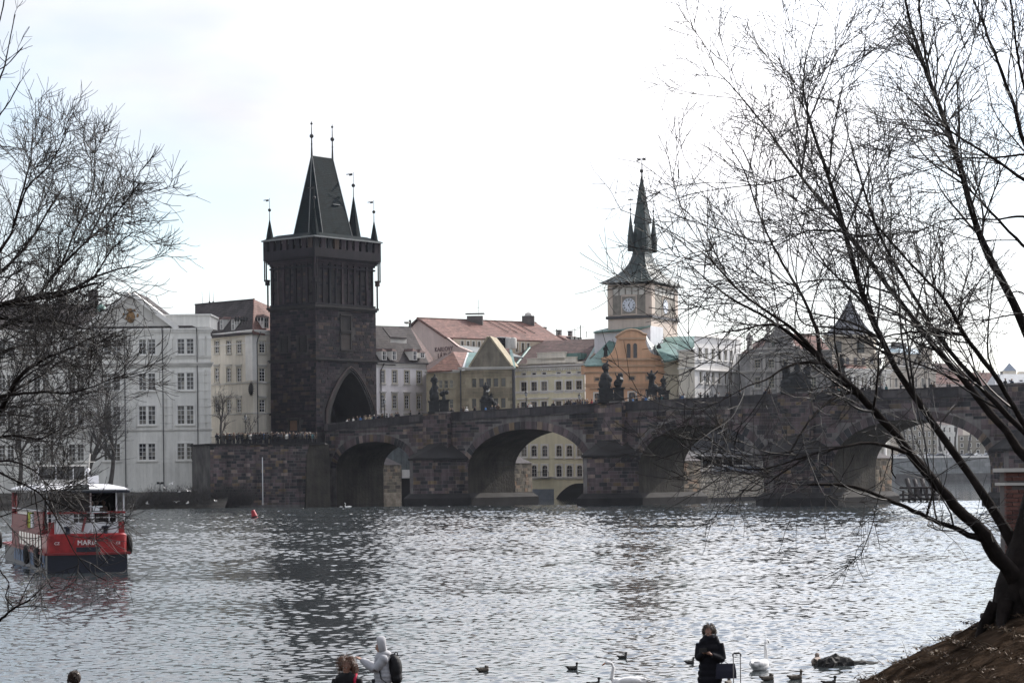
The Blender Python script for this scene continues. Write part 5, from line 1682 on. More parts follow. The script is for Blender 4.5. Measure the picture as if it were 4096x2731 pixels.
# ---------------------------------------------------------------- museum with scrolled gable, right of the white house
def museum():
    Z8 = lambda zx, zy: (2640 + zx / 3.409, 1180 + zy / 3.409)
    fr, W = frame_px(2962, 408, 3330, 396, 4.0)
    root = empty('museum_house', fr, 'grey sgraffito house with scrolled renaissance gable behind bare branches', 'building')
    m_mu = M('sgraffito', (0.25, 0.24, 0.235), rough=.95, var=.35, scale=.9, streak=.25)
    m_mul = M('museum_trim', (0.34, 0.32, 0.30), rough=.95, var=.25)
    z = lambda v, u=3100: fr.loc(u, v)[1]
    zc = z(1180 + 780 / 3.409)
    holes = []
    for zx in (1330, 1520, 1710, 1900, 2090):
        for a, b in ((880, 990), (1120, 1260)):
            holes.append(fr.rect(*Z8(zx - 38, a), *Z8(zx + 38, b)))
    shell(root, fr, W, zc, 22, holes, m_mu)
    for r in holes: window(root, r, 2, 3, m_tan, single=True, surround=m_mul, sw=.25, sill=m_mul)
    for zy in (800, 1040): moulding(root, W, z(1180 + zy / 3.409) - .2, .5, .45, m_mul)
    for zx in (1250, 1425, 1615, 1805, 1995):
        s = fr.loc(*Z8(zx, 900))[0]; MB().box(s - .3, -.2, 2, s + .3, .01, zc - .4).build('pilaster', m_mul, root)
    half = [(0, 440), (45, 440), (50, 490), (95, 520), (120, 560), (190, 575), (190, 600), (165, 612), (180, 660), (215, 700), (290, 728), (300, 745), (400, 745), (420, 780)]
    cx = 1605
    out = [Z8(cx - a, b) for a, b in half[::-1]] + [Z8(cx + a, b) for a, b in half[1:]]
    gp = fr.pts(out)
    g = MB().prism(gp[::-1], .1, 1.2).build('gable', m_mu, root)
    for a, b, zy in ((-200, 200, 590), (-300, 300, 735)):
        s0, zz = fr.loc(*Z8(cx + a, zy)); s1, _ = fr.loc(*Z8(cx + b, zy))
        MB().box(s0, -.15, zz - .2, s1, .12, zz + .2).build('band', m_mul, g)
    r = fr.rect(*Z8(1520, 630), *Z8(1575, 705)); window(g, r, 1, 1, m_mul, single=True, reveal=-.02, surround=m_mul, sw=.2, name='window')
    for zx, zy in ((1470, 565), (1740, 565), (1220, 745), (1990, 745), (1605, 440)):
        s, zz = fr.loc(*Z8(zx, zy), .6)
        MB().lathe([(.5, 0), (.55, .4), (.3, .5), (.28, 1.0), (.5, 1.3), (.1, 2.2), (.05, 2.6)], (s, .6, zz), 8).build('obelisk', m_mul, root)
    # figures on the left corner
    s, zz = fr.loc(*Z8(1222, 760), 1.0)
    mb = MB(); robed(mb, s, 1, zz, 3.6); link('roof_statue', fuse(mb, .12, m_mul, 'roof_statue', 1), root)
    L = lambda zx, zy, D: fr.L(*Z8(zx, zy), D)
    mb = MB(); sheet(mb, [L(1690, 520, 414), L(2160, 548, 410), L(2330, 770, 397), L(1800, 770, 402)], .4); mb.build('roof', m_tile, root)
    mb = MB(); sheet(mb, [L(1500, 520, 414), L(1350, 760, 408), L(1105, 790, 410), L(1300, 640, 416)], .4); mb.build('left_roof', m_tile_dark, root)


museum()


# ---------------------------------------------------------------- corner tower with concave slate roof, and the long ornate fronts to its right
def riverside_palace():
    Z9 = lambda zx, zy: (3300 + zx / 2.955, 1180 + zy / 2.955)
    m_p = M('palace_stone', (0.384, 0.346, 0.294), rough=.95, var=.25, scale=.6, streak=.2)
    m_pl = M('palace_trim', (0.538, 0.512, 0.461), rough=.9, var=.18)
    # tower
    c = P(*Z9(300, 490), 470)
    fr = Frame(c[0], c[1], math.radians(-12), 3.0)
    root = empty('slate_roofed_tower', fr, 'square stone tower with concave grey slate roof seen through branches', 'tower')
    z = lambda zy: fr.loc(*Z9(300, zy))[1]
    w = 5.2
    MB().box(-w, -w, 0, w, w, z(500)).build('wall', m_p, root)
    for sx in (-2.4, 2.4):
        r = (sx - .8, z(700), sx + .8, z(560)); MB().box(r[0], -w - .05, r[1], r[2], -w + .05, r[3]).build('window', m_glass, root)
    MB().box(-w - .5, -w - .5, z(505), w + .5, w + .5, z(485)).build('cornice', m_pl, root)
    secs = [(485, 1.13), (470, 1.0), (430, .82), (360, .62), (280, .44), (180, .25), (90, .1), (30, .03)]
    MB().loft([[(q * w * a, q * w * b, z(zy)) for a, b in ((-1, -1), (0, -1), (1, -1), (1, 0), (1, 1), (0, 1), (-1, 1), (-1, 0))] for zy, q in secs], 0, False).build('roof', M('grey_slate', (0.13, 0.135, 0.15), rough=.6, var=.25, rows=.35), root)
    MB().tube([(0, 0, z(40)), (0, 0, z(-10))], [.1, .03], 5).ball((0, 0, z(10)), .3, 8).build('finial', m_iron, root)
    MB().box(-1.0, -w * .62, z(440), 1.0, -w * .3, z(360)).build('dormer', M('slate_blue', (0.16, 0.18, 0.22), var=.2), root)
    # classical front left of the lamp
    f1, W1 = frame_px(3330, 452, 3560, 462, 3.0)
    r1 = empty('classical_front', f1, 'pale classical front with tall columns between windows behind the lamps', 'building')
    zc = f1.loc(*Z9(450, 900))[1]
    holes = []
    for k in range(7):
        a = 40 + k * 95
        holes.append(f1.rect(*Z9(a, 960), *Z9(a + 36, 1075)))
    shell(r1, f1, W1, zc, 14, holes, m_pl)
    for r in holes: window(r1, r, 2, 2, m_tan, single=True, arch=True, wall_mat=m_pl, surround=m_trim, sw=.2)
    moulding(r1, W1, zc - .4, .9, .7, m_trim, steps=3)
    for k in range(8):
        s = f1.loc(*Z9(20 + k * 95, 1000))[0]
        MB().lathe([(.5, 0), (.5, .3), (.38, .4), (.33, zc - 2.4), (.55, zc - 2.0), (.55, zc - 1.6)], (s, -.35, 1.0), 10).build('column', m_trim, r1)
    MB().box(0, 3, zc, W1, 12, f1.loc(*Z9(450, 690), 3)[1]).build('upper_wall', m_p, r1)
    L = f1.L
    mb = MB(); sheet(mb, [L(*Z9(80, 890), 452), L(*Z9(500, 900), 459), L(*Z9(480, 820), 463), L(*Z9(120, 815), 456)], .3); mb.build('roof', m_tile, r1)
    for k in range(6):
        r = f1.rect(*Z9(150 + k * 95, 740), *Z9(190 + k * 95, 820), 3); MB().box(r[0], 2.92, r[1], r[2], 3.05, r[3]).build('window', m_glass, r1)
    # ornate house
    f2, W2 = frame_px(3545, 1080, 3744, 1105, 3.0)
    r2 = empty('ornate_house', f2, 'ornate pale stone house with glass roof and corner turret right of lamp', 'building')
    zc = f2.loc(*Z9(1000, 855))[1]; zu = f2.loc(*Z9(950, 690))[1]
    holes = []
    for k in range(7):
        a = 750 + k * 78
        holes.append(f2.rect(*Z9(a, 975), *Z9(a + 30, 1090)))
    shell(r2, f2, W2, zc, 14, holes, m_p)
    for r in holes: window(r2, r, 2, 2, m_tan, single=True, arch=True, wall_mat=m_p, surround=m_pl, sw=.25)
    moulding(r2, W2, zc - .2, 1.0, 1.0, m_trim, steps=3)
    moulding(r2, W2, f2.loc(*Z9(1000, 915))[1], .5, .4, m_pl, steps=2, name='band')
    up = []
    for k in range(5):
        a = 790 + k * 66
        up.append(f2.rect(*Z9(a, 745), *Z9(a + 34, 835), 1.0))
    mb = MB(); wall_holes(mb, W2 * .66, zu, up, .3, y=1.0, x0=.4, z0=zc); mb.poly([(.4, 1, zu), (W2 * .66, 1, zu), (W2 * .66, 10, zu), (.4, 10, zu)]); mb.poly([(W2 * .66, 1, zc), (W2 * .66, 10, zc), (W2 * .66, 10, zu), (W2 * .66, 1, zu)]); mb.build('upper_wall', m_p, r2)
    for r in up: window(r2, r, 2, 2, m_tan, single=True, y=1.0, surround=m_pl, sw=.15)
    moulding(r2, W2 * .66, zu - .2, .5, .6, m_pl, x0=.4, y=1.0)
    L = lambda zx, zy, D: f2.L(*Z9(zx, zy), D)
    m_gr = M('roof_glass', (0.30, 0.38, 0.42), rough=.2, var=.2, spec=.6)
    for q in ([(735, 690), (885, 690), (870, 590), (760, 590)], [(885, 690), (985, 690), (920, 590), (870, 590)], [(985, 690), (1130, 690), (1085, 640), (960, 610)]):
        mb = MB(); sheet(mb, [L(zx, zy, 1090 if zy > 650 else 1100) for zx, zy in q], .4); mb.build('glass_roof', m_gr, r2)
    for zx in (765, 930): chimney(r2, L(zx, 590, 1100)[0], 8, zu, 4.0, 2.4, L(zx, 570, 1100)[2] - zu)
    # turret
    s0, z0, s1, z1 = f2.rect(*Z9(1130, 640), *Z9(1262, 870))
    t = MB().box(s0, -.3, zc, s1, 3.6, z1).box(s0 - .3, -.6, z1 - .5, s1 + .3, 3.9, z1).box(s0 - .25, -.5, (zc + z1) / 2, s1 + .25, 3.8, (zc + z1) / 2 + .4).build('turret', m_p, r2)
    for k in range(3): MB().box(s0 + .4 + k * 1.35, -.34, zc + .9, s0 + 1.1 + k * 1.35, -.28, zc + 3.0).build('window', m_glass, t)
    m = (s0 + s1) / 2
    MB().loft([[(m - 2.2, -.2, z1), (m + 2.2, -.2, z1), (m + 2.2, 3.5, z1), (m - 2.2, 3.5, z1)], [(m - 1.2, .7, z1 + 1.5), (m + 1.2, .7, z1 + 1.5), (m + 1.2, 2.7, z1 + 1.5), (m - 1.2, 2.7, z1 + 1.5)], [(m - .1, 1.6, z1 + 4.4), (m + .1, 1.6, z1 + 4.4), (m + .1, 1.8, z1 + 4.4), (m - .1, 1.8, z1 + 4.4)]], 0, False).build('turret_roof', m_p, t)
    for k in range(4):
        x = s0 + (s1 - s0) * k / 3; MB().lathe([(.25, 0), (.28, .6), (.1, 1.2), (.22, 1.5), (.04, 2.2)], (x, -.1, z1), 7).build('pinnacle', m_pl, t)


riverside_palace()


# ---------------------------------------------------------------- far roofs
def far_houses():
    specs = [  # u0, u1, ridge v, eave v, D, wall, roof, label
        (3738, 3850, 1488, 1535, 1150, m_pinkw, m_tile, 'far house with long red roof and skylights right of ornate house'),
        (3752, 3836, 1454, 1490, 1250, m_cream, m_tile_dark, 'far dark-roofed block above the red roofs'),
        (3846, 3990, 1490, 1540, 1200, m_cream, m_tile, 'far red-roofed house behind the bridge strollers'),
        (3985, 4200, 1496, 1545, 1010, m_trim, m_zinc, 'pale sheet-metal roof close above the parapet at picture edge'),
        (2205, 2270, 1338, 1372, 520, m_pinkw, m_tile, 'far small pink gable between long roof and clock tower'),
        (2290, 2368, 1349, 1372, 560, m_trim, m_tile, 'far low red roof left of the clock tower'),
        (2184, 2222, 1326, 1362, 505, m_trim, m_trim, 'far white rooftop block beside the square chimney'),
    ]
    for u0, u1, vr, ve, D, wm, rm, lab in specs:
        fr, W = frame_px(u0, D, u1, D + 8, 3.0)
        root = empty('far_house', fr, lab, 'house', 'far houses above the roofs')
        zr, zc = fr.loc((u0 + u1) / 2, vr, 5)[1], fr.loc((u0 + u1) / 2, ve)[1]
        MB().box(0, 0, 0, W, 10, zc).build('wall', wm, root)
        MB().loft([[(-.4, -.4, zc), (W + .4, -.4, zc), (W + .4, 10.4, zc), (-.4, 10.4, zc)], [(W * .06, 4.6, zr), (W * .97, 4.6, zr), (W * .97, 5.4, zr), (W * .06, 5.4, zr)]], 0, False).build('roof', rm, root)
        for f in (.2, .75): chimney(root, W * f, 5, zr - 1.2, .9, .9, 2.4, m_chim)
        for f in (.3, .5, .7):
            x = W * f; y0, z0 = 1.8, zc + (zr - zc) * .36
            MB().box(x - .7, y0 - .2, z0, x + .7, y0 + 1.3, z0 + .9).build('skylight', m_glass, root)
    # spires and turrets on the far skyline
    for u, v, h, D, w, lab in ((4037, 1452, 8, 1300, 3.4, 'far blue pyramid roof at the picture edge'), (4083, 1486, 6, 1300, 3.0, 'far small flat turret at the picture edge'), (3912, 1482, 6, 1300, 2.6, 'far pale chimney block above the parapet'), (3838, 1446, 10, 1240, 1.2, 'far tall chimney stack above red roofs')):
        p = P(u, v, D); fr = Frame(p[0], p[1], 0, 3.0)
        root = empty('far_turret', fr, lab, 'turret', 'far roof turrets')
        zt_ = p[2] - 3
        MB().box(-w, -w, 0, w, w, zt_ - h * .6).build('wall', m_cream, root)
        MB().lathe([(w * 1.5, 0), (w * .9, h * .25), (.2 if w > 3.2 else w * .8, h * .6)], (0, 0, zt_ - h * .6), 4, 0, False, math.pi / 4).build('roof', m_slb if w > 3.2 else m_cream, root)
    # aerials on the roofs left of the clock tower
    for k, (u, v0, v1) in enumerate(((2226, 1316, 1360), (2300, 1312, 1352), (2322, 1300, 1355), (2346, 1325, 1350))):
        a, b = P(u, v1, 520), P(u, v0, 520)
        o = MB().tube([(0, 0, 0), (0, 0, b[2] - a[2])], .07 if k % 2 else .12, 5).tube([(-.9, 0, (b[2] - a[2]) * .8), (.9, 0, (b[2] - a[2]) * .85)], .04, 4).build('roof_aerial', m_iron, None)
        o.location = (a[0], a[1], a[2]); tag(o, ['thin aerial mast nearest the square chimney', 'dark flue pipe left of the clock tower', 'tall thin aerial left of the clock tower', 'short aerial mast closest to clock tower'][k], 'aerial', 'roof aerials')


m_pinkw = M('far_pink', (0.44, 0.37, 0.34), var=.1)
m_zinc = M('sheet_metal_roof', (0.5, 0.51, 0.52), rough=.5, var=.15, scale=1.0)
m_slb = M('blue_slate', (0.20, 0.24, 0.30), rough=.6, var=.2)
far_houses()

# ================================================================ quays, embankments and what stands on them
def square_wall():
    fr, W = frame_px(838, 357.5, 1292, 362, 0.0)
    root = empty('retaining_wall', fr, 'dark stone retaining wall below the crowded square left of bridge', 'wall')
    zt_ = fr.loc(1050, 1772)[1]
    m_rw = M('wall_mortar', (0.12, 0.113, 0.11), rough=.95, var=.45, scale=.4, streak=.4)
    (bx, by) = back_pt(fr, W, 22)
    MB().slab([(0, 0), (W, 0), (W + 3.0, 14), (W - 4, 34), (-2.0, 34), (-2.0, 12)], -1, zt_ - .3).build('wall', m_rw, root)
    MB().slab([(-.3, -.3), (W + .2, -.3), (W + 3.0, 14), (W - 4, 34), (-2.3, 34), (-2.3, 12)], zt_ - .3, zt_).build('coping', m_dark, root)
    rng = random.Random(31)
    bl = lay_courses(0, W, .3, zt_ - .3, .38, .6, .5, 1.35, lambda *q: True, rng)
    set_stones(bl, root, 's', 260, lambda s, z: Matrix.Translation((s, 0, z)), rng=rng, joint=.03)
    # buttress at the right end
    s0, s1 = fr.loc(1228, 1900)[0], W + .9
    MB().loft([[(s0 - .5, -1.4, -1), (s1, -1.4, -1), (s1, .1, -1), (s0 - .5, .1, -1)], [(s0, -.5, zt_ - 2), (s1, -.5, zt_ - 2), (s1, .1, zt_ - 2), (s0, .1, zt_ - 2)], [(s0 + .4, -.1, zt_ - .3), (s1, -.1, zt_ - .3), (s1, .1, zt_ - .3), (s0 + .4, .1, zt_ - .3)]], 0, False).build('buttress', m_stone2, root)
    # white flood gauge
    s = fr.loc(1050, 1900)[0]; z1 = fr.loc(1050, 1828)[1]
    MB().box(s - .07, -.14, .3, s + .07, -.08, z1).build('flood_gauge', m_white, root)
    return fr, W, zt_


SQ, SQW, SQZ = square_wall()


def square_railing():
    root = empty('iron_railing', Frame(SQ.o[0], SQ.o[1], SQ.ang, SQZ), 'black iron railing along top of the retaining wall', 'railing')
    n = 90
    MB().box(.1, .0, 1.0, SQW - .3, .05, 1.06).build('top_rail', m_iron, root)
    MB().box(.1, .0, .12, SQW - .3, .05, .17).build('bottom_rail', m_iron, root)
    me = MB().box(-.018, .01, 0, .018, .045, 1.04).mesh('bar', m_iron)
    for i in range(n): link('bar', me, root, loc=(.2 + (SQW - .6) * i / (n - 1), 0, 0))


square_railing()


def spit_quay():
    fr, W = frame_px(2785, 371, 3118, 398, 0.0)
    root = empty('rubble_quay_wall', fr, 'pale rubble quay wall with stone coping seen under third arch', 'wall')
    zt_ = fr.loc(2950, 1886)[1]
    MB().box(0, 0, -1, W, 3, zt_ - .35).build('wall', m_mortar_light, root)
    MB().box(-.1, -.25, zt_ - .35, W, 3, zt_).build('coping', m_para, root)
    MB().box(-.1, -.9, -1, W, 0, .55).build('footing', m_dark, root)
    rng = random.Random(37)
    bl = lay_courses(0, W, .6, zt_ - .4, .3, .42, .35, .85, lambda *q: True, rng)
    set_stones(bl, root, 'q', 240, lambda s, z: Matrix.Translation((s, 0, z)), rng=rng, joint=.04, proud=(.03, .09))
    # glazed pavilion on the quay
    f2 = Frame(*fr.w(.5, 3.5, 0)[:2], fr.ang, zt_)
    p = empty('glazed_pavilion', f2, 'dark glazed terrace pavilion on quay seen under third arch', 'pavilion')
    MB().box(-5, 4, -3, W, 9, 8.2).build('rear_wall', M('pavilion_dark', (0.035, 0.036, 0.04), var=.3), p)
    for i in range(9): MB().box(W * i / 8.2, -.05, 0, W * i / 8.2 + .12, .07, 2.7).build('post', m_greyd, p)
    for i in range(8): link('pane', UNIT_PANE_DARK, p, loc=(W * i / 8.2 + .12, .02, .1), scale=(W / 8.2 - .12, 1, 1.0))
    MB().box(0, -.1, 1.05, W, .1, 1.15).build('rail', m_trim, p)
    mb = MB(); sheet(mb, [(-.5, -.8, 2.9), (W, -.8, 2.7), (W, 4.2, 3.8), (-.5, 4.2, 4.0)], .15); mb.build('roof', m_gutter, p)
    for i in range(5): MB().tube([(W * i / 5, -.8, 3.05), (W * i / 5 + 1, 4, 4.2)], .06, 4).build('rafter', m_greyd, p)
    for i in range(6): MB().ball((2 + i * 2.2, 1.5, 2.2), .18, 8).build('lamp_globe', m_white, p)


m_rub = M('rubble_stone', None, rough=.95, var=.25, scale=.9, rnd=[(0, (.17, .155, .13)), (.5, (.26, .245, .215)), (1, (.36, .34, .30))], bump=.4, bscale=6)
BLOCK['q'] = bevel_block('stone', m_rub)
UNIT_PANE_DARK = MB().poly([(0, 0, 0), (1, 0, 0), (1, 0, 1), (0, 0, 1)]).mesh('pane', M('terrace_glass', (0.10, 0.11, 0.13), rough=.15, var=.3))
spit_quay()


def under_first_arch():
    fr, W = frame_px(1500, 402, 1665, 406, 0.0)
    root = empty('riverside_shed', fr, 'grey shuttered shed on stone footing seen under the first arch', 'shed')
    z = lambda v: fr.loc(1580, v)[1]
    MB().box(0, 0, -1, W, 4, z(1912)).build('stone_base', m_dark, root)
    for i in range(8): MB().box(W * i / 8 + .03, .1, z(1912), W * (i + 1) / 8 - .03, .3, z(1780)).build('plank', M('shed_planks', (.15, .17, .175), var=.3, streak=.3), root)
    MB().box(0, .3, z(1912), W, 4, z(1775)).build('wall', m_greyd, root)
    s0, z0, s1, z1 = fr.rect(1606, 1878, 1656, 1911)
    MB().box(s0, -.3, z0, s1, -.1, z1).build('white_board', m_trim, root)


under_first_arch()


def far_embankment():
    fr, W = frame_px(3560, 925, 4200, 950, 0.0)
    root = empty('far_embankment_wall', fr, 'hazy blue-grey stone embankment wall seen through fourth arch', 'wall')
    zt_ = fr.loc(3720, 1826)[1]
    MB().box(-8, 0, -1, W, 6, zt_).build('wall', M('embankment_stone', (.22, .23, .23), var=.2, scale=.15, streak=.2), root)
    MB().box(-8, -.6, zt_ - .5, W, .2, zt_ + .3).build('coping', m_trim, root)
    rng = random.Random(2)
    for j in range(5):
        for i in range(16):
            if rng.random() < .8: MB().box(i * 4.6 + rng.uniform(0, .4) - 3 + (j % 2) * 2, -.12, zt_ * (j + .1) / 5.3, i * 4.6 + 4.0 + (j % 2) * 2 - 3, .0, zt_ * (j + .92) / 5.3).build('stone', m_emb, root)
    # street behind: fronts and parked cars
    for k, (u0, u1, v, D, m, lab) in enumerate(((3590, 3668, 1690, 985, m_emh, 'far cream house front behind embankment trees'), (3668, 3745, 1720, 985, m_emh, 'far grey house front behind embankment trees'), (3745, 3830, 1700, 990, m_greyr, 'far white house front with tall window behind embankment trees'), (3830, 3960, 1740, 1000, m_emh, 'far cream house front beyond the right arch pier'))):
        f2, W2 = frame_px(u0, D, u1, D, 8.0)
        r2 = empty('embankment_house', f2, lab, 'house', 'houses behind the far embankment')
        zc = f2.loc(u0, v)[1]
        holes = [(W2 * (i + .3) / 4, zc * (j + .25) / 4, W2 * (i + .65) / 4, zc * (j + .75) / 4) for i in range(4) for j in range(4)]
        shell(r2, f2, W2, zc, 12, holes, m)
        for r in holes: window(r2, r, 1, 2, m_trim, single=True, surround=m_trim, sw=.15)
    m_cars = [M('car_white', (.6, .6, .6), rough=.3, var=.05), M('car_grey', (.2, .21, .23), rough=.3, var=.05), M('car_dark', (.04, .045, .06), rough=.3, var=.05)]
    for k in range(12):
        x = 1 + k * 4.7
        c = empty('parked_car', Frame(*fr.w(x, 4, 0)[:2], fr.ang, zt_ + .02), '%s tiny parked car on far embankment, %s from pier side' % (['white', 'grey', 'dark'][k % 3], ORD[k]), 'car', 'cars parked on the far embankment')
        body = [(0, .3), (4.1, .3), (4.15, .8), (3.5, .95), (2.9, 1.42), (1.3, 1.45), (.7, .98), (0, .85)]
        MB().prism(body, 0, 1.7).build('body', m_cars[k % 3], c)
        MB().prism([(1.0, .98), (3.3, .98), (2.8, 1.36), (1.4, 1.38)], -.02, 1.72).build('windows', m_glass, c)
        for wx in (.8, 3.2):
            w = MB(); w.tube([(wx, -.03, .32), (wx, 1.73, .32)], .32, 10); w.build('wheel', m_iron, c)


m_emh = M('far_front', (.26, .24, .2), var=.2, scale=.2)
m_emb = M('embankment_block', None, rough=.95, var=.2, rnd=[(0, (.2, .21, .21)), (1, (.27, .28, .28))])
far_embankment()


def ice_breaker():
    fr, W = frame_px(3598, 346, 3790, 338, 0.0)
    root = empty('ice_breaker', fr, 'dark timber ice breaker of heavy logs in water beside the pier', 'timber frame')
    m_log = M('wet_timber', (.035, .03, .03), rough=.8, var=.4)
    z = lambda v: fr.loc(3690, v)[1]
    for i in range(5):
        x = .6 + i * 1.25
        MB().tube([(x, 0, -1), (x, 0, z(1968) + .3 + .3 * (i > 1))], .2, 8).build('post', m_log, root)
    for v in (1950, 1978, 1996): MB().tube([(0, -.1, z(v)), (W * .85, -.1, z(v) + .05)], .17, 8).build('beam', m_log, root)
    for i in range(5):
        x = .5 + i * 1.2
        y = .4 * i
        MB().tube([(x, y + 1, z(1916 + 3 * (i % 2))), (x + 3.2, y - 1.2, z(1995))], .34, 9).build('sloping_log', m_log, root)


ice_breaker()


def brick_pier():
    c = P(4024, 1900, 41); fr = Frame(c[0], c[1], math.radians(4), 2.0)
    root = empty('brick_gate_pier', fr, 'red brick wall end with stone coping at the picture edge', 'wall')
    m_br = M('red_brick', None, rough=.9, var=.25, scale=3, rnd=[(0, (.09, .045, .04)), (.5, (.13, .06, .05)), (1, (.17, .085, .07))], bump=.3, bscale=20)
    zt_ = fr.loc(4060, 1872)[1]; z1 = fr.loc(4060, 1930)[1]
    MB().box(0.03, .03, -2.5, 1.6, .5, zt_ - .07).build('core', m_mortar, root)
    MB().box(-.07, -.07, zt_ - .07, 1.7, .62, zt_).build('coping', m_greyd, root)
    MB().box(-.04, -.04, z1 - .05, 1.7, .6, z1).build('ledge', m_greyd, root)
    me = MB().box(0, 0, 0, .235, .12, .065).mesh('brick', m_br)
    row = 0; z = zt_ - .15
    while z > -1.4:
        for i in range(-1, 6):
            x = i * .25 + (.125 if row % 2 else 0)
            if -.01 < x < 1.4 and abs(z + .03 - z1 + .03) > .06: link('brick', me, root, loc=(x, 0, z))
        if row % 2: link('brick', me, root, loc=(0, 0, z), scale=(.47, 1, 1))
        z -= .08; row += 1


brick_pier()

# ================================================================ bare trees
def tubes(paths, rads, sides):
    """paths (N,K,3), rads (N,K) -> verts, quads of open tubes"""
    N_, K, _ = paths.shape
    t = np.empty_like(paths)
    t[:, 1:-1] = paths[:, 2:] - paths[:, :-2]; t[:, 0] = paths[:, 1] - paths[:, 0]; t[:, -1] = paths[:, -1] - paths[:, -2]
    t /= np.linalg.norm(t, axis=2, keepdims=True) + 1e-9
    ref = np.where(np.abs(t[..., 2:3]) < 0.9, np.array([0, 0, 1.0]), np.array([1.0, 0, 0]))
    a = np.cross(t, ref); a /= np.linalg.norm(a, axis=2, keepdims=True) + 1e-9
    b = np.cross(a, t)
    ang = np.arange(sides) * 2 * math.pi / sides
    ring = a[:, :, None, :] * np.cos(ang)[None, None, :, None] + b[:, :, None, :] * np.sin(ang)[None, None, :, None]
    v = paths[:, :, None, :] + ring * rads[:, :, None, None]
    idx = np.arange(N_ * K * sides).reshape(N_, K, sides)
    nx_ = np.roll(idx, -1, axis=2)
    q = np.stack([idx[:, :-1], nx_[:, :-1], nx_[:, 1:], idx[:, 1:]], -1).reshape(-1, 4)
    return v.reshape(-1, 3), q


class Wood:
    def __init__(self): self.v = []; self.q = []; self.n = 0

    def add(self, paths, rads, sides):
        v, q = tubes(paths, rads, sides)
        self.v.append(v); self.q.append(q + self.n); self.n += len(v)

    def build(self, name, mat, parent, kind=None):
        o = link(name, np_mesh(name, np.concatenate(self.v), np.concatenate(self.q), mat, smooth=True), parent)
        if kind: o['kind'] = kind
        return o


def resample(pts, K):
    """smooth curve through the given points"""
    pts = np.asarray(pts, float)
    d = np.r_[0, np.cumsum(np.linalg.norm(np.diff(pts[:, :3], axis=0), axis=1))]
    s = np.linspace(0, d[-1], K)
    out = np.stack([np.interp(s, d, pts[:, i]) for i in range(pts.shape[1])], -1)
    for _ in range(2): out[1:-1] = 0.25 * out[:-2] + 0.5 * out[1:-1] + 0.25 * out[2:]
    return out


def grow(paths, rads, n, lo, hi, length, spread, rng, K=7, up=0.0, tip_up=0.0, wander=0.12, rr=0.55, rmin=0.003, bias=None, lenvar=0.45, taper=1.0):
    """children of every path: n per path between fractions lo..hi; returns (paths, rads) of the children"""
    N_, Kp, _ = paths.shape
    par = np.repeat(np.arange(N_), n)
    M_ = len(par)
    f = (lo + (hi - lo) * rng.random(M_)) * (Kp - 1)
    i0 = np.minimum(f.astype(int), Kp - 2); fr_ = (f - i0)[:, None]
    p0 = paths[par, i0] * (1 - fr_) + paths[par, i0 + 1] * fr_
    r0 = rads[par, i0] * (1 - fr_[:, 0]) + rads[par, i0 + 1] * fr_[:, 0]
    t = paths[par, i0 + 1] - paths[par, i0]; t /= np.linalg.norm(t, axis=1, keepdims=True) + 1e-9
    rv = rng.normal(size=(M_, 3))
    if bias is not None: rv += np.asarray(bias)
    pr = rv - (rv * t).sum(1, keepdims=True) * t; pr /= np.linalg.norm(pr, axis=1, keepdims=True) + 1e-9
    ang = rng.uniform(spread[0], spread[1], M_)[:, None]
    d = t * np.cos(ang) + pr * np.sin(ang)
    plen = np.linalg.norm(np.diff(paths, axis=1), axis=2).sum(1)[par]
    L_ = (length if length > 0 else -length * plen) * (1 - lenvar + 2 * lenvar * rng.random(M_)) * (1.0 - 0.45 * (f / (Kp - 1)))
    st = (L_ / (K - 1))[:, None]
    out = np.empty((M_, K, 3)); out[:, 0] = p0
    curl = rng.normal(size=(M_, 3)) * wander
    for k in range(1, K):
        d = d + curl * 0.5 + rng.normal(size=(M_, 3)) * wander
        d[:, 2] += up + tip_up * (k / (K - 1))
        d /= np.linalg.norm(d, axis=1, keepdims=True) + 1e-9
        out[:, k] = out[:, k - 1] + d * st
    rs = np.minimum(np.maximum(r0 * rr, rmin * 1.3), 0.5)
    w = np.linspace(1, 0, K)[None, :] ** taper
    return out, rmin + (rs[:, None] - rmin) * w


m_bark = M('dark_bark', (0.014, 0.011, 0.010), rough=.95, var=.5, scale=6, bump=.8, bscale=30, spec=.08)
m_bark_pale = M('bank_tree_bark', (0.075, 0.068, 0.062), rough=.95, var=.4, scale=3, bump=.5)
m_twig = M('twig_bark', (0.018, 0.015, 0.014), rough=.55, var=.3, scale=4, spec=.25)
m_twig_far = M('far_twig', (0.07, 0.064, 0.06), rough=.7, var=.3, scale=2)


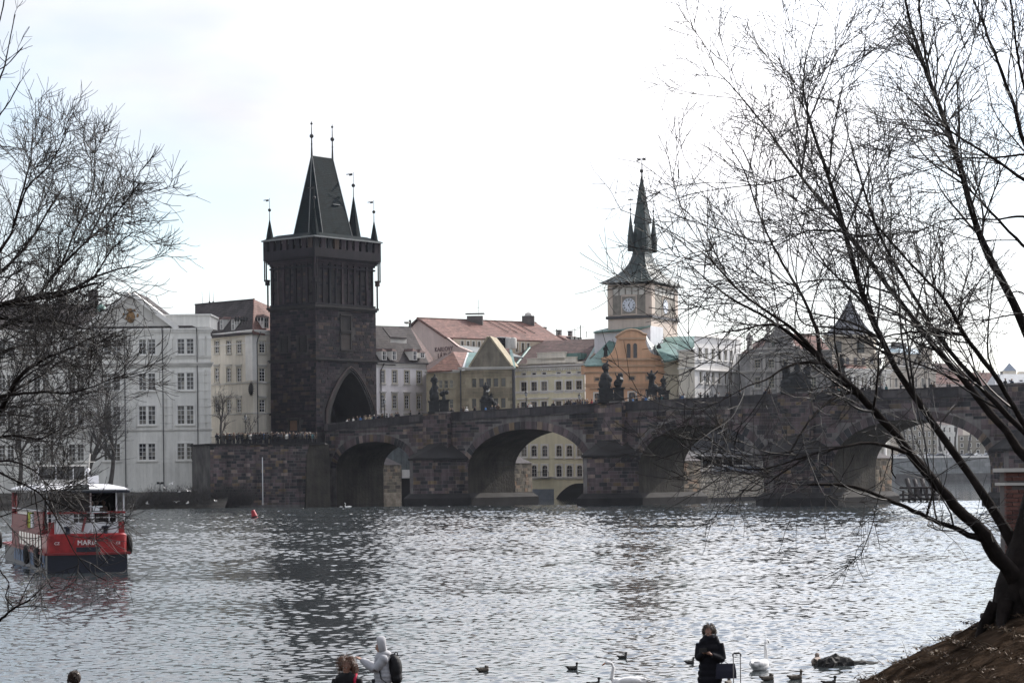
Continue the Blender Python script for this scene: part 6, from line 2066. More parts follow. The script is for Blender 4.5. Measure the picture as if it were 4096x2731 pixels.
def limb_tree(name, label, D0, limbs, seed, levels, trunk=None, base=(0, 0, 0), mats=(m_bark, m_twig), group=None, depth=1.6):
    """limbs: list of ([(u, v, width_px), ...], depth offset start, end); every limb is a part of its own"""
    rng = np.random.default_rng(seed)
    root = empty(name, Frame(base[0], base[1], 0, base[2]), label, 'tree', group)
    off = np.array(base)
    if trunk is not None:
        pts = resample([np.r_[P(u, v, D0 + dd) - off, w / 2 * D0 / F] for u, v, w, dd in trunk], 14)
        n = 18
        rings = []
        for k, p in enumerate(pts):
            rings.append([(p[0] + p[3] * (1 + .10 * math.sin(5 * a + k) + .07 * math.sin(9 * a - k)) * math.cos(a), p[1] + p[3] * (1 + .10 * math.sin(5 * a + k)) * math.sin(a), p[2]) for a in [2 * math.pi * i / n for i in range(n)]])
        MB().loft(rings).build('trunk', mats[0], root)
        c_, r_ = pts[1], pts[1][3]
        for k in range(9):
            a = k * .7 + .2; q = []
            for j in range(5):
                f_ = j / 4; x_, y_ = c_[0] + math.cos(a + .3 * f_) * r_ * (.8 + .7 * f_), c_[1] + math.sin(a + .3 * f_) * r_ * (.8 + .7 * f_)
                q.append((x_, y_, bank_z(x_ + off[0], y_ + off[1]) - off[2] + .42 * (1 - f_) ** 2 - .03))
            MB().tube(q, [r_ * .22, r_ * .17, r_ * .12, r_ * .08, r_ * .03], 8).build('root', mats[0], root)
    mains = []
    for li, (pl, d0, d1) in enumerate(limbs):
        raw = []
        for k, (u, v, w) in enumerate(pl):
            D = D0 + d0 + (d1 - d0) * k / (len(pl) - 1)
            raw.append(np.r_[P(u, v, D) - off, w / 2 * D / F])
        q = resample(raw, 26)
        jit = rng.normal(size=(26, 3)) * (q[:, 3:4] * .22); jit[0] = 0
        path = (q[:, :3] + jit)[None]; rad = np.maximum(q[:, 3], .006)[None] * (1 + .06 * rng.normal(size=(1, 26)))
        w = Wood(); w.add(path, rad, 8); w.build('branch', mats[0], root)
        mains.append((path, rad, q[0, 3]))
    tw = Wood()
    for path, rad, w0 in mains:
        ez = path[0, -1, 2] + off[2]
        lowf = (.5 if ez < 8.4 else 1) if D0 == 35 else ((.28 if ez < 4.6 else 1) if D0 == 30 else 1)
        thin = float(np.argmax(rad[0] < .05)) / 26 if rad[0, 0] > .05 else 0
        ln = np.linalg.norm(np.diff(path[0], axis=0), axis=1).sum()
        cur = (path, rad)
        for lv in levels:
            kw = dict(lv); n = kw.pop('n'); sd = kw.pop('sides', 3); keep = kw.pop('keep', True)
            nn = max(1, int(round(n * ln * lowf))) if kw.pop('per_m', False) else n
            if cur[0] is path: kw['lo'] = max(kw['lo'], thin * .8); nn = max(1, int(nn * (1 - .35 * thin)))
            nxt = grow(cur[0], cur[1], nn, rng=rng, **kw)
            if keep: tw.add(nxt[0], nxt[1], sd)
            cur = nxt
    o = tw.build('twigs', mats[1], root, kind='stuff')
    return root


ZU = lambda x, y, w: (2700 + x / 1.2063, y / 1.2063, w / 1.2063)
ZD = lambda x, y, w: (2700 + x / 1.2063, 1200 + y / 1.2063, w / 1.2063)


def right_trees():
    limbs = [
        # A, the lowest thick limb, and its forks
        ([ZD(1760, 1500, 105), ZD(1640, 1330, 92), ZD(1500, 1150, 66), ZD(1400, 1040, 56), ZD(1280, 920, 52), ZD(1170, 780, 46), ZD(1080, 660, 42), ZD(960, 520, 37), ZD(860, 420, 34), ZD(740, 320, 31), ZD(700, 280, 28)], 0, -2.5),
        ([ZD(710, 290, 26), ZD(600, 200, 19), ZD(500, 120, 16), ZD(400, 60, 13), ZD(280, 0, 12), ZU(170, 1365, 8), ZU(60, 1270, 4)], -2.5, -4.0),
        ([ZD(704, 280, 24), ZD(690, 150, 18), ZU(640, 1480, 15), ZU(600, 1400, 14), ZU(500, 1240, 11), ZU(420, 1080, 9), ZU(330, 800, 7), ZU(240, 680, 4)], -2.5, -1.0),
        ([ZD(700, 270, 22), ZD(560, 130, 15), ZD(420, 40, 12), ZU(300, 1400, 10), ZU(160, 1240, 7), ZU(110, 1100, 4)], -2.5, -5.0),
        ([ZD(720, 305, 16), ZD(600, 300, 13), ZD(520, 330, 12), ZD(440, 385, 9), ZD(360, 410, 7), ZD(250, 470, 4)], -2.5, -4.2),
        ([ZD(1110, 735, 22), ZD(1000, 695, 17), ZD(900, 685, 15), ZD(800, 710, 13), ZD(650, 745, 11), ZD(500, 800, 9), ZD(380, 825, 7), ZD(200, 780, 5), ZD(80, 760, 3)], -1.5, -4.0),
        ([ZD(660, 745, 10), ZD(520, 830, 8), ZD(400, 920, 6), ZD(310, 915, 4)], -2.8, -3.8),
        ([ZD(1480, 1150, 36), ZD(1350, 1100, 25), ZD(1220, 1050, 22), ZD(1120, 1000, 20), ZD(1020, 960, 19), ZD(900, 905, 17), ZD(760, 885, 15), ZD(640, 890, 11)], -.5, -3.0),
        ([ZD(1215, 1040, 16), ZD(1235, 960, 13), ZD(1255, 915, 12)], -1, -1.2),
        ([ZD(860, 440, 14), ZD(760, 480, 12), ZD(690, 530, 10), ZD(620, 620, 8), ZD(560, 720, 5)], -2, -3.5),
        ([ZD(1050, 705, 9), ZD(1048, 790, 9), ZD(1045, 825, 8), ZD(1065, 858, 6)], -1.6, -1.8),
        ([ZD(560, 125, 9), ZD(430, 115, 9), ZD(320, 145, 8), ZD(180, 160, 5), ZD(90, 205, 3)], -3, -4),
        # B
        ([ZD(1760, 1420, 85), ZD(1684, 1240, 66), ZD(1600, 1090, 50), ZD(1500, 960, 42), ZD(1400, 820, 38), ZD(1300, 660, 36), ZD(1200, 530, 34), ZD(1100, 390, 32), ZD(1030, 280, 30), ZD(960, 100, 27), ZU(960, 1568, 26), ZU(880, 1370, 26), ZU(850, 1230, 25), ZU(800, 1040, 22), ZU(750, 870, 19), ZU(690, 700, 14), ZU(630, 560, 11), ZU(600, 400, 8), ZU(630, 230, 5), ZU(690, 90, 3)], .5, 2.5),
        ([ZD(1000, 230, 14), ZD(930, 150, 12), ZD(760, 135, 9), ZD(600, 120, 7), ZU(560, 1350, 5), ZU(330, 1400, 3)], 1.2, .2),
        ([ZU(640, 600, 9), ZU(690, 480, 8), ZU(740, 360, 6), ZU(770, 260, 5), ZU(850, 160, 3)], 2.2, 3.0),
        # C
        ([ZD(1800, 900, 56), ZD(1684, 735, 46), ZD(1600, 640, 40), ZD(1500, 510, 36), ZD(1400, 410, 34), ZD(1330, 310, 30), ZD(1240, 210, 28), ZD(1160, 110, 27), ZU(1180, 1568, 26), ZU(1060, 1420, 24), ZU(940, 1260, 23), ZU(820, 1110, 22), ZU(700, 960, 18), ZU(590, 840, 14), ZU(480, 660, 10), ZU(390, 560, 9), ZU(300, 440, 6), ZU(190, 330, 3)], 1.5, 4.5),
        ([ZU(590, 845, 9), ZU(440, 890, 7), ZU(300, 900, 5), ZU(170, 920, 3)], 3.6, 3.0),
        ([ZU(610, 830, 10), ZU(640, 640, 8), ZU(640, 460, 6), ZU(690, 280, 4)], 3.6, 4.4),
        ([ZU(1060, 1420, 11), ZU(900, 1370, 9), ZU(750, 1345, 8), ZU(580, 1365, 6), ZU(420, 1410, 4), ZU(330, 1385, 3)], 2.6, 1.5),
        ([ZU(560, 1070, 6), ZU(660, 1010, 6), ZU(790, 1000, 9)], 2.0, 3.2),
        # D
        ([ZD(1800, 740, 34), ZD(1684, 640, 29), ZD(1600, 560, 26), ZD(1500, 450, 25), ZD(1400, 330, 23), ZD(1300, 210, 21), ZD(1220, 110, 20), ZU(1200, 1520, 18), ZU(1140, 1400, 16), ZU(1050, 1260, 15), ZU(980, 1130, 14), ZU(920, 960, 11), ZU(880, 800, 8), ZU(830, 650, 6), ZU(790, 440, 3)], 1, 2.5),
        ([ZU(980, 1130, 9), ZU(880, 1140, 8), ZU(760, 1110, 7), ZU(640, 1110, 6), ZU(500, 1180, 5), ZU(380, 1240, 3)], 2, .8),
        # E
        ([ZD(1800, 770, 34), ZD(1684, 600, 28), ZD(1600, 450, 26), ZD(1510, 320, 24), ZD(1430, 220, 22), ZD(1390, 170, 20), ZD(1340, 50, 18), ZU(1330, 1480, 17), ZU(1230, 1360, 15), ZU(1100, 1240, 13), ZU(1040, 1160, 11), ZU(960, 1070, 8), ZU(860, 1000, 5)], 0, -1.5),
        ([ZD(1390, 170, 13), ZD(1250, 150, 11), ZD(1130, 155, 10), ZD(1010, 178, 8)], -.4, .4),
        ([ZD(1370, 390, 11), ZD(1230, 330, 9), ZD(1100, 280, 7), ZD(960, 230, 6), ZD(860, 235, 5), ZD(750, 310, 3)], .5, -1.5),
    ]
    levels = [dict(n=3.1, per_m=True, lo=.12, hi=1.0, length=2.1, spread=(.35, .85), K=10, up=.022, tip_up=.03, wander=.075, rr=.42, rmin=.006, sides=4, taper=.8),
              dict(n=6, lo=.1, hi=1.0, length=.95, spread=(.4, .95), K=8, up=-.015, tip_up=.05, wander=.075, rr=.6, rmin=.0048, taper=.8),
              dict(n=4, lo=.1, hi=1.0, length=.55, spread=(.4, .95), K=7, up=-.045, tip_up=.13, wander=.06, rr=.75, rmin=.0036, taper=.7)]
    b = P(4110, 2560, 35)
    limb_tree('bare_riverside_tree', 'large bare many-limbed tree leaning over water from the near bank', 35, limbs, 71, levels,
              trunk=[(4130, 2760, 360, 0), (4118, 2600, 300, 0), (4112, 2480, 262, 0), (4110, 2380, 250, 0), (4125, 2280, 240, 0), (4150, 2160, 215, .3), (4185, 2000, 190, .6), (4190, 1900, 120, .8)], base=(b[0], b[1], 2.4))
    limbs2 = [
        ([(4390, 2500, 120), (4300, 2000, 84), ZU(1790, 1800, 60), ZU(1684, 1568, 44), ZU(1600, 1380, 38), ZU(1500, 1230, 34), ZU(1440, 1080, 32), ZU(1400, 880, 29), ZU(1350, 700, 27), ZU(1290, 560, 24), ZU(1230, 380, 20), ZU(1130, 150, 15), ZU(1110, 0, 11), ZU(1100, -120, 8)], 0, 1.0),
        ([ZU(1232, 385, 14), ZU(1190, 150, 12), ZU(1175, 0, 10), ZU(1165, -130, 8)], .8, 1.4),
        ([ZU(1750, 1250, 20), ZU(1684, 1190, 16), ZU(1500, 1000, 12), ZU(1400, 890, 10), ZU(1250, 800, 8), ZU(1150, 690, 6), ZU(1090, 560, 3)], 0, 2),
        ([ZU(1760, 920, 22), ZU(1684, 870, 18), ZU(1560, 780, 15), ZU(1400, 680, 11), ZU(1280, 600, 8), ZU(1150, 520, 4)], 0, -1.5),
        ([ZU(1780, 900, 26), ZU(1684, 700, 22), ZU(1640, 520, 19), ZU(1580, 360, 17), ZU(1520, 200, 14), ZU(1440, 0, 10), ZU(1400, -100, 8)], .5, 1.5),
        ([ZU(1760, 620, 18), ZU(1684, 420, 15), ZU(1650, 250, 12), ZU(1620, 0, 9), ZU(1610, -100, 7)], 0, -.8),
        ([ZU(1780, 1080, 16), ZU(1684, 1040, 13), ZU(1550, 1060, 9), ZU(1430, 1055, 8), ZU(1300, 1060, 6), ZU(1090, 1160, 3)], .3, -.6),
        ([ZU(1780, 740, 14), ZU(1684, 745, 12), ZU(1520, 765, 9), ZU(1330, 760, 6), ZU(1220, 750, 3)], .3, -.8),
        ([ZU(1300, 590, 10), ZU(1300, 480, 9), ZU(1370, 380, 8), ZU(1420, 280, 6), ZU(1450, 150, 4)], .9, 1.8),
        ([ZU(1470, 1150, 9), ZU(1510, 1000, 8), ZU(1570, 850, 7), ZU(1560, 700, 4)], .2, .9),
        ([ZU(1800, 1560, 12), ZU(1684, 1510, 9), ZU(1560, 1530, 7), ZU(1470, 1560, 4)], 0, -.8),
        ([ZU(1780, 1480, 10), ZU(1660, 1400, 8), ZU(1560, 1440, 5), ZU(1480, 1500, 3)], .4, 0),
    ]
    b = P(4390, 2560, 38)
    levels2 = [dict(levels[0], n=3.0), levels[1], levels[2]]
    limb_tree('bare_bank_tree', 'tall bare tree entering at top corner behind the leaning tree', 38, limbs2, 72, levels2, base=(b[0], b[1], 2.6))


right_trees()
ZL = lambda x, y, w: (x / 1.206, y / 1.206, w)
Z3 = lambda x, y, w: (x / 2.3756, 1100 + y / 2.3756, w)
Z7 = lambda x, y, w: (x / 2.903, 1820 + y / 2.903, w)


def left_tree():
    limbs = [
        ([(-330, 1330, 34), Z3(-200, 300, 24), Z3(0, 280, 19), Z3(200, 245, 17), Z3(400, 220, 15), Z3(600, 195, 12), Z3(780, 110, 9), Z3(920, 70, 6), Z3(1010, 80, 3)], 0, -1.5),
        ([(-330, 1560, 34), Z3(-150, 600, 22), Z3(0, 500, 17), Z3(200, 400, 15), Z3(420, 290, 12), Z3(520, 180, 9), Z3(640, 60, 6), Z3(700, -60, 4)], 0, 1.5),
        ([(-300, 1330, 22), Z3(0, 400, 12), Z3(250, 455, 11), Z3(450, 430, 9), Z3(600, 440, 8), Z3(740, 500, 6), Z3(900, 520, 4)], .5, -1.0),
        ([(-330, 1900, 40), Z3(-60, 1420, 26), Z3(40, 1250, 21), Z3(110, 1050, 18), Z3(250, 900, 16), Z3(340, 820, 13), Z3(560, 740, 10), Z3(700, 700, 8), Z3(820, 600, 6), Z3(1000, 560, 3)], 0, -2.0),
        ([(-330, 1720, 30), Z3(-100, 1170, 19), Z3(0, 1150, 15), Z3(170, 1135, 13), Z3(300, 1115, 11), Z3(440, 1095, 10), Z3(560, 1140, 9), Z3(740, 1105, 7), Z3(900, 1060, 5), Z3(1050, 980, 4), Z3(1200, 945, 2)], -.5, -2.5),
        ([ZL(-260, 1560, 28), ZL(0, 1465, 16), ZL(150, 1430, 13), ZL(330, 1405, 11), ZL(470, 1330, 9), ZL(600, 1285, 6), ZL(680, 1290, 3)], .5, -.5),
        ([ZL(-260, 1500, 26), ZL(0, 1320, 15), ZL(100, 1220, 12), ZL(170, 1130, 9), ZL(240, 1000, 7), ZL(310, 900, 4)], 1, 2.5),
        ([ZL(180, 1430, 11), ZL(280, 1300, 10), ZL(400, 1180, 8), ZL(520, 1080, 6), ZL(600, 980, 5), ZL(680, 880, 3)], .4, -1.4),
        ([ZL(-240, 1420, 24), ZL(0, 1210, 14), ZL(60, 1130, 11), ZL(100, 950, 8), ZL(150, 780, 6), ZL(160, 640, 3)], .6, 1.6),
        ([ZL(60, 1100, 9), ZL(130, 900, 8), ZL(220, 820, 6), ZL(280, 730, 5), ZL(335, 610, 3)], 1, 0),
        ([ZL(300, 1270, 9), ZL(360, 1120, 8), ZL(430, 980, 6), ZL(460, 850, 5), ZL(455, 730, 3)], 0, 1.2),
        ([ZL(420, 1170, 8), ZL(500, 1010, 6), ZL(560, 920, 5), ZL(590, 800, 3)], -.6, .8),
        ([ZL(460, 1330, 8), ZL(540, 1200, 6), ZL(640, 1120, 3)], -.3, -1.5),
        ([(-330, 1700, 26), (-60, 1640, 14), (60, 1560, 11), (170, 1500, 8), (260, 1430, 5)], .5, 1.5),
        ([(-330, 1800, 26), (-60, 1760, 14), (60, 1740, 10), (160, 1760, 7), (270, 1700, 4)], .8, -.6),
        ([(-300, 1480, 22), (-40, 1420, 13), (90, 1380, 10), (200, 1380, 7), (330, 1330, 4)], 1, 2.2),
        ([(-300, 1860, 20), (-60, 1850, 11), (50, 1840, 8), (140, 1880, 5), (210, 1960, 3)], -.4, -1.2),
        # hanging sprays in front of the boat
        ([Z7(-260, 60, 16), Z7(0, 200, 9), Z7(200, 310, 8), Z7(350, 370, 8), Z7(470, 430, 7), Z7(560, 560, 6), Z7(640, 720, 6), Z7(740, 870, 5), Z7(800, 980, 5), Z7(830, 1100, 4), Z7(920, 1180, 4), Z7(1040, 1370, 3), Z7(1230, 1450, 2)], -1, -2),
        ([Z7(400, 400, 5), Z7(440, 700, 5), Z7(480, 960, 4), Z7(480, 1250, 4), Z7(540, 1430, 3), Z7(600, 1540, 2)], -1, -1.4),
        ([Z7(520, 500, 5), Z7(800, 600, 4), Z7(1000, 700, 4), Z7(1120, 850, 3), Z7(1130, 1150, 3), Z7(1190, 1230, 2)], -1.5, -2.4),
        ([Z7(-200, 700, 10), Z7(0, 720, 5), Z7(200, 640, 4), Z7(400, 560, 3), Z7(600, 480, 2)], 0, 0),
    ]
    levels = [dict(n=5.4, per_m=True, lo=.2, hi=1.0, length=.8, spread=(.45, 1.1), K=8, up=.0, tip_up=.03, wander=.10, rr=.45, rmin=.0045, sides=4, taper=.8),
              dict(n=6, lo=.12, hi=1.0, length=.55, spread=(.4, 1.0), K=7, up=-.02, tip_up=.09, wander=.09, rr=.6, rmin=.0036, taper=.8),
              dict(n=4, lo=.2, hi=1.0, length=.36, spread=(.4, .95), K=6, up=-.02, tip_up=.15, wander=.07, rr=.75, rmin=.003, taper=.7)]
    b = P(-420, 2450, 30)
    limb_tree('bare_overhanging_tree', 'bare tree reaching in from the left edge over red boat', 30, limbs, 81, levels, base=(b[0], b[1], 1.6))
    limbs = [([(-220, 620, 14), (-60, 420, 9), (10, 300, 7), (40, 160, 5), (60, 60, 3)], 0, 1), ([(-220, 560, 12), (-70, 250, 8), (-10, 120, 6), (20, 0, 5), (10, -100, 4)], 0, -1),
             ([(-200, 640, 12), (-50, 520, 7), (30, 420, 5), (80, 330, 3)], .5, 0), ([(-200, 340, 10), (-40, 300, 6), (30, 260, 4), (90, 190, 2)], 0, .5)]
    b = P(-560, 2450, 22)
    lv = [dict(n=2.0, per_m=True, lo=.3, hi=1.0, length=.5, spread=(.4, .9), K=7, up=.0, tip_up=.05, wander=.09, rr=.55, rmin=.003, sides=4), dict(n=3, lo=.2, hi=1.0, length=.3, spread=(.35, .9), K=6, up=-.01, tip_up=.06, wander=.08, rr=.7, rmin=.0022)]
    limb_tree('near_bare_tree', 'few curved bare twigs at the upper left edge of the sky', 22, limbs, 83, lv, base=(b[0], b[1], 1.8))
    limbs = [([(-60, 2540, 14), (0, 2478, 11), (47, 2434, 9), (112, 2403, 7), (152, 2366, 5), (190, 2329, 3)], 0, -.6), ([(20, 2460, 6), (75, 2420, 5), (110, 2340, 4), (140, 2290, 3)], 0, .6), ([(-30, 2240, 6), (10, 2295, 6), (38, 2330, 5), (20, 2392, 5), (50, 2425, 4)], .2, .2), ([(50, 2432, 4), (130, 2420, 4), (190, 2430, 2)], 0, -.4)]
    b = P(-120, 2600, 33)
    lv = [dict(n=3.5, per_m=True, lo=.25, hi=1.0, length=.5, spread=(.4, 1.0), K=7, up=.03, tip_up=.0, wander=.12, rr=.5, rmin=.0035, sides=4), dict(n=3, lo=.2, hi=1.0, length=.28, spread=(.4, .9), K=5, up=.02, wander=.1, rr=.7, rmin=.0026)]
    limb_tree('bare_shrub', 'small bare shrub branch low at the left water edge', 33, limbs, 84, lv, base=(b[0], b[1], .2))


left_tree()


def bank_trees():
    """bare trees on the far banks: own trunk, limbs and twigs"""
    rng = np.random.default_rng(9)

    def free_tree(name, label, base, h, r, seed, lean=(0, 0), fork=.35, n1=9, group='bare trees on the far bank', spreadk=1.0, K1=10, dens=1.0):
        rg = np.random.default_rng(seed)
        root = empty(name, Frame(base[0], base[1], 0, base[2]), label, 'tree', group)
        K = 14
        z = np.linspace(0, 1, K)
        pts = np.stack([lean[0] * h * z ** 1.4 + .02 * h * np.sin(z * 7 + seed), lean[1] * h * z + 0 * z, h * .78 * z], -1)[None]
        rad = (r * (1 - .85 * z) + .02)[None]; rad[0, 0] *= 1.35
        w = Wood(); w.add(pts, rad, 9); w.build('trunk', m_bark_pale, root)
        b1 = grow(pts, rad, n1, fork, .97, h * .42, (.35, .95), rg, K=K1, up=.05, tip_up=.04, wander=.09, rr=.6, rmin=.025)
        w = Wood(); w.add(*b1, 6)
        for i in range(len(b1[0])):
            ww = Wood(); ww.add(b1[0][i:i + 1], b1[1][i:i + 1], 6); ww.build('branch', m_bark_pale, root)
        b2 = grow(b1[0], b1[1], max(3, int(9 * dens)), .2, 1, h * .19, (.4, 1.0), rg, K=7, up=.02, tip_up=.04, wander=.12, rr=.55, rmin=.016)
        b3 = grow(b2[0], b2[1], max(2, int(5 * dens)), .15, 1, h * .10, (.4, 1.0), rg, K=5, up=.0, tip_up=.05, wander=.12, rr=.6, rmin=.012)
        t = Wood(); t.add(*b2, 4); t.add(*b3, 3); t.build('twigs', m_twig_far, root, kind='stuff')
        return root
    p = P(352, 1905, 350); free_tree('bank_tree', 'bare tree with leaning forked trunk before the grey palace', (p[0], p[1], 1.6), 21, .46, 3, lean=(.16, 0), fork=.28, n1=13)
    p = P(446, 1905, 352); free_tree('bank_tree', 'straight bare tree before grey palace right of the leaning trunk', (p[0], p[1], 1.8), 22, .42, 5, lean=(-.02, 0), fork=.32, n1=13)
    p = P(228, 1915, 351); free_tree('bank_tree', 'bare tree before grey palace above the boat cabin', (p[0], p[1], 1.6), 20, .36, 8, lean=(-.06, 0), n1=11)
    p = P(70, 1915, 352); free_tree('bank_tree', 'bare tree before grey palace nearest the left edge', (p[0], p[1], 1.6), 21, .4, 12, lean=(.05, 0), n1=11)
    p = P(888, 1772, 358.5); free_tree('square_tree', 'small bare forked tree at the left end of crowded square', (p[0], p[1], SQZ), 9.6, .26, 15, lean=(.0, 0), fork=.12, n1=9, spreadk=1.3)
    p = P(1000, 1772, 366); free_tree('square_tree', 'slim bare young tree behind crowd on the square', (p[0], p[1], SQZ), 5.2, .12, 16, fork=.3, n1=7, dens=.7)
    for k, (u, v, D, h, s) in enumerate(((2590, 1640, 398, 11, 21), (2665, 1640, 400, 12, 22), (2735, 1640, 402, 11, 24))):
        p = P(u, v, D); free_tree('promenade_tree', 'bare tree behind parapet in front of %s' % ['the orange house', 'gap right of orange house', 'the white house wing'][k], (p[0], p[1], 9.0), h, .22, s, n1=10, group='bare trees behind the bridge')
    for k, (u, s, h) in enumerate(((3615, 31, 26), (3650, 32, 24), (3700, 33, 28), (3762, 34, 25), (3826, 35, 26), (3880, 36, 24))):
        p = P(u, 1826, 932); free_tree('embankment_tree', 'hazy bare tree on far embankment, %s from the arch pier' % ORD[k], (p[0], p[1], 12.4), h, .5, s, n1=7, group='bare trees on the far embankment', dens=.55)
    # brushwood along the bank
    rg = np.random.default_rng(41)
    for k, (u0, u1, D, n, h, lab) in enumerate(((560, 830, 353.5, 900, 2.3, 'dry leafless brushwood at foot of the grey palace'), (250, 560, 353, 500, 1.5, 'dry brushwood on bank behind the red boat'), (842, 1010, 356.5, 420, 3.6, 'bare creepers and brush against the retaining wall'))):
        a, b = P(u0, 1950, D), P(u1, 1950, D)
        x = rg.uniform(a[0], b[0], n); y = D + rg.uniform(-2.0, 2.0, n) * (1 if k < 2 else .25)
        hh = h * (.35 + .8 * rg.random(n)) * (.6 + .5 * np.sin(x * 1.3) ** 2)
        base = np.stack([x, y, np.full(n, .4 if k == 2 else 1.0) + (y - D) * .3], -1)
        pts = np.empty((n, 5, 3)); d = rg.normal(size=(n, 3)) * .28; d[:, 2] = 1
        for q in range(5): pts[:, q] = base + d * (hh * q / 4)[:, None] + rg.normal(size=(n, 3)) * .06 * q
        w = Wood(); w.add(pts, np.linspace(.028, .01, 5)[None].repeat(n, 0), 3)
        c = grow(pts, np.full((n, 5), .02), 3, .3, 1, h * .3, (.3, .9), rg, K=4, wander=.15, rmin=.009)
        w.add(*c, 3)
        o = w.build('brushwood', m_twig_far, None, kind='stuff')
        tag(o, lab, 'brushwood')


bank_trees()

# ================================================================ what stands on the bridge
def bridge_t(u, y=0.0):
    """position along the bridge where picture column u meets the line y of the bridge"""
    a, _ = lev(u, 1620); r = np.array([a / F, 1.0])
    k = (y + BF.o @ BF.y) / (r @ BF.y)
    return float((r * k - BF.o) @ BF.x)


def statue(label, t, y, build, pile=None, seed=0):
    z = ptop(t) - .1
    w = BF.w(t, y, z)
    root = empty('bridge_statue', Frame(w[0], w[1], 0.0, z), label, 'statue', 'statue groups on the bridge')
    ped, figs = MB(), []
    build(ped, figs)
    ped.build('pedestal', m_stat, root)
    for i, f in enumerate(figs): link('figure', fuse(f, .085, m_stat, 'figure', 1), root)
    return root


def pedestal(mb, x, w, d, z0, z1):
    mb.box(x - w / 2 - .15, -d / 2 - .15, z0, x + w / 2 + .15, d / 2 + .15, z0 + .35); mb.box(x - w / 2, -d / 2, z0 + .35, x + w / 2, d / 2, z1 - .25)
    mb.box(x - w / 2 - .18, -d / 2 - .18, z1 - .25, x + w / 2 + .18, d / 2 + .18, z1)


def fig(x, z, h, **k):
    mb = MB(); robed(mb, x, 0, z, h, **k)
    for i in range(5):
        a = RND.uniform(0, 6.28); mb.ball((x + .17 * h * math.cos(a), .1 * math.sin(a), z + h * RND.uniform(.1, .7)), h * .075, 7)
    return mb


def st_a(p, f):                                             # standing saint on a heap of figures, lower angel to the right
    pedestal(p, -.65, 1.7, 1.3, 0, 2.1); pedestal(p, 1.05, 1.5, 1.2, 0, 2.3)
    m = MB(); m.ball((-.6, 0, 2.7), .85, 10, sz=1.1); m.ball((-.9, 0, 3.5), .6, 9, sz=1.2); m.ball((-.3, 0, 3.4), .5, 8); f.append(m)
    f.append(fig(-.55, 3.6, 3.0, lean=.02))
    m = MB(); robed(m, 1.0, 0, 2.2, 1.9, arm=(-.25, .12), arm2=(.3, .25)); m.ball((1.5, 0, 3.5), .38, 8); m.ball((.6, 0, 3.2), .4, 8); f.append(m)


def st_b(p, f):                                             # figure with staff above a crowd of cherubs
    pedestal(p, 0, 1.9, 1.3, 0, 2.4)
    m = fig(-.1, 2.9, 2.6, arm=(-.22, -.05), arm2=(.25, -.12)); m.tube([(.55, -.1, 2.9), (-.05, -.1, 5.4)], .07, 5); f.append(m)
    m = MB(); m.ball((-.2, 0, 2.6), .75, 10); m.ball((.7, 0, 2.4), .6, 9); m.ball((1.3, 0, 1.7), .65, 9); m.ball((1.0, 0, .9), .7, 9); f.append(m)
    f.append(fig(.85, 2.3, 1.5, arm2=(.3, .05))); f.append(fig(1.45, 1.3, 1.3, arm2=(.35, .2)))


def st_c(p, f):                                             # the big dark pair of masses
    pedestal(p, -.75, 2.2, 1.6, 0, 2.3); pedestal(p, 1.25, 1.5, 1.5, 0, 2.4)
    m = MB(); m.ball((-.9, 0, 2.9), 1.0, 10, sz=1.1); m.ball((-.85, 0, 3.8), .85, 10, sz=1.2); m.ball((-.3, 0, 3.6), .6, 9); m.ball((-1.3, 0, 2.9), .7, 9); f.append(m)
    m = fig(-.7, 4.2, 2.4, lean=.09, arm2=(.3, -.25)); m.ball((-.85, 0, 5.5), .55, 9); f.append(m)
    m = MB(); robed(m, 1.25, 0, 2.3, 2.3, arm=(-.12, .35)); m.ball((1.45, 0, 3.6), .6, 9, sz=1.3); m.ball((1.1, 0, 3.0), .7, 9); m.ball((1.6, 0, 4.3), .4, 8); f.append(m)


def st_d(p, f):
    pedestal(p, -.8, 1.6, 1.3, 0, 2.4); pedestal(p, 1.1, 1.6, 1.3, 0, 2.2)
    f.append(fig(-.8, 2.4, 3.1, arm=(-.1, .1), arm2=(.2, .2))); f.append(fig(1.1, 2.2, 2.4, arm2=(.2, .15)))
    m = MB(); m.ball((-.4, 0, 2.6), .7, 9); m.ball((.6, 0, 2.3), .6, 9); f.append(m)


def st_e(p, f):                                             # wide rocky group with a tall figure either side
    pedestal(p, 0, 4.2, 1.8, 0, 1.3)
    m = MB(); m.ball((.2, 0, 1.9), 1.7, 12, sz=.85, sy=.6); m.ball((-1.4, 0, 1.5), .9, 9); m.ball((1.6, 0, 1.5), .8, 9); f.append(m)
    f.append(fig(-1.5, 1.4, 3.3, arm=(-.05, .1))); f.append(fig(1.75, 1.4, 3.1, arm2=(.08, .12)))
    m = fig(.25, 3.0, 2.4, arm=(-.25, .3), arm2=(.25, .25)); f.append(m)


def st_f(p, f):                                             # tall column-like figure on steps
    pedestal(p, 0, 3.0, 1.8, 0, 1.5); pedestal(p, -.2, 1.3, 1.2, 1.5, 3.0)
    f.append(fig(-.2, 3.0, 3.2, arm=(-.15, .1))); f.append(fig(-1.3, 1.4, 1.7)); f.append(fig(1.1, 1.4, 1.5))


PM = [(a + b) / 2 for a, b, c in PIERS]
statue('dark statue group with standing saint above pale plinth nearest the tower', PM[1], -.3, st_a)
statue('statue of figure with staff over cherubs before the tan house', PM[1] + .2, BW - .2, st_b)
statue('massive blackened double statue group in front of orange house', PM[2], -.3, st_c)
statue('dark statue pair before the orange house right edge', PM[2], BW - .2, st_d)
statue('wide black statue group half hidden by branches before the museum', PM[3], -.3, st_e)
statue('tall dark statue on stepped plinth behind the thick leaning limb', PM[3] + .5, BW - .2, st_f)


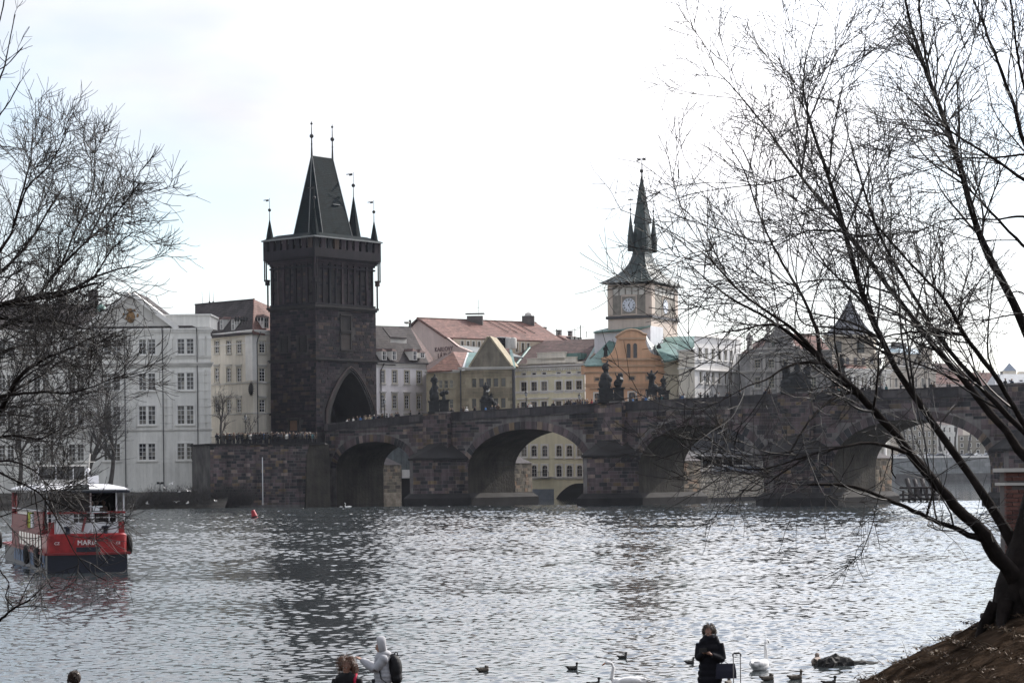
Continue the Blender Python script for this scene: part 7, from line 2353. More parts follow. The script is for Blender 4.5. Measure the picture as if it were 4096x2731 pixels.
def lamp(label, w, z, h=3.6, ang=0.0):
    root = empty('street_lamp', Frame(w[0], w[1], ang, z), label, 'lamp', 'lanterns on posts')
    MB().lathe([(.22, 0), (.22, .4), (.12, .55), (.075, .8), (.06, h - .9), (.1, h - .85), (.05, h - .8), (.05, h - .6)], (0, 0, 0), 8).tube([(-.3, 0, h - .95), (.3, 0, h - .95)], .03, 5).build('post', m_iron, root)
    l = MB().lathe([(.12, h - .6), (.24, h - .1)], (0, 0, 0), 6, 0, False).build('lantern_glass', M('lamp_glass', (.42, .43, .44), rough=.2, var=.1, spec=.5), root)
    mb = MB().lathe([(.28, h - .1), (.26, h - .02), (.12, h + .18), (.05, h + .22), (.05, h + .4)], (0, 0, 0), 6, 0, False)
    for k in range(6):
        a = k * math.pi / 3; mb.tube([(.12 * math.cos(a), .12 * math.sin(a), h - .6), (.245 * math.cos(a), .245 * math.sin(a), h - .1)], .018, 4)
    mb.build('lantern_frame', m_iron, l)


for u, vt, vb, y, lab in ((1538, 1588, 1668, .4, 'lantern post on parapet beside the tower gate'), (2105, 1548, 1617, .4, 'lantern post before left part of the yellow house'), (2318, 1543, 1603, BW - .4, 'lantern post before right edge of the yellow house'),
                          (2821, 1498, 1590, .4, 'lantern post before the white block house'), (3013, 1515, 1580, BW - .4, 'lantern post before the museum left corner'), (3522, 1484, 1562, .4, 'lantern post right of tall stepped statue'), (3701, 1452, 1552, .4, 'tall lantern post before the ornate far house'), (3868, 1470, 1545, BW - .4, 'thin lantern post far right above the bridge')):
    t = bridge_t(u, y); w = BF.w(t, y, 0); sc_ = w[1] / F
    lamp(lab, w, ptop(t) - .05, (vb - vt) * sc_ - .3)
p = P(983, 1772, 363)
lamp('lantern post among the crowd on the square', p, SQZ, 4.6)

# ---------------------------------------------------------------- pedestrians
COATS = {'black': (.012, .012, .014), 'dark grey': (.045, .045, .05), 'navy': (.02, .026, .05), 'brown': (.06, .04, .03), 'white': (.6, .58, .55), 'blue': (.04, .12, .28), 'red': (.25, .03, .03), 'beige': (.26, .21, .15), 'teal': (.03, .11, .12)}
m_skin = M('skin', (.20, .12, .09), rough=.6, var=.1, scale=8)  # skin of the small figures, darkened: shade put into the colour
m_hairs = [M('dark_hair', (.02, .014, .01), rough=.6, var=.3), M('brown_hair', (.06, .035, .02), rough=.6, var=.3), M('fair_hair', (.28, .2, .12), rough=.6, var=.2), M('pale_hat', (.5, .48, .45), rough=.9, var=.1)]
m_trous = M('dark_trousers', (.02, .02, .026), rough=.9, var=.2)
PED = {}


def ped_mesh(coat, pose, hair):
    key = (coat, pose, hair)
    if key in PED: return PED[key]
    mb = MB(); lean = (.06, -.05, 0.0)[pose]
    for sx in (-.09, .09): mb.tube([(sx, 0, 0), (sx * 1.1, .02 * pose, .45), (sx * .9, 0, .85)], [.065, .075, .1], 6, 1)
    mb.lathe([(.17, .72), (.2, .82), (.185, 1.05), (.21, 1.3), (.19, 1.42), (.075, 1.48), (.06, 1.53)], (0, 0, 0), 9, 0, True, 0, 1.0, .68)
    for sg in (-1, 1):
        hand = [(sg * .3, -.02, .82), (sg * .16, -.3, 1.12), (sg * .05, -.28, 1.38)][pose if sg > 0 else 0]
        el = (sg * .29, .03, 1.1)
        mb.tube([(sg * .19, 0, 1.4), el, hand], [.075, .062, .05], 6, 0); mb.ball(hand, .05, 6, 2)
    mb.ball((lean * .5, -.02, 1.63), .1, 9, 2, sz=1.25); mb.ball((lean * .5, .025, 1.665), .112, 9, 3, sz=1.1)
    mats = [M('coat_' + coat.replace(' ', '_'), COATS[coat], rough=.9, var=.2, scale=3), m_trous, m_skin, m_hairs[hair]]
    PED[key] = mb.mesh('person', mats)
    return PED[key]


def bridge_people():
    rg = random.Random(6)
    us = [1388, 1396, 1412, 1428, 1441, 1455, 1462, 1478, 1486, 1497, 1512, 1519, 1530, 1547, 1560, 1567, 1584, 1591, 1641, 1676, 1800, 1808, 1846, 1855, 1866, 1899, 1942, 1968, 1980, 1992, 2073, 2114, 2121, 2130, 2213, 2257, 2266, 2276, 2284, 2293, 2301, 2310, 2322, 2330, 2341, 2349, 2367, 2382, 2494, 2524, 2531, 2548, 2573, 2582, 2597, 2606, 2617, 2627, 2636, 2648, 2655, 2721, 2729, 2737, 2796, 2803, 2830, 2861, 2875, 2905, 2913, 2921, 2960, 3062, 3071, 3079, 3240, 3246, 3289, 3303, 3317, 3330, 3343, 3356, 3366, 3378, 3449, 3463, 3477, 3512, 3528, 3546, 3604, 3726, 3737, 3790, 3800, 3876, 3888, 3903, 4022, 4049]
    keys = list(COATS); wts = [10, 7, 5, 4, 2, 2, 1, 2, 1]
    for k, u in enumerate(us):
        y = rg.choice([.8, 1.0, 1.3, 1.8, 2.6])
        t = bridge_t(u, y); w = BF.w(t, y, 0)
        coat = 'white' if u in (1866, 1566) else ('blue' if u in (2582, 2729) else ('red' if u == 2367 else rg.choices(keys, wts)[0])); pose = rg.randrange(3)
        o = link('person', ped_mesh(coat, pose, rg.choice([0, 0, 0, 0, 1, 1, 1, 2, 3])))
        o.location = (w[0], w[1], ptop(t) - 1.0); o.rotation_euler = (0, 0, rg.uniform(-2.6, 2.6)); s = rg.uniform(.96, 1.08); o.scale = (s * 1.05, s * 1.05, s)
        tag(o, 'small bridge pedestrian in %s coat, %s along parapet counted from tower' % (coat, ORD[k]), 'person', 'pedestrians on the bridge')
    # the crowd on the square: three ranks
    pos = []
    for row, (n, yy) in enumerate(((34, .7), (34, 1.8), (26, 3.4))):
        for i in range(n): pos.append((1.2 + (SQW - 2.2) * (i + rg.uniform(.1, .9)) / n, yy + rg.uniform(-.3, .3), row))
    pos.sort()
    for k, (x, y, row) in enumerate(pos):
        w = SQ.w(x, y, 0); coat = rg.choices(keys, [14, 9, 6, 5, .5, .8, .4, 1, .6])[0]
        o = link('person', ped_mesh(coat, rg.randrange(3), rg.choice([0, 0, 0, 0, 1, 1, 1, 2, 3])))
        o.location = (w[0], w[1], SQZ + .002); o.rotation_euler = (0, 0, rg.uniform(-3, 3)); s = rg.uniform(.92, 1.08); o.scale = (s * 1.05, s * 1.05, s)
        tag(o, 'onlooker in %s coat behind the square railing, %s from its left end' % (coat, ORD[k]), 'person', 'crowd behind the railing on the square')


bridge_people()

# ================================================================ the red boat
def boat():
    fr = Frame(-25.35, 118.4, math.radians(18.7), 0.0)
    root = empty('tour_boat', fr, 'red and white river tour boat with dark hull seen from its stern', 'boat')
    m_red = M('boat_red', (.25, .016, .018), rough=.4, var=.3, scale=2.5, coat=.1, streak=.3)
    m_redd = M('boat_dark_red', (.16, .02, .022), rough=.5, var=.25, scale=2)
    m_hull = M('boat_navy', (.012, .014, .024), rough=.4, var=.3, scale=1.5)
    m_blue = M('boat_blue_side', (.10, .15, .24), rough=.6, var=.35, scale=2, streak=.4)
    m_bw = M('boat_white', (.62, .62, .64), rough=.5, var=.08)
    m_rub = M('tyre_rubber', (.012, .012, .012), rough=.8, var=.2)
    m_bg = M('boat_glass', (.03, .032, .035), rough=.08, var=.3, spec=.6)
    W, L_ = 4.35, 27.0

    def outline(e=0.0, bow=4.0):
        return [(-e, -e), (W + e, -e), (W + e, L_ - bow), (W * .82, L_ - 1.2), (W * .5, L_), (W * .18, L_ - 1.2), (-e, L_ - bow)]
    mb = MB().slab(outline(.0), -.5, 1.0)
    mb.build('hull', m_hull, root)
    for k in range(4): MB().box(-.03, 1.0 + k * 4.2, .22, .0, 4.6 + k * 4.2, .92).build('hull_panel', m_blue, root)
    MB().slab(outline(.16), .96, 1.08).build('rub_rail', m_redd, root)
    # stern block with rounded corners
    r = .28
    rr = [(r - r * math.cos(a), r - r * math.sin(a)) for a in np.linspace(0, math.pi / 2, 5)]
    pl = [(x, y) for x, y in rr] + [(W - x, y) for x, y in rr[::-1]] + [(W, 4.0), (0, 4.0)]
    mb = MB().slab(pl, 1.08, 2.02)
    pl2 = [(.1 + x * (W - .2) / W, .1 + y) for x, y in pl]
    mb.loft([[(x, y, 2.02) for x, y in pl], [(x, y, 2.12) for x, y in pl2]], 0, False)
    mb.build('stern', m_red, root)
    MB().box(W * .36, -.05, 1.12, W * .66, .05, 1.38).build('exhaust_recess', m_hull, root)
    m_let = M('boat_lettering', (.75, .72, .72), rough=.5, var=.05)
    for body, u, v, wpx in (('MARIA', 351, 2178, 80), ('CZ', 228, 2178, 20), ('CZ', 473, 2174, 17)):
        me = text_mesh(body, 1.0, m_let, 'lettering', .01)
        xs = [q.co.x for q in me.vertices]; wd = max(xs) - min(xs)
        s, z = fr.loc(u, v); s0 = fr.loc(u - wpx / 2, v)[0]; s1 = fr.loc(u + wpx / 2, v)[0]
        k = (s1 - s0) / wd
        link('lettering', me, root, loc=(s - (max(xs) + min(xs)) / 2 * k, -.015, z), scale=(k, 1, k))
    # side: lower windows and red strakes
    MB().box(0, 4.0, 1.08, W, 18.5, 2.15).build('cabin_side', m_redd, root)
    for k in range(8): MB().box(-.02, 2.6 + k * 1.5, 1.25, .03, 3.6 + k * 1.5, 2.0).build('cabin_window', m_bg, root)
    MB().box(-.06, 2.0, 2.12, W + .06, 18.5, 2.3).build('deck_edge', m_redd, root)
    # aft deck: white bulwark, posts, rails
    MB().box(.35, .35, 2.1, W - .1, .5, 2.72).build('bulwark', m_bw, root)
    for x in (.12, W - .42): MB().box(x, .3, 2.1, x + .32, .62, 2.74).build('corner_box', m_red, root)
    MB().box(.05, .28, 3.2, W - .05, .4, 3.32).build('top_rail', m_red, root)
    MB().tube([(.1, .34, 2.98), (W - .1, .34, 2.98)], .02, 6).build('rail', m_bw, root)
    for x in np.linspace(.1, W - .1, 6): MB().tube([(x, .34, 2.7), (x, .34, 3.2)], .025, 6).build('rail_post', m_bw, root)
    MB().box(.3, .5, 2.74, W * .35, .56, 3.2).build('rail_panel', m_bw, root)
    for x in (1.15, 3.2):
        MB().lathe([(.16, 0), (.12, .1), (.12, .28), (.24, .34), (.2, .42), (.02, .44)], (x, .22, 2.1), 10).build('bollard', m_hull, root)
    MB().tube([(W * .57, .2, 2.1), (W * .57, .2, 3.25)], .06, 8).tube([(W * .57 - .28, .2, 2.12), (W * .57, .2, 2.5), (W * .57 + .3, .2, 2.12)], .04, 6).box(W * .5, .05, 3.25, W * .78, .45, 3.3).build('davit', m_bw, root)
    MB().box(W * .58, .12, 3.32, W * .66, .32, 3.62).box(W * .53, .15, 3.55, W * .7, .2, 3.62).build('winch', m_bw, root)
    MB().tube([(W * .44, .15, 2.2), (W * .49, .3, 3.0)], .07, 6).build('fire_hose', m_redd, root)
    # upper side along the port side: red screens, name board, rail
    MB().box(.0, 2.0, 2.3, .1, 6.2, 3.3).build('side_screen', m_redd, root)
    MB().box(.0, 10.0, 2.3, .1, 18.0, 3.0).build('side_screen', m_redd, root)
    MB().box(-.02, 8.0, 2.3, .08, 9.3, 3.2).build('side_panel', M('lime_panel', (.35, .38, .05), var=.2), root)
    MB().box(-.02, 6.8, 2.3, .08, 7.8, 3.1).build('side_panel', m_bw, root)
    MB().tube([(0, 2, 3.35), (0, 18, 3.35), (.3, 21, 3.4)], .03, 6).build('side_rail', m_bw, root)
    MB().lathe([(.18, 0), (.18, 3.2), (.1, 3.3)], (.15, 18.2, 1.1), 8).build('funnel_post', m_redd, root)
    # saloon: dark glazing, posts, roof
    MB().box(.15, 2.4, 2.3, .2, 17, 4.45).box(W - .2, 2.4, 2.3, W - .15, 17, 4.45).box(.2, 17, 2.3, W - .2, 17.1, 4.45).build('side_glazing', m_bg, root)
    MB().box(.2, 2.4, 2.3, W * .62, 2.46, 4.45).build('rear_glazing', m_bg, root)
    for x in (.1, W * .62, W - .5, W - .1): MB().box(x - .04, .45 if x > W * .8 or x < .2 else 2.36, 2.72 if x > W * .8 or x < .2 else 2.3, x + .04, .53 if x > W * .8 or x < .2 else 2.44, 4.5).build('roof_post', m_bw, root)
    rings = []
    for (e, z, y0) in ((.08, 4.45, -.15), (.1, 4.52, -.2), (-.1, 4.64, .3), (-.8, 4.8, 1.2)):
        rings.append([(-e, y0, z), (W / 2, y0 - .05, z + .04), (W + e, y0, z), (W + e, 18 - y0, z), (W / 2, 18.2 - y0, z + .04), (-e, 18 - y0, z)])
    roof = MB().loft(rings, 0, False).build('roof', m_bw, root)
    MB().slab([(-.14, -.24), (W + .14, -.24), (W + .14, 18), (-.14, 18)], 4.34, 4.44).build('roof_edge', m_hull, root)
    # number board
    s0, z0, s1, z1 = fr.rect(290, 1938, 354, 1957, 0)
    MB().box(s0, -.3, z0, s1, -.26, z1).build('number_board', M('board_dark', (.03, .03, .03), var=.1), root)
    me = text_mesh('04867310', 1.0, M('board_paint', (.4, .4, .38), var=.1), 'board_number', .01); xs = [q.co.x for q in me.vertices]
    k = (s1 - s0) * .9 / (max(xs) - min(xs))
    link('board_number', me, root, loc=((s0 + s1) / 2, -.32, z0 + .06), scale=(k, 1, k * 1.1))
    # wheelhouse on the roof, mast, horn box
    MB().box(.5, 9.0, 4.85, W - 1.0, 12, 5.08).build('wheelhouse_base', m_greyd, root)
    MB().box(.6, 9.05, 5.08, W - 1.1, 12, 5.85).build('wheelhouse_glazing', m_bg, root)
    for x in (.6, 1.6, 2.6, W - 1.1): MB().tube([(x, 9.0, 5.08), (x + (.12 if x > 3 else 0), 9.0, 5.88)], .03, 5).build('wheelhouse_post', m_bw, root)
    MB().box(.4, 8.9, 5.85, W - .8, 12.2, 5.93).build('wheelhouse_roof', m_greyd, root)
    MB().tube([(W - .9, 9.4, 4.8), (W - .7, 9.4, 6.6)], .04, 6).tube([(W - 1.0, 9.4, 6.1), (W - .4, 9.4, 6.1)], .025, 5).build('mast', m_greyd, root)
    MB().box(W - 1.6, 3.0, 4.85, W - 1.1, 3.4, 5.3).build('horn_box', m_bw, root)
    MB().tube([(W - 1.7, 2.9, 4.85), (W - 1.7, 2.9, 5.5)], .05, 6).ball((W - 1.7, 2.9, 5.6), .12, 8).build('stern_lamp', m_bw, root)
    # tyre fenders
    def tyre(c, ax):
        mb = MB(); n, m = 16, 7; R, q = .42, .15
        e1 = np.array([0, 0, 1.0]); e2 = np.array(ax, float); e3 = np.cross(e1, e2)
        rings = [[np.array(c) + (R + q * math.cos(2 * math.pi * j / m)) * (e1 * math.cos(2 * math.pi * i / n) + e2 * math.sin(2 * math.pi * i / n)) + q * math.sin(2 * math.pi * j / m) * e3 for j in range(m)] for i in range(n + 1)]
        mb.loft(rings, 0, True, False); mb.build('tyre_fender', m_rub, root)
    tyre((W + .22, .8, 1.45), (0, 1, 0)); tyre((-.2, 3.2, .75), (0, 1, 0)); tyre((-.2, 8.6, .75), (0, 1, 0)); tyre((-.3, 23.5, 1.2), (0, 1, 0))
    for k, (x, y, c) in enumerate(((W - 1.5, 3.4, 'dark grey'), (W - 1.1, 4.0, 'black'), (W - .8, 3.2, 'brown'))):
        w = fr.w(x, y, 0)
        o = link('person', ped_mesh(c, 0, 1)); o.location = (w[0], w[1], 2.15); o.rotation_euler = (0, 0, .5 + k); o.scale = (1, 1, .98)
        tag(o, 'passenger in %s under the boat roof, %s from the left' % (c, ORD[k]), 'person', 'boat passengers')
    # bow wave and wake foam
    return fr


BOAT = boat()


def buoy():
    c = P(1020, 2070, 268)
    fr = Frame(c[0], c[1], 0, -.02)
    root = empty('river_buoy', fr, 'tilted red channel buoy on the water below the retaining wall', 'buoy')
    root.rotation_euler = (0, -.28, 0)
    MB().lathe([(.38, -.3), (.40, .15), (.36, .3), (.22, .95), (.2, 1.0)], (0, 0, 0), 14).build('body', M('buoy_red', (.30, .02, .03), rough=.5, var=.15), root)
    MB().lathe([(.41, .02), (.415, .2)], (0, 0, 0), 14).build('band', m_iron, root)


buoy()


def flood_light():
    p = P(640, 1925, 353.6); fr = Frame(p[0], p[1], 0, 1.2)
    root = empty('flood_light', fr, 'twin-headed floodlight pole on the bank by grey palace', 'floodlight')
    MB().tube([(0, 0, 0), (0, 0, 2.9)], .06, 6).build('pole', m_iron, root)
    for sx in (-.3, .3): MB().box(sx - .22, -.15, 2.75, sx + .22, .15, 3.1).build('lamp_head', m_iron, root)
    p = P(765, 1950, 354); fr = Frame(p[0], p[1], 0, 1.3)
    root = empty('timber_cage', fr, 'small timber rail cage on bank at the palace corner', 'crate')
    for z in (.2, .6, 1.0, 1.4): MB().box(-.9, -.05, z, .9, .05, z + .09).build('rail', m_bark_pale, root)
    for x in (-.9, 0, .9): MB().box(x - .06, -.1, 0, x + .06, .1, 1.5).build('post', m_bark_pale, root)


flood_light()

# ================================================================ people on the near shore
def blob(mb, c, r, mi=0, n=14, **k): return mb.ball(c, r, n, mi, **k)


def finger_set(mb, wrist, fwd, side, up, mi, curl=.5, s=1.0):
    """palm, four fingers of unequal length and a thumb from the side of the palm"""
    w, f, sd, u = map(lambda q: np.asarray(q, float), (wrist, fwd, side, up))
    mb.tube([w, w + f * .045 * s, w + f * .09 * s], [.026 * s, .036 * s, .034 * s], 8, mi, True, .6)
    for k, ln in enumerate((.062, .074, .070, .055)):
        b = w + f * .085 * s + sd * (.027 - .018 * k) * s
        d = f * (1 - curl) - u * curl; d /= np.linalg.norm(d)
        e = f * (.3 - curl) - u * (.4 + curl); e /= np.linalg.norm(e)
        mb.tube([b, b + f * ln * .45 * s, b + f * ln * .45 * s + d * ln * .35 * s, b + f * ln * .45 * s + d * ln * .35 * s + e * ln * .3 * s], [.0095 * s, .009 * s, .0085 * s, .007 * s], 6, mi)
    b = w + f * .03 * s + sd * .032 * s
    mb.tube([b, b + (sd * .6 + f * .6) * .035 * s, b + (sd * .5 + f * .8) * .035 * s + f * .028 * s - u * .01 * s], [.0125 * s, .011 * s, .009 * s], 6, mi)


m_face = M('face_skin', (.30, .17, .125), rough=.55, var=.12, scale=20)


def head(mb, c, s, yaw, mi_skin, tilt=0.0):
    """a head with brow, nose, lips, chin and ears; yaw 0 faces the viewer (-y)"""
    R = np.array(Matrix.Rotation(yaw, 3, 'Z') @ Matrix.Rotation(tilt, 3, 'X'))
    g = lambda x, y, z: np.asarray(c) + R @ np.array([x * s, y * s, z * s])
    blob(mb, g(0, .012, .03), .098 * s, mi_skin, sx=.86, sy=1.02, sz=1.12)
    blob(mb, g(0, -.022, -.045), .072 * s, mi_skin, sx=.92, sy=.9, sz=1.05)
    blob(mb, g(0, -.055, -.092), .030 * s, mi_skin)
    mb.tube([g(0, -.088, .022), g(0, -.112, -.018), g(0, -.102, -.030)], [.009 * s, .0155 * s, .014 * s], 7, mi_skin)
    mb.tube([g(-.022, -.090, -.056), g(0, -.098, -.055), g(.022, -.090, -.056)], [.006 * s, .0095 * s, .006 * s], 6, mi_skin)
    mb.tube([g(-.045, -.082, .036), g(0, -.098, .040), g(.045, -.082, .036)], [.010 * s, .011 * s, .010 * s], 6, mi_skin)
    for sx in (-1, 1): blob(mb, g(sx * .085, .02, -.005), .027 * s, mi_skin, n=8, sx=.45, sz=1.2)
    return g


def eyes(g, s, root, mesh_parent=None):
    for sx in (-1, 1):
        mb = MB().ball(g(sx * .032, -.083, .012), .0125 * s, 10); mb.build('eye', M('eye_white', (.5, .48, .46), rough=.2, var=.02), root)
        mb = MB().ball(g(sx * .032, -.0925, .012), .0065 * s, 8); mb.build('eye_pupil', m_iron, root)


def ground_at(x, y): return bank_z(x, y) + .0


def hair_strands(root, c, s, yaw, n, length, mat, seed, curl=.05, back=True, name='hair'):
    rg = np.random.default_rng(seed)
    K = 8
    a = rg.uniform(0, 2 * math.pi, n); e = np.arccos(rg.uniform(-.25, 1, n))
    d = np.stack([np.sin(e) * np.cos(a), np.sin(e) * np.sin(a), np.cos(e)], -1)
    face = (d[:, 1] < -.05) & (d[:, 2] < .72)
    d = d[~face]; n = len(d)
    R = np.array(Matrix.Rotation(yaw, 3, 'Z'))
    p = np.empty((n, K, 3)); dirn = d * 1.0
    p[:, 0] = d * np.array([.088, .105, .118]) * s + np.array([0, .012, .03]) * s
    ph = rg.uniform(0, 6.28, n); st = length / (K - 1) * (.7 + .6 * rg.random(n))
    for k in range(1, K):
        dirn[:, 2] -= .45; dirn[:, 1] += .06; dirn += np.stack([np.sin(ph + k * 1.9), np.cos(ph + k * 1.7), 0 * ph], -1) * curl * 6
        dirn /= np.linalg.norm(dirn, axis=1, keepdims=True)
        q = p[:, k - 1] + dirn * st[:, None]
        rad = np.linalg.norm(q / np.array([.09, .108, .12]) / s, axis=1, keepdims=True)
        q = np.where((rad < 1) & (q[:, 2:3] > -.05), q / np.maximum(rad, .3), q)
        p[:, k] = q
    p = p @ R.T + np.asarray(c)
    w = Wood(); w.add(p, np.full((n, K), .0042 * s) * np.linspace(1, .5, K)[None], 4)
    w.build(name, mat, root)


def hooded_person():
    p = P(1525, 2600, 44); x, y = p[0], p[1]; z = ground_at(x, y); H = 1.70
    fr = Frame(x, y, 0, z)
    root = empty('person', fr, 'person in grey hooded puffer jacket holding up a camera at shore', 'person')
    m_j = M('grey_puffer', (.34, .345, .37), rough=.75, var=.12, scale=5)
    m_jl = M('grey_hood', (.36, .36, .375), rough=.95, var=.12, scale=8)
    ztop = P(1525, 2556, 44)[2] - z                          # top of the hood
    hz = ztop - .17
    body = MB()
    for sx in (-.1, .1): body.tube([(sx, 0, .02), (sx, .01, .48), (sx * .9, 0, .9)], [.075, .085, .115], 9, 1); body.ball((sx - .06, -.02, .05), .07, 8, 1, sx=1.6)
    # torso in profile (faces left): puffer rolls
    for k in range(7):
        zz = .82 + k * (hz - .26 - .82) / 6
        body.ball((.02 + .015 * math.sin(k), 0, zz), .205 - .008 * abs(k - 2), 16, 0, sx=.95, sy=1.05, sz=.55)
    body.ball((.03, 0, hz - .2), .17, 14, 0, sx=1.0, sy=1.25, sz=.8)
    # both arms reach forward to the left and up
    for sy_, lift in ((-.19, 0), (.19, .0)):
        sh = np.array([.06, sy_, hz - .22]); el = np.array([-.12, sy_ * 1.1, hz - .42]); wr = np.array([-.40, sy_ * .35, hz - .23])
        body.tube([sh, (sh + el) / 2, el], [.088, .092, .082], 10, 0); body.tube([el, (el + wr) / 2 + np.array([0, 0, -.01]), wr], [.082, .08, .055], 10, 0)
        body.ball(sh, .1, 10, 0)
        finger_set(body, wr, (-.86, -.1, .45), (0, np.sign(sy_), 0), (.3, 0, .95), 2, .55, 1.05)
    body.tube([(.03, 0, hz - .16), (.01, 0, hz - .02)], [.07, .065], 9, 2)
    g = head(body, (-.015, 0, hz + .03), .98, -math.pi / 2, 2, .18)
    link('body', fuse(body, .015, [m_j, m_trous, m_face], 'body', 2), root)
    eyes(g, .98, root)
    # hood: shell open to the left
    rings = []
    for k, (ang, r0) in enumerate(((-70, .125), (-45, .142), (-15, .150), (20, .150), (55, .140), (90, .105), (120, .05))):
        a = math.radians(ang); cx = .015 + .125 * math.sin(a) * .55
        rr = []
        for i in range(14):
            b = 2 * math.pi * i / 14
            rr.append((cx + .03 * math.cos(b) * (1 if ang < 0 else .3) * -1, r0 * .86 * math.sin(b), hz + .045 + r0 * math.cos(b) * 1.05 + (.02 if math.cos(b) > .8 else 0)))
        rings.append(rr)
    mb = MB().loft(rings, 0, True, False)
    hood = mb.build('hood', m_jl, root)
    sm = hood.modifiers.new('thickness', 'SOLIDIFY'); sm.thickness = .018
    # collar folds of the hood on the shoulders
    MB().ball((.075, 0, hz - .12), .145, 14, sx=.9, sy=1.15, sz=.55).build('collar', m_jl, root)
    # backpack and camera are things of their own
    w = fr.w(.26, 0, 0); b = empty('backpack', Frame(w[0], w[1], 0, z + hz - .62), 'black backpack worn by hooded person in grey jacket', 'backpack')
    m_bp = M('black_nylon', (.010, .010, .012), rough=.7, var=.3, scale=10)
    mb = MB(); mb.ball((.02, 0, .2), .2, 16, sx=.72, sy=.85, sz=1.35); mb.ball((.04, 0, .02), .17, 14, sx=.75, sy=.9, sz=.9); mb.ball((-.02, 0, .38), .13, 12, sx=.8)
    link('bag', fuse(mb, .016, m_bp, 'bag', 2), b)
    MB().tube([(-.02, -.03, .47), (.03, -.03, .53), (.07, 0, .52), (.06, 0, .46)], .014, 6).build('handle', m_bp, b)
    for sy_ in (-.15, .15): MB().tube([(-.05, sy_, .45), (-.2, sy_ * 1.25, .47), (-.30, sy_ * 1.35, .3), (-.26, sy_ * 1.4, .02), (-.1, sy_, -.12)], [.02] * 5, 6, flat=.4).build('strap', m_bp, b)
    w = fr.w(-.545, -.02, 0); c = empty('camera', Frame(w[0], w[1], 0, z + hz - .20), 'small silver camera held up by the hooded person', 'camera')
    MB().box(-.02, -.06, -.035, .012, .06, .035).build('case', M('silver_plastic', (.35, .35, .34), rough=.4, var=.05), c)
    MB().tube([(-.02, 0, 0), (-.045, 0, 0)], .026, 12).build('lens', m_iron, c)


hooded_person()


def curly_woman():
    p = P(1388, 2680, 40); x, y = p[0], p[1]; z = ground_at(x, y)
    fr = Frame(x, y, 0, z)
    root = empty('person', fr, 'woman with curly auburn hair and red strap beside hooded person', 'person')
    ztop = P(1388, 2632, 40)[2] - z; hz = ztop - .155
    m_cj = M('black_jacket', (.010, .010, .012), rough=.8, var=.3, scale=6)
    body = MB()
    for sx in (-.1, .1): body.tube([(sx, 0, .02), (sx, .01, .48), (sx * .9, 0, .9)], [.07, .085, .12], 9, 1); body.ball((sx, -.06, .05), .07, 8, 1, sy=1.6)
    for k in range(6): body.ball((0, 0, .84 + k * (hz - .25 - .84) / 5), .19, 14, 0, sx=1.08, sy=.72, sz=.6)
    body.ball((0, 0, hz - .2), .16, 14, 0, sx=1.35, sy=.8, sz=.7)
    for sg in (-1, 1):
        sh = np.array([sg * .2, 0, hz - .22]); el = np.array([sg * .27, -.02, hz - .5]); wr = np.array([sg * .07, -.24, hz - .42])
        body.tube([sh, (sh + el) / 2, el], [.078, .075, .065], 9, 0); body.tube([el, (el + wr) / 2, wr], [.065, .06, .045], 9, 0)
        finger_set(body, wr, (-sg * .7, -.5, .3), (0, -.3 * sg, .9), (0, -.8, .2), 2, .5)
    body.tube([(0, .01, hz - .2), (0, 0, hz - .02)], [.06, .055], 9, 2)
    for k in range(3): body.ball((.02 * (k - 1), -.02, hz - .15), .10, 10, 0, sx=1.1, sz=.5)
    g = head(body, (-.01, -.02, hz), .93, -.35, 2, .22)
    link('body', fuse(body, .015, [m_cj, m_trous, m_face], 'body', 2), root)
    eyes(g, .93, root)
    m_auburn = M('auburn_hair', (.10, .042, .02), rough=.4, var=.4, scale=30, spec=.5)
    MB().ball((-.01, .02, hz + .035), .108, 14, sx=.95, sy=1.0, sz=1.1).build('hair_cap', m_auburn, root)
    hair_strands(root, (-.01, -.01, hz), .92, -.35, 900, .21, m_auburn, 3, .04)
    MB().tube([(.17, .12, hz - .3), (.165, -.02, hz - .125), (.15, -.13, hz - .22), (.13, -.155, hz - .5)], [.03] * 4, 6, flat=.35).build('strap', M('red_strap', (.45, .02, .06), rough=.7, var=.1), root)


curly_woman()


def shore_man():
    p = P(300, 2700, 38); x, y = p[0], p[1]; z = ground_at(x, y)
    fr = Frame(x, y, 0, z)
    root = empty('person', fr, 'head of dark curly-haired person at the bottom left edge', 'person')
    ztop = P(300, 2680, 38)[2] - z; hz = ztop - .155
    body = MB()
    for sx in (-.1, .1): body.tube([(sx, 0, .02), (sx, .01, .48), (sx * .9, 0, .9)], [.075, .09, .12], 9, 1); body.ball((sx, .06, .05), .07, 8, 1, sy=1.6)
    for k in range(6): body.ball((0, 0, .84 + k * (hz - .25 - .84) / 5), .2, 14, 0, sx=1.08, sy=.72, sz=.6)
    body.ball((0, 0, hz - .2), .17, 14, 0, sx=1.4, sy=.8, sz=.7)
    for sg in (-1, 1):
        body.tube([(sg * .22, 0, hz - .22), (sg * .28, 0, hz - .5), (sg * .26, .08, hz - .75)], [.08, .068, .045], 9, 0)
        finger_set(body, (sg * .26, .08, hz - .75), (0, .2, -1), (-sg, 0, 0), (0, -1, 0), 2, .3)
    body.tube([(0, .01, hz - .2), (0, 0, hz - .02)], [.065, .06], 9, 2)
    g = head(body, (0, 0, hz), 1.0, math.pi - .5, 2)
    link('body', fuse(body, .018, [M('dark_jacket', (.02, .02, .025), var=.2), m_trous, m_face], 'body', 2), root)
    eyes(g, 1.0, root)
    m_dh = M('dark_curls', (.03, .016, .009), rough=.45, var=.5, scale=40)
    MB().ball((0, 0, hz + .03), .112, 14, sx=.96, sy=1.05, sz=1.08).build('hair_cap', m_dh, root)
    hair_strands(root, (0, 0, hz), .98, math.pi - .5, 900, .08, m_dh, 5, .12)


shore_man()


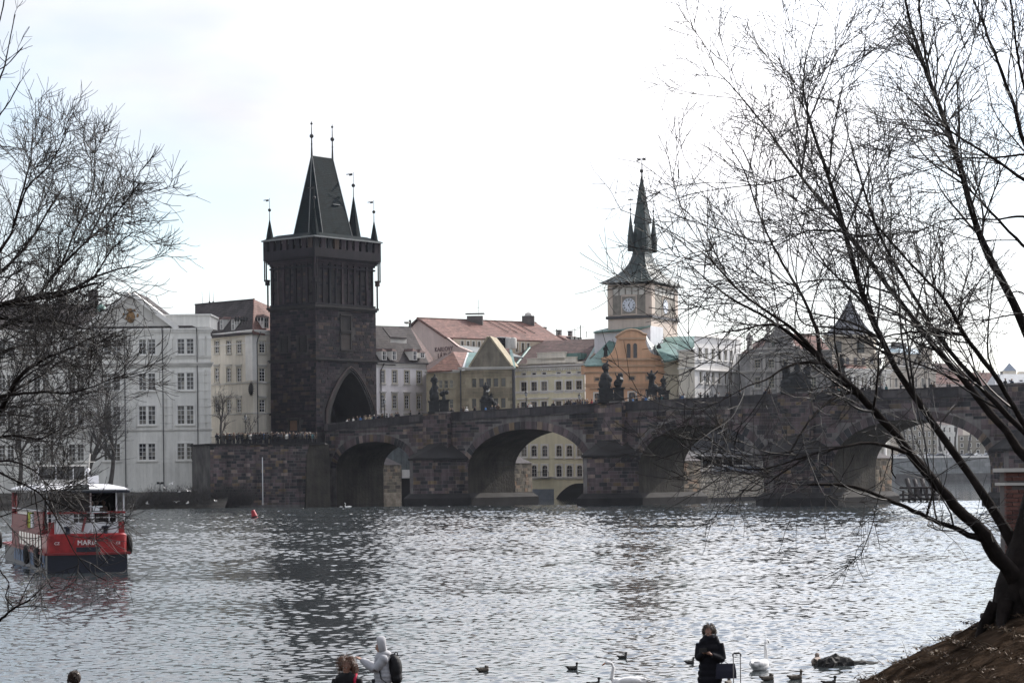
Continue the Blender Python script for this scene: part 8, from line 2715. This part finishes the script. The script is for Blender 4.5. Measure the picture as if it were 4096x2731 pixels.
def coat_person():
    p = P(2838, 2600, 46); x, y = p[0], p[1]; z = ground_at(x, y)
    fr = Frame(x, y, 0, z)
    root = empty('person', fr, 'person in long black coat looking down at a phone by the water', 'person')
    ztop = P(2838, 2498, 46)[2] - z; hz = ztop - .15
    m_cb = M('black_coat', (.006, .006, .010), rough=.95, var=.3, scale=5)
    body = MB()
    for sx in (-.1, .1): body.tube([(sx, 0, .02), (sx, .01, .42), (sx * .9, 0, .9)], [.062, .075, .11], 9, 1); body.ball((sx - .02, -.06, .05), .065, 8, 1, sy=1.7)
    zs = np.linspace(.5, hz - .2, 8)
    for k, zz in enumerate(zs): body.ball((0, 0, zz), (.255, .25, .24, .225, .215, .215, .21, .185)[k], 16, 0, sx=1.08, sy=.72, sz=.62)
    body.ball((0, 0, hz - .2), .16, 14, 0, sx=1.4, sy=.8, sz=.7)
    for k in range(10):
        a = 2 * math.pi * k / 10; body.ball((.11 * math.cos(a) + .02, .09 * math.sin(a), hz - .12), .062, 8, 0)
    # left arm in the picture holds the phone up, the other carries the bag in its crook
    sh = np.array([-.2, 0, hz - .24]); el = np.array([-.25, -.06, hz - .55]); wr = np.array([-.15, -.26, hz - .42])
    body.tube([sh, (sh + el) / 2, el], [.09, .09, .08], 10, 0); body.tube([el, (el + wr) / 2, wr], [.08, .07, .055], 10, 0)
    finger_set(body, wr, (.3, -.6, .5), (-.8, -.2, .3), (0, -.5, -.6), 2, .5)
    sh = np.array([.21, 0, hz - .24]); el = np.array([.27, -.04, hz - .58]); wr = np.array([.02, -.26, hz - .46])
    body.tube([sh, (sh + el) / 2, el], [.092, .092, .085], 10, 0); body.tube([el, (el + wr) / 2, wr], [.085, .072, .055], 10, 0)
    finger_set(body, wr, (-.75, -.3, .35), (0, -.2, .9), (0, -.8, .2), 2, .5)
    body.tube([(0, .01, hz - .2), (-.01, -.01, hz - .02)], [.06, .055], 9, 2)
    g = head(body, (-.02, -.03, hz), .95, -.25, 2, .42)
    link('body', fuse(body, .016, [m_cb, m_trous, m_face], 'body', 2), root)
    eyes(g, .95, root)
    m_bh = M('brown_bob', (.05, .032, .022), rough=.5, var=.4, scale=30)
    MB().ball((-.01, .005, hz + .045), .112, 14, sx=.95, sy=1.05, sz=1.05).build('hair_cap', m_bh, root)
    hair_strands(root, (-.01, -.01, hz), .93, -.25, 700, .13, m_bh, 8, .02)
    w = fr.w(-.17, -.36, 0); o = empty('phone', Frame(w[0], w[1], .3, z + hz - .36), 'dark phone held by the person in black coat', 'phone')
    MB().box(-.085, -.006, -.04, .085, .006, .05).build('case', m_iron, o)
    # handbag hanging from the crook of the arm
    m_hb = M('navy_leather', (.012, .013, .030), rough=.45, var=.15, scale=6)
    w = fr.w(.33, -.10, 0); zb_ = P(2900, 2711, 45.9)[2]; zt_ = P(2900, 2652, 45.9)[2]
    o = empty('handbag', Frame(w[0], w[1], 0, zb_), 'navy leather handbag hanging from black-coated arm', 'handbag'); h = zt_ - zb_
    MB().loft([[(-.22, -.07, 0), (.22, -.07, 0), (.22, .07, 0), (-.22, .07, 0)], [(-.215, -.06, h * .5), (.215, -.06, h * .5), (.215, .06, h * .5), (-.215, .06, h * .5)], [(-.19, -.03, h), (.19, -.03, h), (.19, .03, h), (-.19, .03, h)]], 0, False).build('bag', m_hb, o)
    top = z + hz - .60 - zb_
    for yy in (-.03, .03): MB().tube([(-.09, yy, h - .02), (-.075, yy * .5, (h + top) / 2 + .03), (-.05, 0, top), (.0, yy * .5, (h + top) / 2), (.07, yy, h - .02)], .008, 6).build('handle', m_hb, o)
    # trolley suitcase behind
    p2 = P(2948, 2700, 45.4); zs_ = ground_at(p2[0], p2[1]); zh = P(2948, 2612, 45.4)[2] - zs_
    o = empty('trolley_suitcase', Frame(p2[0], p2[1], .12, zs_), 'dark trolley suitcase with extended metal handle at shore', 'suitcase')
    MB().box(-.2, -.13, .06, .2, .13, .56).build('case', M('suitcase_shell', (.02, .02, .024), rough=.4, var=.1), o)
    for sx in (-.075, .075): MB().tube([(sx, .0, .5), (sx, .0, zh - .03)], .011, 8).build('handle_tube', M('brushed_steel', (.42, .42, .43), rough=.3, metal=.9, var=.05), o)
    MB().tube([(-.085, 0, zh - .06), (-.08, 0, zh - .01), (-.05, 0, zh + .005), (.05, 0, zh + .005), (.08, 0, zh - .01), (.085, 0, zh - .06)], .018, 8).build('grip', m_iron, o)
    for sx in (-.16, .16):
        for sy_ in (-.1, .1): MB().tube([(sx - .012, sy_, .03), (sx + .012, sy_, .03)], .03, 10).build('wheel', m_iron, o)


coat_person()

# ================================================================ birds, rocks, litter
m_swan = M('swan_white', (.72, .71, .70), rough=.8, var=.08, scale=12)
m_bill = M('swan_bill', (.42, .14, .04), rough=.5, var=.1)
m_blackb = M('black_mask', (.012, .012, .012), rough=.5, var=.1)


def swan(label, w, yaw, s=1.0, pose=0, group='swans'):
    root = empty('swan', None, label, 'swan', group, mw=Matrix.Translation(w) @ Matrix.Rotation(yaw, 4, 'Z') @ Matrix.Scale(s, 4))
    b = MB()                                                # faces +x
    b.ball((0, 0, .12), .26, 16, sx=1.55, sy=.85, sz=.68); b.ball((-.25, 0, .18), .2, 14, sx=1.4, sy=.8, sz=.6); b.ball((.26, 0, .14), .18, 12, sx=1.0, sy=.85, sz=.85)
    b.tube([(-.4, 0, .2), (-.62, 0, .24)], [.1, .02], 8)
    for sg in (-1, 1): b.ball((-.08, sg * .13, .2), .2, 14, sx=1.65, sy=.5, sz=.62); b.tube([(-.25, sg * .1, .24), (-.5, sg * .05, .28)], [.09, .015], 7)
    nk = [(.34, 0, .16), (.44, 0, .3), (.43, 0, .48), (.38, 0, .62), (.40, 0, .74), (.47, 0, .80)] if pose == 0 else [(.34, 0, .16), (.43, 0, .28), (.40, 0, .44), (.38, 0, .58), (.43, 0, .68), (.51, 0, .70)]
    b.tube(nk, [.085, .062, .048, .043, .043, .046], 10); hx, hz = nk[-1][0], nk[-1][2]
    b.ball((hx + .03, 0, hz), .058, 12, sx=1.25, sz=.95)
    link('body', fuse(b, .014, m_swan, 'body', 2), root)
    MB().tube([(hx + .07, 0, hz - .005), (hx + .13, 0, hz - .035), (hx + .185, 0, hz - .075)], [.034, .026, .012], 8, flat=.8).build('bill', m_bill if pose else m_blackb, root)
    MB().ball((hx + .078, 0, hz + .018), .024, 8).build('mask', m_blackb, root)
    return root


def duck(label, w, yaw, s=1.0, tone=0, tuck=False, group='ducks and coots'):
    key = (tone, tuck)
    root = empty('duck', None, label, 'duck', group, mw=Matrix.Translation(w) @ Matrix.Rotation(yaw, 4, 'Z') @ Matrix.Scale(s, 4))
    if key not in DUCK:
        b = MB()
        b.ball((0, 0, .05), .12, 14, sx=1.7, sy=.85, sz=.7); b.tube([(-.15, 0, .08), (-.27, 0, .13)], [.06, .015], 7); b.ball((.12, 0, .07), .08, 10)
        hd = (.17, 0, .24) if not tuck else (.1, 0, .17)
        b.tube([(.14, 0, .08), (.165, 0, .16), hd], [.055, .036, .036], 8); b.ball(hd, .048, 10, sx=1.15)
        cols = [(.03, .028, .027), (.09, .075, .06), (.25, .2, .17)][tone]
        DUCK[key] = (fuse(b, .011, M('duck_plumage_%d' % tone, cols, rough=.8, var=.45, scale=25), 'body', 2), MB().tube([(hd[0] + .04, 0, hd[2]), (hd[0] + .1, 0, hd[2] - .02)], [.02, .01], 6, flat=.5).mesh('bill', M('duck_bill', (.25, .22, .12), var=.1)))
    link('body', DUCK[key][0], root); link('bill', DUCK[key][1], root)
    return root


DUCK = {}


def on_water(u, v):
    a, b = lev(u, v); D = CZ * F / b
    return Vector((a * D / F, D, 0.0))


swan('white swan facing right beside the trolley suitcase', on_water(3040, 2678), 1.05, .92, 0)
swan('large white swan facing left at the bottom edge', on_water(2510, 2752), math.pi - .12, .88, 1)
swan('far white swan on dark water below the first arch', on_water(1392, 2031), math.pi, 1.0, 0)
for u, v, yaw, s, tone, tuck, lab in ((1932, 2684, .1, 1.05, 1, True, 'brown duck facing right alone at bottom centre'), (2290, 2677, .15, .95, 0, False, 'black coot facing right above the large swan'), (2490, 2631, .1, .85, 0, False, 'small black coot farthest out right of centre'),
                                      (2759, 2652, .2, .85, 0, False, 'small black coot left of the black-coated person'), (3070, 2719, .1, 1.1, 1, True, 'brown duck below the white swan facing right'), (3182, 2716, .15, 1.15, 1, False, 'brown duck with raised head right of lower ducks'), (3318, 2738, .1, 1.1, 0, False, 'dark duck cut off by the bottom edge'),
                                      (2912, 2738, 1.2, 1.15, 1, True, 'duck half hidden between coat and suitcase handle'), (2376, 2741, .2, 1.0, 0, False, 'dark duck head just showing at bottom edge')):
    duck(lab, on_water(u, v), yaw, s * .74, tone, tuck)
duck('large pinkish brown young swan preening left of the rocks', on_water(3266, 2655), 1.3, 1.4, 2, True)


def rocks():
    for k, (u, v, r, lab) in enumerate(((3302, 2664, .25, 'peaked dark wet rock nearer the preening bird'), (3352, 2658, .30, 'long dark wet rock sloping to the right'), (3450, 2650, .22, 'low rock barely above the water on right'))):
        w = on_water(u, v); rg = np.random.default_rng(k + 3)
        mb = MB().ball((0, 0, 0), r, 14, sx=(1.1, 1.5, 1.7)[k], sz=(1.0, .85, .3)[k])
        mb.v = [tuple(np.array(p) * (1 + .22 * math.sin(7 * p[0] / r + k) * math.cos(5 * p[1] / r) + rg.normal(0, .05)) + np.array([.25 * max(p[2], 0) * (-1 if k else 1), 0, 0])) for p in mb.v]
        mb.s = [False] * len(mb.s)
        o = mb.build('rock', M('wet_rock', (.02, .019, .018), rough=.8, var=.4, scale=8), None); o.location = w
        tag(o, lab, 'rock', 'rocks in the shallows')


rocks()
GULL = []


def gull_mesh(fly):
    mb = MB().ball((0, 0, 0), .07, 8, sx=2.4, sy=.9, sz=.9).ball((.17, 0, .03), .045, 7).tube([(-.15, 0, 0), (-.26, 0, 0)], [.04, .06], 5, flat=.2).tube([(.2, 0, .03), (.25, 0, .02)], [.014, .004], 5, 1)
    if fly:
        for sg in (-1, 1): mb.tube([(.03, sg * .05, .02), (.06, sg * .25, .16), (-.03, sg * .5, .10)], [.07, .06, .012], 6, 0, True, .22)
    return mb.mesh('gull', [m_swan, m_bill])


GF, GS = gull_mesh(True), gull_mesh(False)
gl_ = [(717, 1967, 352, 1), (750, 1963, 350, 1), (589, 2013, 348, 1), (706, 2008, 347, 1), (750, 2011, 349, 1), (688, 1934, 351, 1), (862, 2004, 346, 1), (1953, 1565, 330, 1), (2888, 1976, 345, 1), (2486, 1515, 322, 1), (660, 1952, 350, 1),
       (1188, 2022, 0, 0), (1212, 2033, 0, 0), (1218, 2020, 0, 0), (1261, 2051, 0, 0), (1364, 2026, 0, 0), (1374, 2035, 0, 0), (1406, 2056, 0, 0), (1700, 2022, 0, 0), (1795, 2025, 0, 0), (1902, 2026, 0, 0), (1960, 2023, 0, 0), (2476, 2038, 0, 0)]
NEAR = ['near the palace corner', 'above the left bank', 'low behind the boat', 'close over the bank edge', 'beside the timber cage', 'in front of the palace base', 'left of the flood gauge', 'before the tan house', 'under the third arch', 'before the orange house', 'by the floodlight']
for k, (u, v, D, fly) in enumerate(gl_):
    w = P(u, v, D) if fly else on_water(u, v)
    o = link('gull', GF if fly else GS); o.location = w; o.rotation_euler = (.5 * math.sin(k) if fly else 0, -.2 if fly else 0, k * 1.7); o.scale = (1.25,) * 3
    tag(o, ('white gull flying %s' % NEAR[k]) if fly else 'white gull afloat below the bridge, %s from the left' % ORD[k - 11], 'gull', 'flying gulls' if fly else 'gulls on the water')


def litter():
    rg = np.random.default_rng(17)
    n = 11000
    x = rg.uniform(3.0, 11.5, n); y = rg.uniform(26, 49, n)
    zz = np.array([bank_z(a, b) for a, b in zip(x, y)]) + rg.uniform(.004, .03, n)
    s = rg.uniform(.015, .04, n); a = rg.uniform(0, 6.28, n); t1 = rg.normal(0, .45, n); t2 = rg.normal(.3, .45, n)
    d1 = np.stack([np.cos(a), np.sin(a), t1], -1) * s[:, None]; d2 = np.stack([-np.sin(a), np.cos(a), t2], -1) * s[:, None] * .6
    c = np.stack([x, y, zz], -1)
    v = np.stack([c - d1, c - d2 * .9, c + d1, c + d2], 1).reshape(-1, 3)
    q = np.arange(n * 4).reshape(n, 4)
    m = M('dead_leaf', None, rough=.7, var=.2, rnd=[(0, (.05, .03, .018)), (.6, (.12, .075, .045)), (.94, (.15, .11, .07)), (1, (.3, .27, .23))])
    tag(link('leaf_litter', np_mesh('leaf_litter', v, q, m)), 'dry brown leaves and stalks strewn over the near slope', 'leaves', kind='stuff')
    n = 9000
    x = rg.uniform(3.2, 11.5, n); y = rg.uniform(27, 49, n)
    zz = np.array([bank_z(a, b) for a, b in zip(x, y)])
    pts = np.empty((n, 4, 3)); d = rg.normal(size=(n, 3)) * .7; d[:, 2] = np.abs(d[:, 2]) * .5 + .25; h = rg.uniform(.06, .24, n) * (1 + 1.2 * (rg.random(n) < .05))
    b = np.stack([x, y, zz - .01], -1)
    for k in range(4): pts[:, k] = b + d * (h * k / 3)[:, None] + np.array([0, 0, -.25]) * (h * (k / 3) ** 2)[:, None]
    w = Wood(); w.add(pts, np.linspace(.006, .002, 4)[None].repeat(n, 0), 3)
    tag(w.build('dry_grass', M('dry_grass', (.07, .048, .03), rough=.9, var=.4, scale=4), None, kind='stuff'), 'short dry winter grass on the near slope', 'grass')
    # roots and stones along the crest
    for k in range(9):
        u = 3480 + k * 62 + rg.uniform(-10, 10); D = 44 - k * .9
        xx = (u - CU) * D / F; r = rg.uniform(.08, .2)
        mb = MB().ball((0, 0, 0), r, 10, sx=1.5, sz=.7); mb.v = [tuple(np.array(p) * (1 + rg.normal(0, .10))) for p in mb.v]; mb.s = [False] * len(mb.s)
        o = mb.build('stone', M('bank_stone', (.07, .06, .055), var=.4, scale=6), None); o.location = (xx, D, bank_z(xx, D) + .03)
        tag(o, 'rough stone along crest of near slope, %s from the water' % ORD[k], 'stone', 'stones on the near slope')


litter()

# ================================================================ thin spring haze over the river
def haze():
    m = bpy.data.materials.new('river_haze'); m.use_nodes = True
    t = m.node_tree; t.nodes.clear()
    o = t.nodes.new('ShaderNodeOutputMaterial'); v = t.nodes.new('ShaderNodeVolumePrincipled')
    v.inputs['Color'].default_value = (0.80, 0.86, 1.0, 1)
    v.inputs['Density'].default_value = 0.000032
    v.inputs['Anisotropy'].default_value = 0.35
    t.links.new(v.outputs[0], o.inputs['Volume'])
    b = MB().box(-1700, -30, -3.0, 2700, 2700, 76)
    tag(b.build('haze', m), kind='stuff')


haze()
